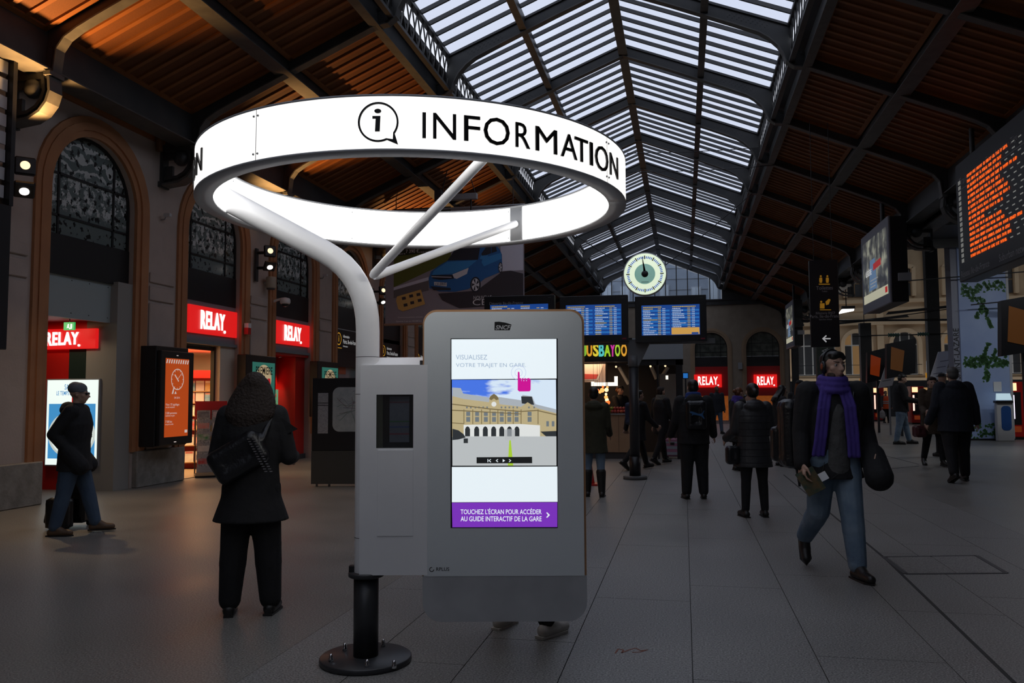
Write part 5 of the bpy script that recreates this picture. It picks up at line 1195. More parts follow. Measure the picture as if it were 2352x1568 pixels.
# black hanging sign: toilets and ticket office
YT = 20.; a, b_ = on(1858, 598, 1, YT), on(1930, 796, 1, YT); w, h = b_.x-a.x, a.z-b_.z
t = thing('hanging_sign', 'tall black hanging sign with yellow toilet and ticket pictograms and a white arrow', 'sign', ((a.x+b_.x)/2, YT, b_.z), 0)
MB(BLACK).box((-w/2, 0, 0), (w/2, .12, h)).build('board', t, bevel=.008)
for x in (-.2, .2): MB(BLACK).tube([(x, .06, h), (x, .06, 7.95-b_.z)], .007, n=6).build('hanger', t)
SY = lambda px, py: (lambda q: (q.x-(a.x+b_.x)/2, q.z-b_.z))(on(px, py, 1, YT))
Y2 = em('pictogram_yellow', (.55, .26, .02), .28); W2 = mat('sign_print_white', (.42, .42, .43), .5)
C7 = lambda x, y: SY(1750+x/3.907, 480+y/3.907)
def yp(pts, m, name): MB(m).raw([(C7(*p)[0], -.004, C7(*p)[1]) for p in pts], [tuple(range(len(pts)))]).build(name, t, fix=False)
for cx in (528, 587):
    yp([(cx-12, 615), (cx+12, 615), (cx+14, 640), (cx+10, 662), (cx-10, 662), (cx-14, 640)], Y2, 'figure_pictogram'); yp([(cx+9*math.cos(2*PI*i/12), 602+9*math.sin(2*PI*i/12)) for i in range(12)], Y2, 'figure_head')
yp([(510, 670), (610, 670), (610, 678), (510, 678)], Y2, 'underline'); yp([(520, 900), (620, 900), (620, 907), (520, 907)], Y2, 'underline')
yp([(520, 845), (562, 845), (562, 892), (520, 892)], Y2, 'ticket_desk'); yp([(532+10*math.cos(2*PI*i/12), 832+10*math.sin(2*PI*i/12)) for i in range(12)], Y2, 'clerk_head'); yp([(570, 830), (600, 805), (616, 812), (600, 855), (575, 862)], Y2, 'ticket_shape')
for s, px, py, hh in (('Toilettes', 562, 708, .12), ('Toilets', 562, 738, .05), ('Billetterie SNCF', 570, 933, .075), ('Paris, Ile-de-France', 570, 962, .105), ('Suburban tickets', 570, 990, .05)): x, z = C7(px, py); text(s, W2, t, (x, -.004, z), hh, ext=.001, xs=.85)
AR = em('arrow_white', (.6, .6, .62), .5)
yp([(540, 1162), (575, 1130), (582, 1138), (563, 1157), (616, 1157), (616, 1168), (563, 1168), (582, 1188), (575, 1197)], AR, 'arrow')

# ================================================================ JUICE KIOSK UNDER THE MONITORS
YJ = 20.6
jk = thing('juice_kiosk', 'juice kiosk with bright multicoloured letters, timber counter and hanging fruit', 'kiosk', (-1.8, YJ, 0), 0)
jp = lambda px, py, dy=0.: (lambda q: (q.x+1.8, q.z))(on(px, py, 1, YJ+dy))
TIM = mat('counter_timber', (.40, .26, .15), .5, noise=(.34, .21, .12), nscale=3)
xl = -2.1
x1, zt = jp(1452, 952)
MB(TIM).box((xl, 0, .16), (x1+.1, .6, zt)).build('counter', jk); MB(DARK).box((xl, .03, 0), (x1+.08, .58, .16)).build('plinth', jk); MB(CHROME).box((xl, -.04, zt), (x1+.14, .62, zt+.03)).build('counter_top', jk)
for i in range(4): MB(mat('timber_joint', (.15, .10, .06), .7)).box((xl+.45+i*.62, -.004, .17), (xl+.46+i*.62, 0, zt-.01)).build('board_joint', jk)
a, b_ = jp(1446, 785), jp(1446, 830)
MB(BLACK).box((xl, 0, b_[1]), (a[0]+.06, .2, a[1]+.1)).build('fascia', jk)
c0, c1 = jp(1475, 785), jp(1569, 824)
MB(mat('pale_fascia', (.34, .40, .44), .5)).box((c0[0]-.3, .05, c1[1]), (c1[0], .12, c0[1]+.1)).build('pale_fascia', jk)
for px in (1560, 1510): x = jp(px, 850)[0]; MB(BLACK).box((x-.08 if px > 1550 else x-.02, .1, 0), (x+.08 if px > 1550 else x+.02, .25, c1[1])).build('post', jk)
MB(BLACK).box((c0[0]-.3, .1, c1[1]-.14), (c1[0], .25, c1[1])).build('lintel', jk)
LC = dict(J=(.25, .55, .05), U=(.85, .38, .03), S=(.85, .68, .05), B=(.10, .62, .62), A=(.40, .70, .03), Y=(.75, .05, .42), O=(.45, .72, .05), P=(.85, .40, .04))
C8 = lambda x: 1330+x/7.127
for ch, key, x0, x1_ in (('J', 'J', 40, 120), ('U', 'U', 128, 215), ('S', 'S', 232, 320), ('B', 'B', 328, 412), ('A', 'A', 415, 515), ('Y', 'Y', 512, 590), ('O', 'O', 592, 672), ('O', 'P', 690, 782)):
    xa, zb2 = jp(C8(x0), 760+418/7.127); xb, zt2 = jp(C8(x1_), 760+210/7.127)
    me = textmesh(ch, .03, .03, 'LEFT', em('juice_letter_'+key, LC[key], .8)); xs_ = [v.co.x for v in me.vertices]; ys_ = [v.co.y for v in me.vertices]
    o = put('glowing_letter', me, jk); sx_ = (xb-xa)/(max(xs_)-min(xs_)); sz_ = (zt2-zb2)/(max(ys_)-min(ys_)); o.rotation_euler = (PI/2, 0, 0); o.scale = (sx_, sz_, 1); o.location = (xa-min(xs_)*sx_, -.03, zb2-min(ys_)*sz_)
# back of the kiosk: cup poster, lit menu, coloured lamps
a, b_ = jp(1348, 832, 1.2), jp(1391, 877, 1.2)
cp = MB(mat('cup_poster', (.40, .34, .36), .5)).box((a[0]-.3, 1.18, b_[1]), (b_[0], 1.22, a[1])).build('cup_poster', jk)
MB(mat('cup_white', (.62, .58, .62), .5)).prism([(b_[0]-.62, b_[1]+.05), (b_[0]-.2, b_[1]+.05), (b_[0]-.04, a[1]-.04), (b_[0]-.7, a[1]-.04)], 1.165, 1.175, None, 'xz').build('printed_cup', cp)
MB(mat('cup_juice', (.45, .06, .07), .5)).prism([(b_[0]-.6, b_[1]+.08), (b_[0]-.24, b_[1]+.08), (b_[0]-.18, b_[1]+.2), (b_[0]-.62, b_[1]+.22)], 1.155, 1.164, None, 'xz').build('printed_juice', cp)
MN = em('menu_white', (1., .93, .78), 1.3)
for (pa, pb) in (((1358, 878), (1419, 886)), ((1411, 864), (1419, 878)), ((1358, 876), (1365, 880))):
    a, b_ = jp(*pa, 1.0), jp(*pb, 1.0); MB(MN).box((a[0], .98, b_[1]), (b_[0], 1.0, a[1])).build('lit_menu', jk)
MB(DARK).box((xl, 2.6, 0), (1.75, 2.7, 2.4)).build('rear_wall', jk); MB(DARK).box((xl, .1, 2.42), (1.78, 2.7, 2.48)).build('roof', jk)
lamp('AREA', 'kiosk_light', (-.6, 1.0, 2.38), 14, (1., .6, .3), jk, (0, 0, -1), size=.9)
FRU = [(.75, .09, .02), (.70, .25, .02), (.25, .32, .03), (.40, .05, .04), (.60, .12, .05)]
frm = [mat('fruit_%d' % i, c, .35) for i, c in enumerate(FRU)]
fme = [MB(m).ball((0, 0, .045), .045, n=10).lathe([(.006, .085), (.004, .10)], mat('fruit_stalk', (.08, .06, .02), .8), 6).mesh('fruit') for m in frm]
random.seed(2)
zt_c = zt+.03
for i in range(3):
    for j in range(9):
        x, y_ = -1.8+jp(1392, 945)[0]+j*.075, YJ+.06+i*.09; ci = 2 if j < 2 else random.choice((3, 4, 3))
        o = put('fruit', fme[ci], None, (x, y_, zt_c)); tag(o, 'green lime heaped on the juice counter' if ci == 2 else 'dark red fruit heaped on the juice counter', 'fruit', 'limes on the counter' if ci == 2 else 'red fruit on the counter')
for i in range(2):
    for j in range(7): x, y_ = -1.8+jp(1392, 945)[0]+.06+j*.075, YJ+.10+i*.09; ci = 2 if j < 2 else 3; o = put('fruit', fme[ci], None, (x, y_, zt_c+.075)); tag(o, 'green lime heaped on the juice counter' if ci == 2 else 'dark red fruit heaped on the juice counter', 'fruit', 'limes on the counter' if ci == 2 else 'red fruit on the counter')
GLF = [em('fruit_lamp_%d' % i, c, 1.6) for i, c in enumerate(((1., .16, .03), (1., .38, .1), (1., .7, .4)))]
for i, (px, py, r) in enumerate(((1372, 897, .05), (1383, 896, .06), (1393, 895, .055), (1363, 893, .05), (1392, 912, .05), (1394, 918, .05), (1396, 924, .06), (1378, 900, .04), (1392, 905, .035), (1385, 888, .03), (1395, 889, .03))):
    x, z = jp(px, py, .7); MB(GLF[i % 3]).ball((x, .7, z), r, n=10).build('fruit_lamp', jk); MB(BLACK).box((x-.003, .697, z+r), (x+.003, .703, 2.42)).build('lamp_cord', jk)
for i, (px, py) in enumerate(((1526, 828), (1529, 832), (1531, 836), (1528, 840), (1415, 842), (1494, 841))): x, z = jp(px, py, 1.4); MB(GLF[2]).ball((x, 1.4, z), .028, n=8).build('string_light', jk)
a, b_ = jp(1535, 862, .5), jp(1531, 871, .5); MB(MN).box((b_[0]-.02, .5, b_[1]), (b_[0]+.04, .52, a[1])).build('lit_menu', jk)
for (p0, p1) in (((1422, 843), (1444, 882)), ((1496, 842), (1508, 870)), ((1534, 843), (1518, 868))):
    q0, q1 = jp(*p0, 1.8), jp(*p1, 1.8); MB(LGREY).tube([(q0[0], 1.8, q0[1]), (q1[0], 1.8, q1[1])], .05, n=8).build('pale_strut', jk)
MB(mat('coffee_machine', (.30, .33, .35), .3)).box((jp(1515, 900, 1.2)[0], 1.2, .9), (jp(1552, 900, 1.2)[0], 1.7, 2.1)).build('drinks_machine', jk)
for (px0, py0, px1, py1) in ((1441, 851, 1447, 860), (1467, 860, 1474, 871), (1569, 857, 1580, 868)):
    a, b_ = on(px0, py0, 1, 24.), on(px1, py1, 1, 24.); t = thing('small_blue_screen', 'small blue timetable screen glimpsed beyond the juice kiosk', 'screen', ((a.x+b_.x)/2, 24., b_.z), 0, 'blue screens beyond the juice kiosk')
    MB(BEZ).box((-(b_.x-a.x)/2-.02, 0, -.02), ((b_.x-a.x)/2+.02, .05, a.z-b_.z+.02)).build('housing', t); MB(BLU2).box((-(b_.x-a.x)/2, -.004, 0), ((b_.x-a.x)/2, 0, a.z-b_.z)).build('panel', t); MB(BLACK).box((-.02, .02, -b_.z), (.02, .04, -.02)).build('stand', t)
# end-wall signs
for px0, px1, lab in ((1600, 1656, 'small red sign with white capitals over the far arch nearer the clock'), (1737, 1783, 'small red sign with white capitals over the far arch nearest the corner')):
    a, b_ = on(px0-6, 860, 1, YE-.02), on(px1+2, 889, 1, YE-.02)
    shop_sign(lab, ((a.x+b_.x)/2, YE-.06, b_.z), 0, b_.x-a.x, a.z-b_.z, (b_.x-a.x)*.72, 'red newsagent signs', depth=.12)
# row of shops' grey lamp housing on the end wall piers
for px, py in ((1697, 905), (1700, 840)):
    q = on(px, py, 1, YE-.1); o = MB(GREY).box((-.12, -.1, -.2), (.12, .05, .2)).build('wall_box', None, q); tag(o, 'small grey box on the pier between the far red arches', 'box', 'grey boxes on the far pier')

# ================================================================ BEYOND THE OPEN RIGHT SIDE
YF_ = 70.
FST = mat('facade_stone', (.56, .40, .24), .85, noise=(.48, .34, .20), nscale=.5, bump=.1, bscale=6)
fa = tag(put('station_building', None, None, (0, YF_, 0)), 'tan stone station building with arched windows beyond the platforms', 'building')
MB(FST).box((8, .35, 0), (32.5, 4, 17)).build('wall', fa)
for z, d in ((7.2, .3), (8.95, .25), (2.7, .2), (8.3, .1)): MB(FST).box((8, .35-d, z-.14), (32.5, .36, z+.14)).build('string_course', fa)
WFR = mat('facade_window_frame', (.55, .52, .46), .6); FGL = mat('facade_glass', (.05, .05, .05), .2); FGL2 = em('facade_glass_lit', (.35, .20, .08), .35); BRN = mat('brown_shutter', (.22, .13, .06), .7)
def fac_window(xc, hw2, z0, zs2, lit, arched=True):
    o = struct('window_%d' % (WN+1+fac_window.n), 'arched window in the tan building beyond the platforms' if arched else 'upper casement window in the tan building beyond the platforms', 'window'); fac_window.n += 1
    o.location = (xc, YF_, 0)
    b = MB(FST); n = 12
    # raised surround
    b.strip([(-hw2-.14, z0), (-hw2-.14, zs2)]+[((hw2+.14)*math.cos(PI-PI*i/n), zs2+(hw2+.14)*math.sin(PI*i/n)*(1 if arched else .25)) for i in range(1, n)]+[(hw2+.14, zs2), (hw2+.14, z0)], .5, .28, FST, 'y', .15); b.build('surround', o)
    top = lambda x: zs2+(math.sqrt(max(0, hw2*hw2-x*x)) if arched else .12)
    cols = [-hw2, -hw2*.36, hw2*.36, hw2] if arched else [-hw2, 0, hw2]; rows = [z0, zs2-.1, zs2+hw2] if arched else [z0, (z0+zs2)/2, zs2+.12]
    for i in range(len(cols)-1):
        for j in range(2):
            a, c_ = cols[i]+.05, cols[i+1]-.05; za = rows[j]+.05
            pts = [(a+(c_-a)*t_/4, max(za, min(rows[j+1]-.05, top(a+(c_-a)*t_/4)-.06))) for t_ in range(5)]
            MB(FGL2 if lit and (i+j) % 2 else FGL).prism([(a, za), (c_, za)]+pts[::-1], .28, .30, None, 'xz').build('pane', o)
    f = MB(WFR if arched else BRN).prism([(-hw2, z0), (hw2, z0)]+[(hw2*math.cos(PI*i/n), zs2+hw2*math.sin(PI*i/n)*(1 if arched else .15)) for i in range(n+1)], .30, .34, None, 'xz'); f.build('sash', o)
    if arched: MB(BLACK).box((-hw2-.2, -.1, z0-.05), (hw2+.2, -.06, z0+.0)).box((-hw2-.2, -.1, z0+.75), (hw2+.2, -.06, z0+.79)).build('balcony_rail', o)
    return o
fac_window.n = 0
for i, xc in enumerate((9.9, 13.55, 17.15, 20.85, 24.5, 28.1)):
    fac_window(xc, .92, 3.1, 5.55, i in (1, 3)); fac_window(xc, .62, 9.3, 11.5, False, False)
    MB(FST).box((xc+1.55, .1, 0), (xc+2.05, .36, 13)).build('pilaster', fa)
    MB(FST).box((xc-1.1, .15, 1.0), (xc+1.1, .3, 2.3)).build('apron_panel', fa); MB(FGL).box((xc-.8, .10, 1.2), (xc+.8, .14, 2.0)).build('basement_light', fa)
# platform posts with long lamp reflectors
for px, yb2, top_y, wd, lab in ((1991, 44., 742, .24, 'dark platform post with a long lamp bar in front of the tan building'), (2148, 40., 560, .0, 'tall dark platform column with a long lamp bar in front of the tan building')):
    bpos = on(px, 900, 1, yb2); zt3 = on(px, top_y, 1, yb2).z
    t = thing('platform_lamp', lab, 'lamp post', (bpos.x, yb2, 0), 0)
    MB(IRON).box((-.26, -.2, 0), (.26, .2, zt3)).build('post', t)
    zt3 = on(px, 742 if px < 2100 else 715, 1, yb2).z
    o = MB(DARK).prism([(-2.0, zt3-.12), (-1.9, zt3), (1.9, zt3+.35), (2.0, zt3+.24)], -.34, -.21, DARK, 'xz').build('reflector', t)
for px, py, yy in ((1944, 713, 40.), (2196, 715, 40.)):
    q = on(px, py, 1, yy); t = thing('floodlight', 'bright white floodlight burning among the platform wires', 'lamp', q, 0, 'platform floodlights')
    MB(em('flood_white', (1., .95, .9), 5)).prism([(-.35, -.14), (.3, -.02), (.34, .12), (-.2, .05)], -.1, .1, None, 'xz').build('lens', t); MB(DARK).box((-.2, -.12, .06), (.36, .12, .2)).build('housing', t); MB(DARK).box((-.02, .0, .15), (.02, .04, (6.8 if yy < 31 else 14.65)-q.z)).build('stem', t)
# overhead line wires and insulators
for i, (pa, pb, yy) in enumerate((((1840, 737), (2300, 733), 39.78), ((1940, 742), (2210, 705), 39.78), ((1960, 772), (2200, 765), 39.78), ((2080, 645), (2352, 624), 30.), ((2230, 700), (2352, 688), 30.), ((1990, 770), (2160, 768), 39.78))):
    q0, q1 = on(*pa, 1, yy), on(*pb, 1, yy); tag(MB(BLACK).tube([q0, q1], .022 if i else .05, n=6).build('overhead_wire'), 'dark overhead line wire strung across the platforms', 'wire', 'overhead line wires')
for px, py, yy in ((2055, 769, 39.78), (2123, 767, 39.78), (2322, 703, 30.)):
    q = on(px, py, 1, yy); t = tag(MB(mat('insulator_green', (.10, .22, .17), .25)).lathe([(.05, -.28), (.10, -.26), (.05, -.2), (.10, -.16), (.05, -.1), (.10, -.06), (.05, 0), (.10, .04), (.05, .1), (.10, .14), (.05, .2)], n=14).build('insulator', None, q), 'green ribbed glass insulator on an overhead wire', 'insulator', 'wire insulators'); t.rotation_euler = (0, PI/2, 0)
# tilted platform departure displays
for px, py, yy, w_, h_, lab in ((2016, 838, 36., .42, 1.25, 'smaller orange platform display on a post'), (2068, 823, 33., .50, 1.30, 'larger orange platform display beside the arched window'), (2352, 745, 26., .62, 1.6, 'orange platform display at the vending machines beside the blue column')):
    q = on(px, py, 1, yy); t = thing('platform_display', lab, 'screen', q, 0)
    MB(BLACK).prism([(-w_, -h_/2-.1), (w_, -h_/2+.1), (w_*1.1, h_/2+.1), (-w_*.9, h_/2-.1)], 0, .3, BLACK, 'xz').build('housing', t)
    MB(em('display_amber_%d' % px, (.40, .05, .006) if px < 2050 else (.16, .06, .015), .25)).prism([(-w_*.72, -h_*.30), (w_*.1, -h_*.38), (w_*.3, h_*.22), (-w_*.6, h_*.34)], -.01, 0, None, 'xz').build('lit_panel', t)
    MB(IRON).box((-.04, .1, -q.z), (.04, .2, -h_/2)).build('post', t)
# white tilted departure notice panels
for px, py, yy, lab in ((2042, 858, 34., 'lower tilted white timetable panel on a platform post'), (2160, 840, 32., 'upper tilted white timetable panel on a platform post')):
    q = on(px, py, 1, yy); t = thing('timetable_panel', lab, 'notice board', q, 0)
    MB(mat('panel_white', (.9, .9, .9), .5)).prism([(-.40, -.55), (.10, -.45), (.42, .55), (-.05, .50)], 0, .05, None, 'xz').build('sheet', t); MB(GREY).box((-.03, .05, -q.z), (.03, .1, 0)).build('post', t)
    for i in range(3): MB(GREY).prism([(-.25+i*.12, -.3+i*.22), (.05+i*.12, -.25+i*.22), (.06+i*.12, -.22+i*.22), (-.24+i*.12, -.27+i*.22)], -.004, 0, None, 'xz').build('print_line', t)
# air-conditioning boxes on the far building
for px, py in ((2153, 843), (2000, 865)):
    q = on(px, py, 1, 66.); t = thing('air_conditioner', 'pale air-conditioning box with dark round fan low on the tan building', 'air conditioner', q, 0, 'air conditioners')
    MB(LGREY).box((-.6, 0, -.5), (.6, .6, .5)).build('case', t); MB(BLACK).lathe([(.34, 0), (.34, .02)], n=18).build('fan', t).rotation_euler = (PI/2, 0, 0); MB(GREY).box((-.5, .1, -q.z), (.5, .5, -.5)).build('stand', t)
# pillar wrapped in blue ivy print
pa, pb = fl(2226, 1012), fl(2318, 1010)
tw = thing('ivy_pillar', 'square pillar wrapped in a pale blue print with green ivy', 'pillar', (pa+pb)/2, math.atan2((pb-pa).y, (pb-pa).x)*.25)
PBLU = mat('pillar_blue', (.33, .44, .74), .45, noise=(.42, .54, .82), nscale=.9); IVY = mat('ivy_print', (.03, .11, .03), .6, noise=(.07, .2, .06), nscale=9)
wp = (pb-pa).length*.98; ht = 6.6
MB(PBLU).box((-wp/2, 0, .05), (wp/2, .5, ht)).build('shaft', tw); MB(BLACK).box((-wp/2-.02, -.02, 0), (wp/2+.02, .52, .06)).build('base', tw)
MB(mat('pillar_grey_edge', (.30, .32, .40), .4)).box((-wp/2-.22, .04, .05), (-wp/2, .46, ht)).build('side_strip', tw); MB(LGREY).box((wp/2-.05, -.01, .05), (wp/2+.03, .05, ht)).build('edge_strip', tw)
text('SAINT-LAZARE', INK, tw, (-wp/2-.11, .035, 2.9), .26, ry=-PI/2, ext=.002)
random.seed(21)
def ivy(pts, r, name):
    """leafy strand printed on the pillar: small leaf blades along a path"""
    b = MB(IVY)
    for (x0, z0), (x1_, z1) in zip(pts[:-1], pts[1:]):
        for k in range(14):
            u = k/14; x = x0+(x1_-x0)*u+random.uniform(-r, r); z = z0+(z1-z0)*u+random.uniform(-r, r); s = random.uniform(.04, .085); an = random.uniform(0, 6.28)
            if abs(x) > wp/2-.08: continue
            b.raw([(x+s*math.cos(an+q)*m_, -.004, z+s*math.sin(an+q)*m_) for q, m_ in ((0, 1.2), (1.0, .7), (2.2, .8), (3.14, .5), (4.1, .8), (5.3, .7))], [tuple(range(6))])
    tag(b.build(name, tw, fix=False), kind='stuff')
for _ in range(2): ivy([(-.7, 5.15), (-.2, 5.05), (.3, 5.2), (.7, 5.15)], .16, 'ivy_print')
ivy([(-.65, 5.0), (-.35, 4.8), (-.05, 4.65), (.05, 4.3)], .10, 'ivy_print'); ivy([(0, 4.6), (-.15, 4.3), (-.25, 4.05)], .06, 'ivy_print'); ivy([(.05, 4.4), (.12, 4.0), (.22, 3.75)], .04, 'ivy_print')
for _ in range(3): ivy([(-.75, 2.62), (-.3, 2.6), (0, 2.65), (.4, 2.6), (.75, 2.65)], .17, 'ivy_print')
ivy([(-.1, 2.7), (0, 3.0), (.12, 3.25)], .04, 'ivy_print'); ivy([(.2, 2.75), (.35, 3.05)], .04, 'ivy_print'); ivy([(0, 2.55), (.05, 2.2), (-.05, 1.95)], .08, 'ivy_print'); ivy([(-.6, .3), (0, .35), (.6, .3)], .2, 'ivy_print'); ivy([(-.6, .15), (0, .2), (.6, .15)], .1, 'ivy_print')
MB(WHITE).box((.2, -.03, 1.62), (.45, -.0, 1.95)).build('framed_code_panel', tw)
# ticket terminal at the pillar foot
q = fl(2304, 1012); t = thing('ticket_terminal', 'slim grey terminal with blue front and bright screen against the ivy pillar', 'terminal', q+Vector((0, -.30, 0)), .1)
MB(LGREY).box((-.26, 0, 0), (.26, .18, 1.25)).build('body', t, bevel=.02); MB(mat('terminal_blue', (.02, .09, .32), .4)).prism(rrect(-.13, .18, .35, 1.15, .12), -.006, 0, None, 'xz').build('blue_front', t)
MB(BLACK).box((-.3, -.06, 1.25), (.24, .14, 1.32)).build('shelf', t); MB(em('terminal_screen', (.55, .75, .85), .7)).raw([(-.22, -.02, 1.34), (.22, -.02, 1.34), (.22, .1, 1.56), (-.22, .1, 1.56), (-.22, .14, 1.34), (.22, .14, 1.34)], [(0, 1, 2, 3), (4, 3, 2, 5), (0, 3, 4), (1, 5, 2)]).build('screen', t)
# slim dark totem with vertical name
q0, q1 = on(1882, 900, 1, 34.), on(1915, 900, 1, 34.); t = thing('name_totem', 'slim dark green totem with vertical white station name', 'totem', ((q0.x+q1.x)/2, 34., 0), 0)
MB(mat('totem_green', (.03, .045, .035), .5, noise=(.05, .07, .05), nscale=6)).box((-.32, 0, 0), (.32, .3, on(1900, 795, 1, 34.).z)).build('shaft', t); MB(WHITE).box((.32, -.01, 0), (.35, .3, on(1900, 795, 1, 34.).z)).build('edge', t); text('SAINT-LAZARE', LGREY, t, (.0, -.01, 2.6), .34, ry=-PI/2, ext=.002)
# vending machines
def vending(px, pxr, yy, base, top, lab, glow):
    q = on(px, base, 1, yy); r = on(pxr, base, 1, yy); w2 = r.x-q.x; hgt = 1.95
    t = thing('vending_machine', lab, 'vending machine', ((q.x+r.x)/2, yy, 0), 0, 'red vending machines')
    MB(RED2).box((-w2/2, 0, .08), (w2/2, .8, hgt)).build('cabinet', t, bevel=.02); MB(BLACK).box((-w2/2+.05, -.01, .5), (w2/2-.18, 0, hgt-.35)).build('glass_front', t); MB(em('vend_header', (1., .72, .38), 1.3)).box((-w2/2+.05, -.012, hgt-.3), (w2/2-.3, 0, hgt-.04)).build('lit_header', t)
    MB(em('vend_glow_'+str(px), glow, 1.6)).box((-w2/2+.07, -.02, .7), (-w2/2+.15, -.01, hgt-.45)).build('lamp_strip', t); MB(BLACK).box((-w2/2+.02, .02, 0), (w2/2-.02, .78, .08)).build('plinth', t); MB(em('vend_slot', (.25, .04, .01), .4)).box((-w2/2+.12, -.018, .25), (w2/2-.2, -.01, .45)).build('tray', t)
vending(1982, 2003, 52., 960, 880, 'red vending machine left of the cleaner in the orange vest', (1., .75, .4)); vending(2006, 2032, 51., 958, 885, 'red vending machine with poster front behind the cleaner', (.9, .5, .4)); vending(2095, 2125, 46., 970, 875, 'red vending machine behind the woman in the brown coat', (1., .6, .5)); vending(2322, 2362, 31., 1000, 850, 'red vending machine with glowing tube right of the ivy pillar', (.85, .75, 1.))
for px, py, yy in ((2143, 862, 46.), (1989, 874, 52.)):
    q = on(px, py, 1, yy); t = thing('orange_notice', 'small orange hanging notice above the red vending machines', 'sign', q, 0, 'orange notices'); MB(em('notice_orange', (.6, .26, .02), .5)).box((-.35, 0, -.12), (.35, .04, .14)).build('lit_face', t); MB(BLACK).box((-.02, .01, .14), (.02, .03, 14.65-q.z)).build('hanger', t)
# illuminated shop strip under the far building
ss = struct('wall_platform', 'low dark wall with lit shop windows beyond the platforms', 'wall')
MB(DARK).box((7.2, 62, 0), (33, 62.4, 2.5)).build('wall_slab', ss)
for x in (9, 12.6, 15.2, 19.5): MB(em('strip_window_%d' % int(x), (.9, .5, .2) if x < 18 else (.5, .5, .45), .35)).box((x, 61.98, .9), (x+1.3, 62.0, 2.0)).build('lit_window', ss)
for x, y in ((9.5, 24.5), (13., 26.)):  # tube lights added out of view to brighten the ivy pillar
    t = thing('added_tube_light', 'unseen white tube light added under the platform roof to brighten the ivy pillar', 'lamp', (x, y, 6.40), 0, 'added pillar lights')
    MB(WHITE).box((-.8, -.08, 0), (.8, .08, .06)).build('housing', t); MB(em('added_tube_white', (1., .96, .9), 3.)).tube([(-.75, 0, -.03), (.75, 0, -.03)], .03, n=8).build('tube', t)
    lamp('AREA', 'pillar_fill', (0, 0, -.08), 55, (.95, .97, 1.), t, (0, .15, -1), shape='RECTANGLE', size=1.5, size_y=.1)
# ================================================================ PEOPLE
# Every figure: joints from a posed skeleton, shapes joined into one skin by voxel remesh; clothes, hair and shoes are children.
QUEUE = []
def V(*a): return Vector(a)
def tcap(mb, p0, r0, p1, r1, n=12, flat=1.0, side=None):
    """tapered capsule"""
    p0, p1 = Vector(p0), Vector(p1); d = p1-p0; L = d.length
    if L < 1e-5: mb.ball(p0, max(r0, r1), n=n); return
    t = d/L; up = V(0, 0, 1) if abs(t.z) < .9 else V(0, 1, 0)
    u = t.cross(up).normalized(); w = u.cross(t)
    prof = [(r0*math.sin(a), -r0*math.cos(a)) for a in (.25, .6, 1.0, 1.4)] + [(r1*math.sin(a), L-r1*math.cos(a)) for a in (1.7, 2.1, 2.5, 2.9)]
    vs = []; fs = []
    for r, z in prof:
        for j in range(n): a = 2*PI*j/n; vs.append(p0+t*z+u*(r*math.cos(a))+w*(r*math.sin(a)))
    k = len(prof)
    for i in range(k-1):
        for j in range(n): fs.append((i*n+j, i*n+(j+1) % n, (i+1)*n+(j+1) % n, (i+1)*n+j))
    fs += [tuple(range(n-1, -1, -1)), tuple(range((k-1)*n, k*n))]
    mb.raw(vs, fs, None, True)
def chain(mb, pts, rs):
    for a, b, r, s in zip(pts[:-1], pts[1:], rs[:-1], rs[1:]): tcap(mb, a, r, b, s)
def skin(mb, name, m, parent, voxel, smooth=2, label=None):
    o = mb.build(name, parent, fix=False); o.data.materials.clear(); o.data.materials.append(m)
    r = o.modifiers.new('remesh', 'REMESH'); r.mode = 'VOXEL'; r.voxel_size = voxel; r.use_smooth_shade = True
    if smooth: s = o.modifiers.new('smooth', 'SMOOTH'); s.iterations = smooth; s.factor = .5
    QUEUE.append(o)
    if label: o['label'] = label
    return o
def flush():
    dg = bpy.context.evaluated_depsgraph_get(); new = []
    for o in QUEUE: new.append(bpy.data.meshes.new_from_object(o.evaluated_get(dg)))
    for o, me in zip(QUEUE, new):
        old = o.data; mt = old.materials[0]; o.modifiers.clear(); me.materials.clear(); me.materials.append(mt); me.name = old.name; o.data = me
        me.polygons.foreach_set('use_smooth', [True]*len(me.polygons)); bpy.data.meshes.remove(old)
    QUEUE.clear()
SKIN = mat('skin_pale', (.50, .31, .23), .55); SKIN2 = mat('skin_brown', (.16, .085, .05), .55)
CL = lambda n, c, r=.85, nz=None, ns=14, b=.3: mat('cloth_'+n, c, r, noise=nz or tuple(v*.75 for v in c), nscale=ns, bump=b, bscale=22)
BLK = CL('black', (.012, .012, .014)); BLK2 = CL('black_trousers', (.010, .010, .012)); JEANS = CL('jeans', (.10, .16, .24), nz=(.20, .27, .35), ns=5); JEANSD = CL('dark_jeans', (.045, .075, .125), nz=(.06, .095, .15), ns=6)
KHAKI = CL('khaki', (.045, .042, .022)); NAVY = CL('navy', (.016, .020, .030)); PUFF = CL('puffer_grey', (.030, .030, .034), .5); BROWNC = CL('brown_tweed', (.065, .045, .028)); PURPLE = CL('purple_wool', (.075, .045, .30), nz=(.06, .035, .24)); KNIT = CL('grey_knit', (.09, .09, .09), b=.8); WHITEC = CL('white_jacket', (.45, .43, .42))
LEATHER = mat('black_leather', (.010, .010, .012), .3, bump=.2, bscale=40); SHOEB = mat('shoe_black', (.014, .013, .013), .45); SHOEBR = mat('shoe_brown', (.10, .055, .028), .55); SNEAK = mat('sneaker_white', (.60, .58, .54), .6)
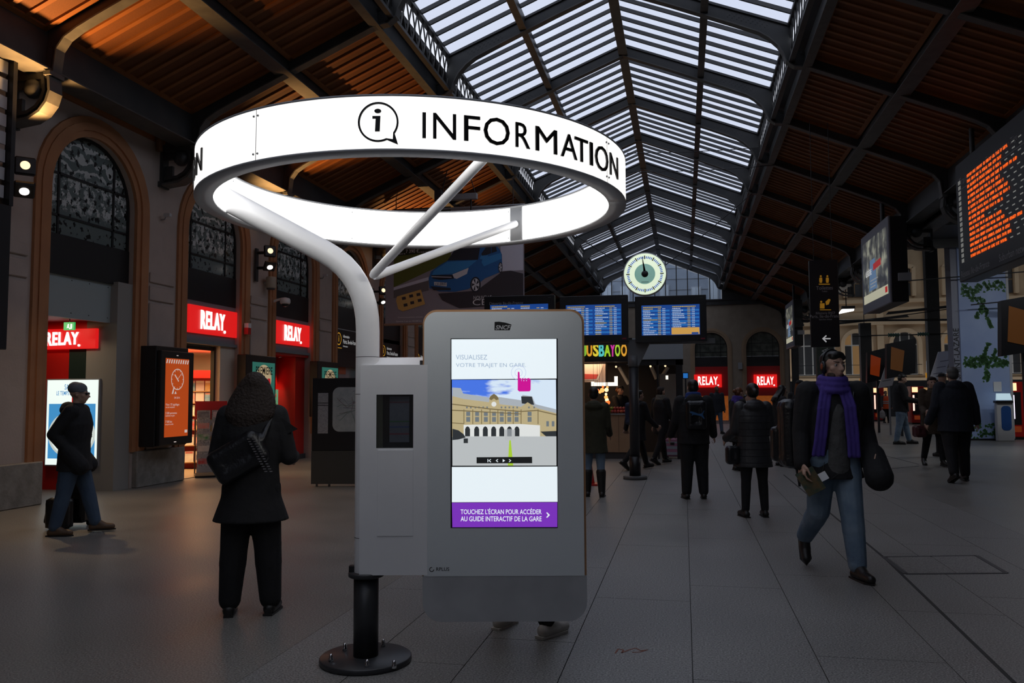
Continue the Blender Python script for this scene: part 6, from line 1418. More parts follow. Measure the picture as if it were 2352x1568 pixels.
HAIRB = mat('hair_black', (.008, .007, .006), .45); HAIRBR = mat('hair_brown', (.022, .012, .008), .7, bump=.9, bscale=55); HAIRG = mat('hair_grey', (.10, .10, .095), .6); HAIRR = mat('hair_ginger', (.14, .045, .012), .5); BEANIE = CL('beanie_grey', (.14, .15, .17))
EYEM = mat('eye_dark', (.01, .008, .007), .15)

class Body:
    def __init__(s, name_label, px, py, facing, head=None, H=None, pos=None, female=False, sk=SKIN, vox=.014, lean=0., legs=((0, 0, .05, 0), (0, 0, .05, 0)), arms=((.05, .10, .15), (.05, .10, .15)), yaw=0., nod=0., tilt=0., build=1.0, group=None):
        P = pos or fl(px, py); s.P = P
        s.H = H or on(head[0], head[1], 1, P.y).z
        d = Vector(facing).normalized(); s.rz = math.atan2(-d.x, d.y); s.vox = vox; s.female = female; s.b = build
        s.mb = MB(sk); s.sk = sk; s.label = name_label; s.group = group
        H = s.H; K = {}
        hipz = .515*H; K['pel'] = V(0, 0, hipz)
        K['hip'] = []; K['knee'] = []; K['ank'] = []; K['fdir'] = []
        for sd, (hf, kf, ab, fp) in zip((-1, 1), legs):
            h = V(sd*.052*H, 0, hipz-.01*H)
            def dirv(a): return V(sd*math.sin(ab)*math.cos(a), math.sin(a), -math.cos(a)*math.cos(ab))
            k = h+dirv(hf)*(.235*H); a = k+dirv(hf-kf)*(.235*H)
            K['hip'].append(h); K['knee'].append(k); K['ank'].append(a); K['fdir'].append(V(sd*.12, math.cos(fp), -math.sin(fp)).normalized())
        low = min(min(a.z-.045*H*max(.5, f.y)-0.0, (a+f*.115*H).z-.03*H) for a, f in zip(K['ank'], K['fdir']))
        sh = V(0, 0, -low)
        for key in ('hip', 'knee', 'ank'): K[key] = [p+sh for p in K[key]]
        K['pel'] += sh
        up = V(0, math.sin(lean), math.cos(lean)); fw = V(0, math.cos(lean), -math.sin(lean)); s.up, s.fw = up, fw
        K['waist'] = K['pel']+up*.09*H; K['chest'] = K['pel']+up*.21*H; K['neck'] = K['pel']+up*.315*H
        sw = (.112 if not female else .100)*H; K['sh'] = [K['pel']+up*.295*H+V(sd*sw, 0, 0) for sd in (-1, 1)]; K['elb'] = []; K['wri'] = []; K['hdir'] = []
        for sd, p, a in zip((-1, 1), K['sh'], arms):
            sf, ab, ef = a[:3]; tw = a[3] if len(a) > 3 else 0.
            def dv(f, b): return (up*-math.cos(f)+fw*math.sin(f))*math.cos(b)+V(sd*math.sin(b), 0, 0)
            e = p+dv(sf, ab)*.178*H; w = e+dv(sf+ef, ab-tw)*.148*H; K['elb'].append(e); K['wri'].append(w); K['hdir'].append((w-e).normalized())
        s.K = K; hh = .132*H; s.hh = hh
        Rm = Matrix.Rotation(yaw, 3, 'Z') @ Matrix.Rotation(-nod+lean*-.3, 3, 'X') @ Matrix.Rotation(tilt, 3, 'Y'); s.hu = Rm @ V(0, 0, 1); s.hf = Rm @ V(0, 1, 0); s.hr = Rm @ V(1, 0, 0)
        s.hc = K['neck']+up*.028*H+s.hu*hh*.52+s.hf*.012*H
        s.root = None; s.parts = []
        s.nude(); 
        o = skin(s.mb, 'person', sk, None, vox, 2); o.location = P; o.rotation_euler = (0, 0, s.rz); tag(o, s.label, 'person', group); s.o = o
    def hp(s, x, y, z): return s.hc+(s.hr*x+s.hf*y+s.hu*z)*s.hh      # head space: right, forward, up in head heights
    def hball(s, mb, c, r):
        M = Matrix((tuple(s.hr), tuple(s.hf), tuple(s.hu))).transposed().to_4x4(); M.translation = s.hp(*c)
        mb.ball((0, 0, 0), tuple(v*s.hh for v in r), n=16, M=M)
    def nude(s):
        K, H, mb, f = s.K, s.H, s.mb, s.female; B = s.b
        def ring(p, rx, ry, dy=0): return (p+s.fw*dy*H, rx*H*B, ry*H*B)
        mb.loft([ring(K['pel']-V(0, 0, .05*H), .085, .062), ring(K['pel'], .098, .070), ring(K['waist'], .080 if f else .086, .060), ring(K['chest'], .096 if f else .104, .068, .004), ring(K['pel']+s.up*.285*H, .090, .055), ring(K['pel']+s.up*.315*H, .045, .040)], n=18)
        for i in (0, 1):
            chain(mb, [K['hip'][i], K['hip'][i].lerp(K['knee'][i], .35), K['knee'][i]], [.052*H*B, .050*H*B, .033*H]); chain(mb, [K['knee'][i], K['knee'][i].lerp(K['ank'][i], .3), K['ank'][i]], [.031*H, .034*H, .021*H])
            tcap(mb, K['ank'][i]-V(0, 0, .008*H), .017*H, K['ank'][i]-V(0, 0, .018*H)+K['fdir'][i]*.08*H, .010*H)
            chain(mb, [K['sh'][i]-V(0, 0, .004*H), K['sh'][i].lerp(K['elb'][i], .4), K['elb'][i]], [.033*H, .028*H, .022*H]); chain(mb, [K['elb'][i], K['elb'][i].lerp(K['wri'][i], .3), K['wri'][i]], [.022*H, .023*H, .0145*H])
            s.hand(i)
        tcap(mb, K['neck']-s.up*.02*H, .033*H, s.hp(0, -.08, -.22), .030*H)
        s.hball(mb, (0, -.06, .12), (.335, .42, .38)); s.hball(mb, (0, .06, -.2), (.25, .30, .30)); s.hball(mb, (0, .22, -.41), (.10, .10, .09)); s.hball(mb, (0, .17, -.1), (.24, .22, .3))
        tcap(mb, s.hp(0, .37, .04), .04*s.hh, s.hp(0, .475, -.13), .055*s.hh); tcap(mb, s.hp(-.05, .40, -.15), .04*s.hh, s.hp(.05, .40, -.15), .04*s.hh)
        tcap(mb, s.hp(-.17, .31, .09), .05*s.hh, s.hp(.17, .31, .09), .05*s.hh); s.hball(mb, (0, .355, -.255), (.11, .055, .035)); s.hball(mb, (0, .34, -.30), (.09, .055, .03))
        for x in (-1, 1): s.hball(mb, (x*.335, -.05, -.04), (.045, .085, .14)); s.hball(mb, (x*.19, .22, -.1), (.09, .1, .09))
    def hand(s, i, curl=.5):
        K, H, mb = s.K, s.H, s.mb; w = K['wri'][i]; d = K['hdir'][i]; sd = (-1, 1)[i]
        n = V(-sd, 0, 0); n = (n-d*n.dot(d)).normalized(); b = d.cross(n).normalized()    # palm faces the thigh
        fwd = b if b.y > 0 else -b
        L = .105*H
        for t in (-.3, -.1, .1, .3): tcap(mb, w+d*L*.05+fwd*t*L*.5, .011*H*.9, w+d*L*.48+fwd*t*L*1.05, .0085*H, 8)
        for t, l in ((-.33, .36), (-.11, .44), (.11, .48), (.33, .43)):
            a = w+d*L*.48+fwd*t*L*1.0; e = a+(d*.85+n*.45).normalized()*l*L*.5; g = e+(d*.45+n*.85).normalized()*l*L*.5
            tcap(mb, a, .0055*H, e, .005*H, 8); tcap(mb, e, .005*H, g, .0042*H, 8)
        a = w+d*L*.12+fwd*L*.26; e = a+(d*.6+fwd*.6+n*.3).normalized()*.28*L; g = e+(d*.9+n*.4).normalized()*.24*L; tcap(mb, a, .0078*H, e, .0062*H, 8); tcap(mb, e, .006*H, g, .005*H, 8)
    # ---- clothes
    def coat(s, m, bottom, flare=1.15, inf=1.22, name='coat', vox=None, hood=False, collar=True, sleeves=True, quilt=0, cut=0., label=None, top=True, pockets=False):
        K, H, B = s.K, s.H, s.b; mb = MB(m); f = s.female; inf = 1+(inf-1)*.6
        pz = K['pel'].z; zb = bottom*H
        def R(p, rx, ry, dy=0.): return (p+s.fw*(dy-cut)*H, rx*H*B*inf, ry*H*B*inf)
        rings = []
        hipc = (K['hip'][0]+K['hip'][1])/2; knc = (K['knee'][0]+K['knee'][1])/2
        if zb < pz-.02*H:
            steps = 5
            for j in range(steps):
                t = 1-j/steps; z = zb+(pz-.02*H-zb)*(j/steps); u = min(1, max(0, (hipc.z-z)/(hipc.z-knc.z+1e-6))); c = hipc.lerp(knc, u*.8); c = V(0, c.y, z)
                rings.append((c-s.fw*cut*H, .098*H*B*inf*(1+(flare-1)*t), .078*H*B*inf*(1+(flare-1)*t*1.0)))
        rings += [R(K['pel'], .100, .078), R(K['waist'], .094 if f else .100, .074), R(K['chest'], .106 if f else .112, .080, .002), R(K['pel']+s.up*.27*H, .102, .070), R(K['pel']+s.up*.30*H, .080, .062)]
        if top: rings.append(R(K['pel']+s.up*.325*H, .046, .048))
        mb.loft(rings, n=22)
        if sleeves:
            for i in (0, 1):
                a, e, w = K['sh'][i], K['elb'][i], K['wri'][i]; k = inf*1.12*B
                chain(mb, [a, a.lerp(e, .5), e], [.037*H*k, .034*H*k, .029*H*k]); chain(mb, [e, e.lerp(w, .97)], [.029*H*k, .024*H*k])
                if pockets is True or (pockets and i in pockets): tcap(mb, w, .036*H*k, w+K['hdir'][i]*.115*H, .043*H*k)
        if collar: mb.lathe([(.040*H, .0), (.047*H, .012*H), (.045*H, .035*H), (.036*H, .045*H)], n=16, c=tuple(K['neck']-s.up*.008*H))
        if hood:
            c = K['neck']-s.fw*.055*H-s.up*.01*H; mb.ball(c, (.082*H, .050*H, .045*H), n=14); mb.ball(c+s.up*.02*H, (.068*H, .045*H, .035*H), n=14)
        if quilt:
            zt = K['neck'].z-.03*H; 
        o = skin(mb, name, m, s.o, vox or s.vox, 2, label)
        if quilt:      # seams of the quilting: dark welts around the coat
            for j in range(quilt):
                z = zb+.035*H+j*(K['chest'].z+.04*H-zb)/quilt; 
                r = None
                for (c0, a0, b0), (c1, a1, b1) in zip(rings[:-1], rings[1:]):
                    if c0.z <= z <= c1.z: t = (z-c0.z)/(c1.z-c0.z+1e-9); r = (c0.lerp(c1, t), a0+(a1-a0)*t, b0+(b1-b0)*t)
                if r:
                    c, rx, ry = r; q = MB(BLK); pts = [V(c.x+(rx-.003)*math.cos(2*PI*k/28), c.y+(ry-.003)*math.sin(2*PI*k/28), z) for k in range(29)]; q.tube(pts, .0055, n=6, caps=False); q.build('quilt_seam', s.o)
        return o
    def trousers(s, m, inf=1.16, hem=.03, vox=None, name='trousers', wide=1.0):
        K, H, B = s.K, s.H, s.b; mb = MB(m)
        mb.loft([(K['pel']-V(0, 0, .075*H), .07*H*B, .06*H*B), (K['pel']-V(0, 0, .04*H), .100*H*B, .075*H*B), (K['pel'], .103*H*B, .077*H*B), (K['pel']+s.up*.05*H, .098*H*B, .073*H*B)], n=18)
        for i in (0, 1):
            h, k, a = K['hip'][i], K['knee'][i], K['ank'][i]
            chain(mb, [h, h.lerp(k, .35), k], [.055*H*B*inf, .051*H*B*inf, .037*H*inf*wide]); chain(mb, [k, k.lerp(a, .3), k.lerp(a, .92)], [.037*H*inf*wide, .036*H*inf*wide, .029*H*inf*wide])
        return skin(mb, name, m, s.o, vox or s.vox, 2)
    def shoes(s, m, boot=0., heel=0., sole=None):
        K, H = s.K, s.H
        for i in (0, 1):
            a, f = K['ank'][i], K['fdir'][i]; mb = MB(m); u = V(1, 0, 0).cross(f).normalized() if f.y < .99 else V(0, 0, 1); u = V(0, 0, 1) if abs(f.z) < .2 else (V(0, 0, 1)-f*f.z).normalized()
            base = a-u*.020*H
            tcap(mb, base-f*.018*H, .026*H, base+f*.045*H, .027*H); tcap(mb, base+f*.045*H, .027*H, base+f*.100*H-u*.004*H, .021*H); tcap(mb, a+u*.012*H, .027*H, base+f*.05*H+u*.004*H, .024*H)
            if boot: tcap(mb, a, .032*H, a.lerp(K['knee'][i], boot), .047*H)
            o = skin(mb, 'boot' if boot else 'shoe', m, s.o, .008, 1)
            so = MB(sole or SHOEB); r = f.cross(u).normalized(); w = .024*H
            P = [base-f*.046*H-r*w*.8, base-f*.046*H+r*w*.8, base+f*.02*H+r*w, base+f*.09*H+r*w*1.1, base+f*.125*H, base+f*.09*H-r*w*1.1, base+f*.02*H-r*w]
            P = [p-u*.016*H for p in P]; n = len(P); so.raw([p-u*.010*H for p in P]+P, [tuple(range(n)), tuple(range(2*n-1, n-1, -1))]+[(q, (q+1) % n, n+(q+1) % n, n+q) for q in range(n)])
            if heel: so.box(tuple(base-f*.03*H-V(.014*H, .014*H, .0)), tuple(base-f*.03*H+V(.014*H, .014*H, 0)-u*(.018*H+heel)))
            so.build('sole', s.o)
    def hair(s, m, style='short', vox=None, length=.0):
        mb = MB(m); B = s.hball
        B(mb, (0, -.12, .20), (.365, .40, .35)); B(mb, (0, -.20, .0), (.345, .30, .34))
        if style == 'short': B(mb, (0, .12, .40), (.26, .22, .12))
        if style == 'fringe': B(mb, (0, .18, .36), (.29, .22, .14)); B(mb, (-.2, .22, .27), (.13, .12, .10)); B(mb, (.12, .24, .28), (.16, .11, .09))
        if style in ('long', 'wild'):
            w = 1.25 if style == 'wild' else 1.0
            pts = [(0, -.12, .45), (0, -.13, .28), (0, -.17, .0), (0, -.27, -.38), (0, -.42, -.8), (0, -.52, -1.25)]
            rx = [.2, .42, .58, .74, .80, .50] if style == 'wild' else [.2, .38, .42, .46, .48, .28]
            n = max(2, int(2+length*2)); 
            vs = [(s.hp(*p), r*s.hh, min(r, .62)*s.hh*(.60 if r > .45 else .8)) for p, r in zip(pts, rx)]
            mb.loft([(c, a, b) for c, a, b in vs[::-1]], n=16)
            for x in (-1, 1): tcap(mb, s.hp(x*.30, .0, .1), .12*s.hh, s.hp(x*.38*w, -.05, -.55), .13*s.hh); tcap(mb, s.hp(x*.38*w, -.05, -.55), .13*s.hh, s.hp(x*.42*w, -.18, -1.0), .07*s.hh)
            random.seed(int(s.P.x*100))
            for k in range(10): x = random.uniform(-.5, .5)*w; tcap(mb, s.hp(x, -.4, -.8), .06*s.hh, s.hp(x*1.15, -.44, -1.25-random.random()*.35), .02*s.hh)
        if style == 'bun': B(mb, (0, -.58, .02), (.20, .18, .20))
        return skin(mb, 'hair', m, s.o, vox or min(s.vox, .011), 1)
    def eyes(s):
        for x in (-1, 1): o = MB(EYEM).ball(s.hp(x*.145, .335, .015), .045*s.hh, n=10).build('eye', s.o)
    def W(s, v): return s.P + Matrix.Rotation(s.rz, 3, 'Z') @ Vector(v)      # local to world
    def scarf(s, m, ends=()):
        mb = MB(m); K, H = s.K, s.H; c = K['neck']+s.up*.006*H
        for dz, r in ((-.012, .062), (.012, .056), (.034, .050)):
            pts = [c+s.up*dz*H+V(math.cos(2*PI*k/14)*r*H, math.sin(2*PI*k/14)*r*H+.006*H, math.sin(2*PI*k/14)*-.008*H) for k in range(15)]
            for a, b in zip(pts[:-1], pts[1:]): tcap(mb, a, .017*H, b, .017*H, 8)
        for pts in ends:
            for a, b in zip(pts[:-1], pts[1:]):
                for x in (-.018, 0, .018): tcap(mb, Vector(a)+V(x*H, 0, 0), .010*H, Vector(b)+V(x*1.1*H, 0, 0), .010*H, 8)
        return skin(mb, 'scarf', m, s.o, .009, 2)
AWAY = lambda P: Vector((P.x, P.y, 0)).normalized()
RH = Vector((math.cos(YAW), math.sin(YAW), 0)); FH = Vector((-math.sin(YAW), math.cos(YAW), 0))
def soft_box(mb, c, hx, hy, hz, r, R=None):
    """rounded box out of capsules and a core"""
    R = R or Matrix.Identity(3); c = Vector(c)
    for sx in (-1, 1):
        for sy in (-1, 1): tcap(mb, c+R @ V(sx*(hx-r), sy*(hy-r), -(hz-r)), r, c+R @ V(sx*(hx-r), sy*(hy-r), hz-r), r, 10)
    for sz in (-1, 1):
        for sy in (-1, 1): tcap(mb, c+R @ V(-(hx-r), sy*(hy-r), sz*(hz-r)), r, c+R @ V(hx-r, sy*(hy-r), sz*(hz-r)), r, 10)
    M = R.to_4x4(); M.translation = c; mb.box((-hx+.3*r, -hy+.3*r, -hz+.3*r), (hx-.3*r, hy-.3*r, hz-.3*r), None, M)
def worn(b, name, label, cat, m, fn, vox=.012, local=True):
    """a bag or rucksack carried by figure b: a thing of its own placed in the figure's frame"""
    mb = MB(m); fn(mb); o = skin(mb, name, m, None, vox, 2); o.location = b.P; o.rotation_euler = (0, 0, b.rz); tag(o, label, cat); return o

# 1 man in the beanie by the first arch
p = Body('man in grey beanie, sunglasses and black jacket standing by a trolley case', 165, 1226, RH*.98+FH*.2, head=(150, 880), lean=.03, legs=((.30, .06, .05, 0), (-.16, .05, .05, 0)), arms=((-.55, .14, 1.20, .30), (-.55, .14, 1.20, .30)), build=1.06, vox=.012)
p.coat(BLK, .42, 1.12, 1.30, 'jacket', hood=True, pockets=True); p.trousers(JEANSD, 1.22, wide=1.1); p.shoes(SHOEBR); p.eyes()
mb = MB(BEANIE); p.hball(mb, (0, -.09, .27), (.385, .45, .33)); p.hball(mb, (0, -.22, .30), (.33, .36, .33)); p.hball(mb, (0, -.06, .13), (.375, .44, .12)); skin(mb, 'beanie', BEANIE, p.o, .009, 2)
mb = MB(BLACK)
for x in (-1, 1): mb.ball(p.hp(x*.15, .39, .02), (.10*p.hh, .05*p.hh, .08*p.hh), n=10); mb.tube([p.hp(x*.25, .36, .04), p.hp(x*.36, .1, .05), p.hp(x*.36, -.1, .03)], .012*p.hh, n=6)
mb.tube([p.hp(-.1, .41, .05), p.hp(.1, .41, .05)], .015*p.hh, n=6); mb.build('sunglasses', p.o)
c = fl(150, 1216)+FH*.28-RH*.05
t = thing('trolley_case', 'black trolley suitcase with raised handle behind the man in the beanie', 'suitcase', c, YAW)
MB(LEATHER).box((-.18, -.12, .05), (.18, .12, .55)).build('body', t, bevel=.03); MB(BLACK).tube([(-.10, .08, .5), (-.10, .08, .98), (.10, .08, .98), (.10, .08, .5)], .011, n=8).build('pull_handle', t)
for x in (-.15, .15): MB(BLACK).lathe([(.04, -.02), (.04, .02)], n=14, M=Matrix.Translation((x, .08, .04)) @ Matrix.Rotation(PI/2, 4, 'Y')).build('wheel', t)
MB(LEATHER).box((-.15, -.14, .12), (.15, -.12, .4)).build('front_pocket', t, bevel=.01)
c = fl(112, 1222)+FH*.22; mb = MB(LEATHER); soft_box(mb, (0, 0, .19), .15, .11, .19, .08); tcap(mb, (-.15, -.02, .25), .016, (-.2, 0, .08), .016); tcap(mb, (-.2, 0, .08), .016, (-.12, 0, .04), .016); o = skin(mb, 'rucksack', LEATHER, None, .012, 2); o.location = c; tag(o, 'black rucksack slumped on the floor beside the trolley suitcase', 'rucksack')

# 2 woman with long hair in the foreground
p = Body('woman with long dark hair in a flared black coat, seen from behind near the kiosk', 573, 1410, FH*.98-RH*.12, head=(610, 856), female=True, vox=.012, legs=((0, .03, .06, 0), (.02, .04, .07, 0)), arms=((.10, .26, 1.35, .30), (.05, .28, 1.45, .30)), tilt=.1, nod=-.12)
p.coat(BLK, .385, 1.36, 1.30, 'coat'); p.trousers(BLK2, 1.30, wide=1.2); p.shoes(SHOEB, heel=.03); p.hair(HAIRBR, 'wild', length=1); p.eyes()
mb = MB(BLK); H = p.H; K = p.K
mb.raw([K['neck']+V(.03, -.05, -.02)*H/1.7, K['neck']+V(.22, -.07, -.05), K['neck']+V(.33, -.05, -.13), K['neck']+V(.18, -.06, -.20), K['neck']+V(.05, .05, -.06), K['neck']+V(.20, .06, -.10), K['neck']+V(.16, .05, -.20)], [(0, 1, 3), (1, 2, 3), (0, 4, 5, 1), (1, 5, 2), (2, 5, 6), (2, 6, 3), (0, 3, 6, 4), (4, 6, 5)]); mb.build('pointed_collar', p.o)
def bag2(mb):
    c = K['waist']+V(-.06, -.17, .07); soft_box(mb, c, .20, .07, .13, .06, Matrix.Rotation(-.55, 3, 'Y'))
    tcap(mb, c+V(.16, 0, .12), .03, K['sh'][1]+V(-.02, -.03, .03), .02); tcap(mb, c+V(-.18, .02, 0), .02, K['waist']+V(-.2, 0, .0), .02)
bg = worn(p, 'shoulder_bag', 'black leather shoulder bag with silver studs slung across the black coat', 'bag', LEATHER, bag2)
for k in range(14):
    for q in (0, 1): x = K['waist']+V(.02+q*.035+k*.010, -.25-.004*k, .20-k*.017); MB(CHROME).box((x.x-.009, x.y-.004, x.z-.003), (x.x+.009, x.y+.004, x.z+.003)).build('stud', bg)

# 3 person hidden behind the touch screen: only the white trainers show
p = Body('person in dark trousers and white trainers standing hidden behind the touch-screen panel', 1200, 1450, FH*.8+RH*.6, H=1.72, legs=((0, .02, .10, 0), (0, .02, .14, 0)), vox=.014)
p.coat(NAVY, .46, 1.05, 1.2, 'jacket'); p.trousers(BLK2, 1.2); p.shoes(SNEAK, sole=SNEAK); p.hair(HAIRB, 'short')
# 4 woman in khaki parka right of the panel
p = Body('woman in khaki parka, jeans and black boots just right of the touch-screen panel', 1366, 1140, FH+RH*.1, head=(1358, 890), female=True, legs=((.02, .03, .03, 0), (-.04, .06, .03, 0)), arms=((.1, .14, .9), (.1, .14, .9)))
p.coat(KHAKI, .40, 1.12, 1.30, 'parka', hood=True); p.trousers(JEANS, 1.05); p.shoes(SHOEB, boot=.75); p.hair(HAIRB, 'short')
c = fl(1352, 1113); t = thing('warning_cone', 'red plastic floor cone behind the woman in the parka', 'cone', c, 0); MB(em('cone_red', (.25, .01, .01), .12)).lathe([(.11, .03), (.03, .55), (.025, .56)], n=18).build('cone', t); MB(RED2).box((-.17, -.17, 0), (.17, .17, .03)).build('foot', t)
# 5 juice seller
q = on(1424, 900, 1, YJ+1.1)
p = Body('juice seller with reddish hair and dark top behind the timber counter', 0, 0, V(.6, -.6, 0), pos=V(q.x, YJ+1.1, 0), H=on(1424, 886, 1, YJ+1.1).z, female=True, arms=((.5, .1, .9), (.5, .1, .9)))
p.coat(BLK, .45, 1.0, 1.15, 'top'); p.trousers(BLK2); p.shoes(SHOEB); p.hair(HAIRR, 'bun'); p.eyes()
mb = MB(BLK); p.hball(mb, (0, -.05, .33), (.36, .42, .22)); p.hball(mb, (0, .36, .22), (.25, .22, .05)); skin(mb, 'cap', BLK, p.o, .01, 1)
# 6, 7 couple walking past the monitor post
p = Body('walker in dark coat carrying a blue rucksack beside the monitor post', 1466, 1078, RH*.9+FH*.4, head=(1490, 893), legs=((.42, .12, .03, -.1), (-.38, .35, .03, .7)), arms=((-.4, .1, .3), (.4, .1, .5)), lean=.06)
p.coat(BLK, .36, 1.1, 1.22, 'coat'); p.trousers(BLK2); p.shoes(SHOEB); p.hair(HAIRB, 'short'); p.eyes()
BLUEB = CL('blue_rucksack', (.02, .04, .10)); worn(p, 'rucksack', 'dark blue rucksack on the back of the walker beside the monitor post', 'rucksack', BLUEB, lambda mb, K=p.K, H=p.H: (soft_box(mb, K['chest']+V(0, -.17, -.04), .16, .09, .24, .07), tcap(mb, K['sh'][0]+V(.05, .02, .05), .02, K['chest']+V(-.10, -.10, .12), .02), tcap(mb, K['sh'][1]+V(-.05, .02, .05), .02, K['chest']+V(.10, -.10, .12), .02)))
p = Body('walking man in black coat with pale collar pulling a pink suitcase', 1520, 1066, RH*.85+FH*.5, head=(1520, 889), legs=((.30, .1, .03, 0), (-.30, .2, .03, .5)), arms=((-.1, .1, .2), (.2, .1, .4)))
p.coat(BLK, .40, 1.1, 1.24, 'coat'); p.trousers(BLK2); p.shoes(SHOEB); p.hair(HAIRBR, 'short'); p.eyes(); p.scarf(CL('cream_scarf', (.16, .15, .12)))
c = fl(1546, 1053); t = thing('pink_suitcase', 'small pink and pale blue striped trolley suitcase behind the man with puma rucksack'.replace('puma', 'blue emblem'), 'suitcase', c, -.1)
sP, sB = mat('case_pink', (.36, .16, .26), .4), mat('case_pale', (.30, .36, .42), .4)
MB(sP).box((-.17, -.11, .06), (.17, .11, .50)).build('body', t, bevel=.03)
for z0, z1 in ((.10, .17), (.24, .31), (.38, .42)): MB(sB).box((-.172, -.113, z0), (.172, .113, z1)).build('pale_band', t)
MB(BLACK).tube([(-.07, -.02, .49), (-.06, -.02, .56), (.06, -.02, .56), (.07, -.02, .49)], .014, n=8).build('carry_handle', t); MB(BLACK).box((-.05, -.12, .34), (.05, -.11, .40)).build('name_tag', t)
for x in (-.13, .13): MB(BLACK).lathe([(.035, -.02), (.035, .02)], n=12, M=Matrix.Translation((x, 0, .035)) @ Matrix.Rotation(PI/2, 4, 'Y')).build('wheel', t)
# 8 man with rucksack bearing a leaping-cat emblem
p = Body('man in black with a rucksack bearing a blue leaping-cat emblem, seen from behind', 1597, 1145, FH+RH*.05, head=(1580, 873), legs=((.0, .03, .045, 0), (.03, .04, .045, 0)), arms=((.10, .22, .55), (.10, .22, .55)), build=1.1, vox=.012, nod=.1)
p.coat(BLK, .46, 1.05, 1.30, 'jacket', hood=True); p.trousers(BLK2, 1.25, wide=1.15); p.shoes(SHOEB); p.hair(HAIRB, 'short'); p.eyes(); p.scarf(CL('blue_collar', (.03, .07, .28)))
K = p.K; rk = worn(p, 'emblem_rucksack', 'black rucksack with a blue leaping-cat emblem on the back of the man', 'rucksack', LEATHER, lambda mb, K=p.K: (soft_box(mb, K['chest']+V(0, -.215, -.05), .155, .075, .22, .07), tcap(mb, K['sh'][0]+V(.05, .02, .06), .02, K['chest']+V(-.10, -.14, .14), .02), tcap(mb, K['sh'][1]+V(-.05, .02, .06), .02, K['chest']+V(.10, -.14, .14), .02)))
ec = K['chest']+V(0, -.297, -.04); CATB = mat('emblem_blue', (.03, .11, .26), .5)
cat = [(-.10, .03), (-.085, .045), (-.06, .042), (-.03, .03), (.02, .012), (.055, .012), (.075, .03), (.095, .055), (.10, .052), (.085, .022), (.075, .0), (.085, -.02), (.10, -.055), (.09, -.058), (.06, -.025), (.03, -.015), (-.02, -.005), (-.045, .0), (-.06, -.01), (-.075, -.012), (-.06, .01), (-.085, .018)]
MB(CATB).prism([(x*1.1, z*1.1) for x, z in cat], -.004, .004, CATB, 'xz').build('cat_emblem', rk).location = ec
# 9 far man walking up
p = Body('dark-skinned man in dark jacket and jeans walking before the far shop arches', 1648, 996, -FH+RH*.1, head=(1645, 886), sk=SKIN2, legs=((.2, .05, .03, 0), (-.2, .2, .03, .3)), vox=.018)
p.coat(NAVY, .45, 1.05, 1.25, 'jacket'); p.trousers(JEANSD); p.shoes(SHOEB); p.eyes()
# 10 woman with purple scarf
p = Body('woman with tied brown hair and purple scarf looking up at the boards', 1697, 1080, RH*.9+FH*.35, head=(1690, 890), female=True, nod=.35, legs=((.03, .03, .03, 0), (-.1, .1, .03, .2)), arms=((.1, .1, .7), (.0, .1, .3)))
p.coat(BLK, .34, 1.15, 1.22, 'coat'); p.trousers(BLK2, 1.02); p.shoes(SHOEB, boot=.4, heel=.02); p.hair(HAIRR, 'bun'); p.eyes(); p.scarf(PURPLE, [[p.K['neck']+V(.05, -.10, -.02), p.K['chest']+V(.06, -.12, -.05)]])
worn(p, 'handbag', 'soft black handbag hanging from the woman with the purple scarf', 'bag', LEATHER, lambda mb, K=p.K: (soft_box(mb, K['pel']+V(.26, -.10, -.12), .07, .15, .14, .05), tcap(mb, K['pel']+V(.26, -.18, .0), .01, K['sh'][1]+V(.02, -.02, .03), .01), tcap(mb, K['pel']+V(.26, -.02, .0), .01, K['sh'][1]+V(.02, .02, .03), .01)))
# 11 person in pale jacket behind
p = Body('person in pale jacket half hidden behind the woman in the quilted coat', 1716, 1012, RH*.5-FH*.6, H=1.55, vox=.018); p.coat(WHITEC, .45, 1.05, 1.2, 'jacket'); p.trousers(BLK2); p.shoes(SHOEB); p.hair(HAIRB, 'short'); p.eyes()
# 12 woman in quilted coat
p = Body('woman with dark bun in a long quilted grey coat, seen from behind', 1735, 1187, FH-RH*.03, head=(1745, 881), female=True, vox=.012, legs=((0, .03, .05, 0), (.02, .03, .05, 0)), arms=((.12, .20, 1.0), (.12, .22, 1.3)), build=1.06)
p.coat(PUFF, .375, 1.15, 1.30, 'quilted_coat', hood=True, quilt=8); p.trousers(BLK2, 1.04); p.shoes(SHOEB); p.hair(HAIRB, 'bun'); p.eyes()
worn(p, 'handbag', 'black bag on a long strap at the hip of the woman in the quilted coat', 'bag', LEATHER, lambda mb, K=p.K: (soft_box(mb, K['pel']+V(-.28, -.02, -.10), .09, .07, .12, .05), tcap(mb, K['pel']+V(-.24, -.02, .0), .008, K['sh'][0]+V(-.02, -.02, .04), .008)))
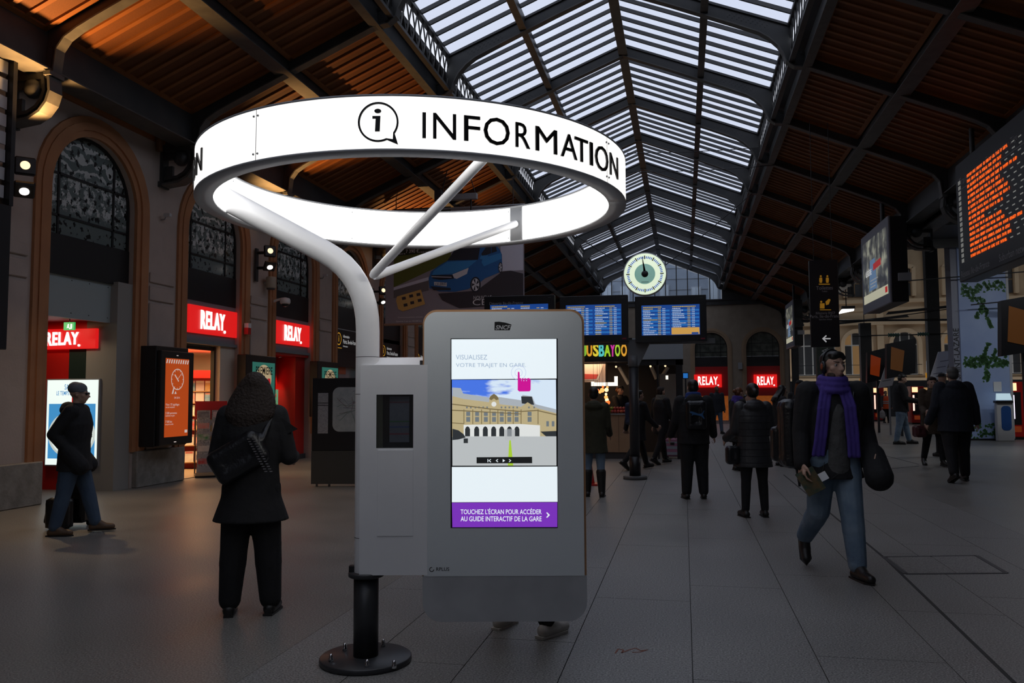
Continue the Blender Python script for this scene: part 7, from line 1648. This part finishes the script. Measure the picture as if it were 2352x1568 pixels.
# 13 woman with glasses looking up, 14 ginger-haired woman
p = Body('woman with long dark hair and glasses in black coat looking up', 1795, 1070, RH*.95+FH*.1, head=(1790, 884), female=True, nod=.4, arms=((.2, .1, 1.1), (.2, .1, 1.1)))
p.coat(BLK, .36, 1.12, 1.22, 'coat'); p.trousers(BLK2, 1.04); p.shoes(SHOEB); p.hair(HAIRB, 'long'); p.eyes()
mb = MB(BLACK)
for x in (-1, 1): mb.tube([p.hp(x*.15+.1*math.cos(2*PI*k/10), .40, .02+.08*math.sin(2*PI*k/10)) for k in range(11)], .012*p.hh, n=5, caps=False); mb.tube([p.hp(x*.25, .39, .04), p.hp(x*.37, -.02, .02)], .01*p.hh, n=5)
mb.build('glasses', p.o)
p = Body('ginger-haired person in dark hat glimpsed behind the walking man', 1842, 1062, RH*.4+FH*.8, head=(1843, 874), female=True, vox=.016); p.coat(BLK, .4, 1.1, 1.22, 'coat'); p.trousers(BLK2); p.shoes(SHOEB); p.hair(HAIRR, 'long'); p.eyes()
mb = MB(BLK); p.hball(mb, (0, -.08, .30), (.40, .46, .27)); skin(mb, 'hat', BLK, p.o, .01, 1)

# 15 young man walking towards us with headphones, scarf, rucksack and booklet
_v = AWAY(fl(1925, 1320)); d = Vector((_v.y, -_v.x, 0))*.36-_v*.93
p = Body('young man with headphones, purple scarf, black jacket and faded jeans striding past', 1922, 1322, d, head=(1945, 804), female=False, vox=.0075, lean=.04, legs=((.20, .05, .02, 0.), (-.20, .70, .02, .85)), arms=((-.30, .30, 1.0, .35), (-.02, .16, .35, .05)), yaw=.30, nod=-.03)
K, H = p.K, p.H
p.o.location = p.P
p.coat(BLK, .43, 1.14, 1.46, 'jacket', collar=False, cut=.026, vox=.011, pockets=(0,))
mb = MB(KNIT); mb.loft([(K['pel']+V(0, .045, -.13), .135, .115), (K['pel']+V(0, .05, -.04), .135, .115), (K['pel']+V(0, .055, .05), .125, .11), (K['waist']+V(0, .06, .02), .105, .095), (K['chest']+V(0, .065, 0), .10, .095), (K['chest']+V(0, .05, .10), .085, .075)], n=18); skin(mb, 'sweater', KNIT, p.o, .011, 2)
p.trousers(JEANS, 1.22, wide=1.12, vox=.011); p.shoes(SHOEB); p.hair(HAIRB, 'fringe', .009)
for x in (-1, 1):
    MB(mat('eye_white', (.45, .42, .40), .2)).ball(p.hp(x*.145, .318, .015), .052*p.hh, n=12).build('eye', p.o); MB(EYEM).ball(p.hp(x*.145+.01, .350, .015), .026*p.hh, n=10).build('iris', p.o)
    mb = MB(HAIRB); tcap(mb, p.hp(x*.06, .385, .11), .014*p.hh, p.hp(x*.24, .335, .125), .011*p.hh, 8); mb.build('eyebrow', p.o, fix=False)
mb = MB(mat('stubble', (.06, .04, .03), .8)); p.hball(mb, (0, .235, -.42), (.10, .10, .085)); p.hball(mb, (-.17, .09, -.32), (.10, .19, .13)); p.hball(mb, (.17, .09, -.32), (.10, .19, .13)); p.hball(mb, (0, .365, -.205), (.09, .04, .018)); skin(mb, 'stubble', mb.cur, p.o, .007, 1)
MB(mat('lip', (.30, .12, .10), .5)).ball(p.hp(0, .375, -.275), (.085*p.hh, .035*p.hh, .028*p.hh), n=12).build('lips', p.o)
p.scarf(PURPLE, [[K['neck']+V(-.06, .10, -.01), K['chest']+V(-.085, .165, .04), K['waist']+V(-.10, .18, .03), K['pel']+V(-.11, .18, .03)], [K['neck']+V(.08, .08, .0), K['chest']+V(.13, .14, .02), K['waist']+V(.16, .15, .02), K['pel']+V(.18, .14, .04)]])
hd = MB(BLACK); hd.tube([p.hp(.40*math.cos(a), -.04, .12+.44*math.sin(a)) for a in [PI*k/16 for k in range(17)]], .03*p.hh, n=8)
o = hd.build('headphones'); 
for x in (-1, 1): MB(BLACK).ball(p.hp(x*.38, -.03, -.02), (.085*p.hh, .17*p.hh, .2*p.hh), n=14).build('ear_cup', o); MB(mat('cup_orange', (.30, .06, .02), .4)).ball(p.hp(x*.44, -.03, -.02), (.03*p.hh, .10*p.hh, .12*p.hh), n=12).build('cup_badge', o)
o.location = p.P; o.rotation_euler = (0, 0, p.rz); tag(o, 'black over-ear headphones worn by the striding young man', 'headphones')
rk = worn(p, 'large_rucksack', 'large black rucksack on the back of the striding young man', 'rucksack', LEATHER, lambda mb: (soft_box(mb, K['chest']+V(.20, -.25, -.20), .19, .13, .31, .09), soft_box(mb, K['chest']+V(.30, -.36, -.30), .13, .07, .16, .05), tcap(mb, K['sh'][0]+V(.04, .04, .06), .022, K['chest']+V(-.10, -.15, .14), .022), tcap(mb, K['sh'][1]+V(-.04, .04, .06), .022, K['chest']+V(.16, -.15, .10), .022), tcap(mb, K['sh'][0]+V(.04, .04, .06), .02, K['chest']+V(-.115, .13, -.02), .02), tcap(mb, K['chest']+V(.26, -.2, -.48), .014, K['chest']+V(.24, -.18, -.66), .014)))
w = K['wri'][1]; dd = K['hdir'][1]
bk_ = thing('booklet', 'green and black booklet with a white card held in the striding man’s hand'.replace('’', "'"), 'booklet', p.W(w+dd*.105+V(-.035, .035, 0)), p.rz)
Mb = Matrix.Rotation(.45, 4, 'Y') @ Matrix.Rotation(.35, 4, 'X')
o = MB(mat('booklet_cover', (.02, .045, .025), .4, noise=(.12, .07, .02), nscale=18)).box((-.08, -.008, -.15), (.08, .008, .06)).build('cover', bk_); o.matrix_local = Mb
o = MB(WHITE).box((-.15, -.002, -.09), (-.07, .002, -.02)).build('white_card', bk_); o.matrix_local = Mb
mb = MB(JEANSD); 
# earphone lead
cd = MB(BLACK).tube([K['pel']+V(.12, .12, -.02), K['pel']+V(.16, .15, -.13), K['pel']+V(.10, .17, -.17), K['pel']+V(.02, .16, -.12)], .0025, n=5).build('headphone_lead', p.o)

# 16 cleaner in orange vest
p = Body('cleaner in orange high-visibility vest carrying a plastic bag by the vending machines', 2036, 971, -FH+RH*.1, head=(2037, 898), vox=.018, arms=((.1, .15, .1), (.1, .15, .2)))
p.coat(DARK, .47, 1.0, 1.15, 'jacket'); p.coat(mat('vest_orange', (1., .12, .02), .6), .44, 1.02, 1.24, 'vest', sleeves=False, collar=False); p.trousers(BLK2); p.shoes(SHOEB); p.hair(HAIRB, 'short'); p.eyes()
for z in (.10, .0): mb = MB(LGREY); c = p.K['waist']+V(0, 0, z-.02); mb.loft([(c, .135*p.H*.98, .102*p.H), (c+V(0, 0, .05), .135*p.H*.98, .102*p.H)], n=22); mb.build('reflective_band', p.o)
c = p.W(p.K['wri'][1]+p.K['hdir'][1]*.12); mb = MB(WHITE); tcap(mb, (0, 0, -.02), .02, (0, 0, -.2), .12); tcap(mb, (0, 0, -.2), .13, (.01, 0, -.38), .15); o = skin(mb, 'plastic_bag', WHITEC, None, .018, 1); o.location = c; tag(o, 'pale plastic bag hanging from the hand of the cleaner in the orange vest', 'bag')
# 17 man in jeans looking up
p = Body('man in black jacket and blue jeans looking up beside the vending machines', 2072, 1020, RH*.95-FH*.25, head=(2085, 857), nod=.35, legs=((.26, .05, .03, 0), (-.16, .05, .03, .0)), arms=((.25, .1, 1.1), (.25, .1, 1.1)), vox=.016, build=1.1)
p.coat(BLK, .46, 1.05, 1.30, 'jacket'); p.trousers(JEANS, 1.22); p.shoes(SHOEB); p.hair(HAIRB, 'short'); p.eyes()
# 18 woman in brown coat
p = Body('woman with short dark bob in a long brown tweed coat carrying a dark red bag', 2147, 1070, -FH-RH*.15, head=(2143, 866), female=True, legs=((.2, .05, .03, 0), (-.2, .25, .03, .4)), arms=((.05, .12, .2), (.25, .1, 1.0)), vox=.014, build=1.1)
p.coat(BROWNC, .36, 1.15, 1.28, 'coat'); p.trousers(BLK2); p.shoes(SHOEB); p.hair(HAIRBR, 'fringe'); p.eyes()
DR = mat('dark_red_bag', (.07, .012, .015), .5); worn(p, 'shopping_bag', 'dark red bag hanging beside the woman in the brown coat', 'bag', DR, lambda mb, K=p.K: (soft_box(mb, K['wri'][1]*0+K['pel']+V(.30, .05, -.26), .12, .17, .13, .07), tcap(mb, K['pel']+V(.28, .08, -.14), .012, K['sh'][1]+V(.05, .0, .02), .012)))
# 19 person in black hat
p = Body('person in black brimmed hat partly hidden behind the man in the navy jacket', 2172, 1048, FH, head=(2170, 858), vox=.016); p.coat(BLK, .4, 1.1, 1.22, 'coat'); p.trousers(BLK2); p.shoes(SHOEB)
mb = MB(BLK); p.hball(mb, (0, -.03, .34), (.34, .40, .22)); p.hball(mb, (0, 0, .25), (.52, .58, .04)); skin(mb, 'hat', BLK, p.o, .01, 1); p.eyes()
# 20 old man in bulky jacket walking away
p = Body('grey-haired man in bulky navy jacket and dark trousers walking away', 2200, 1106, FH+RH*.12, head=(2205, 844), legs=((-.24, .22, .08, .45), (.16, .05, .08, 0)), arms=((.0, .28, .5), (.0, .28, .5)), build=1.22, vox=.012, lean=.06)
p.coat(NAVY, .44, 1.08, 1.30, 'jacket', hood=True); p.trousers(BLK2, 1.25, wide=1.15); p.shoes(SHOEB); p.hair(HAIRG, 'short'); p.eyes()
flush()
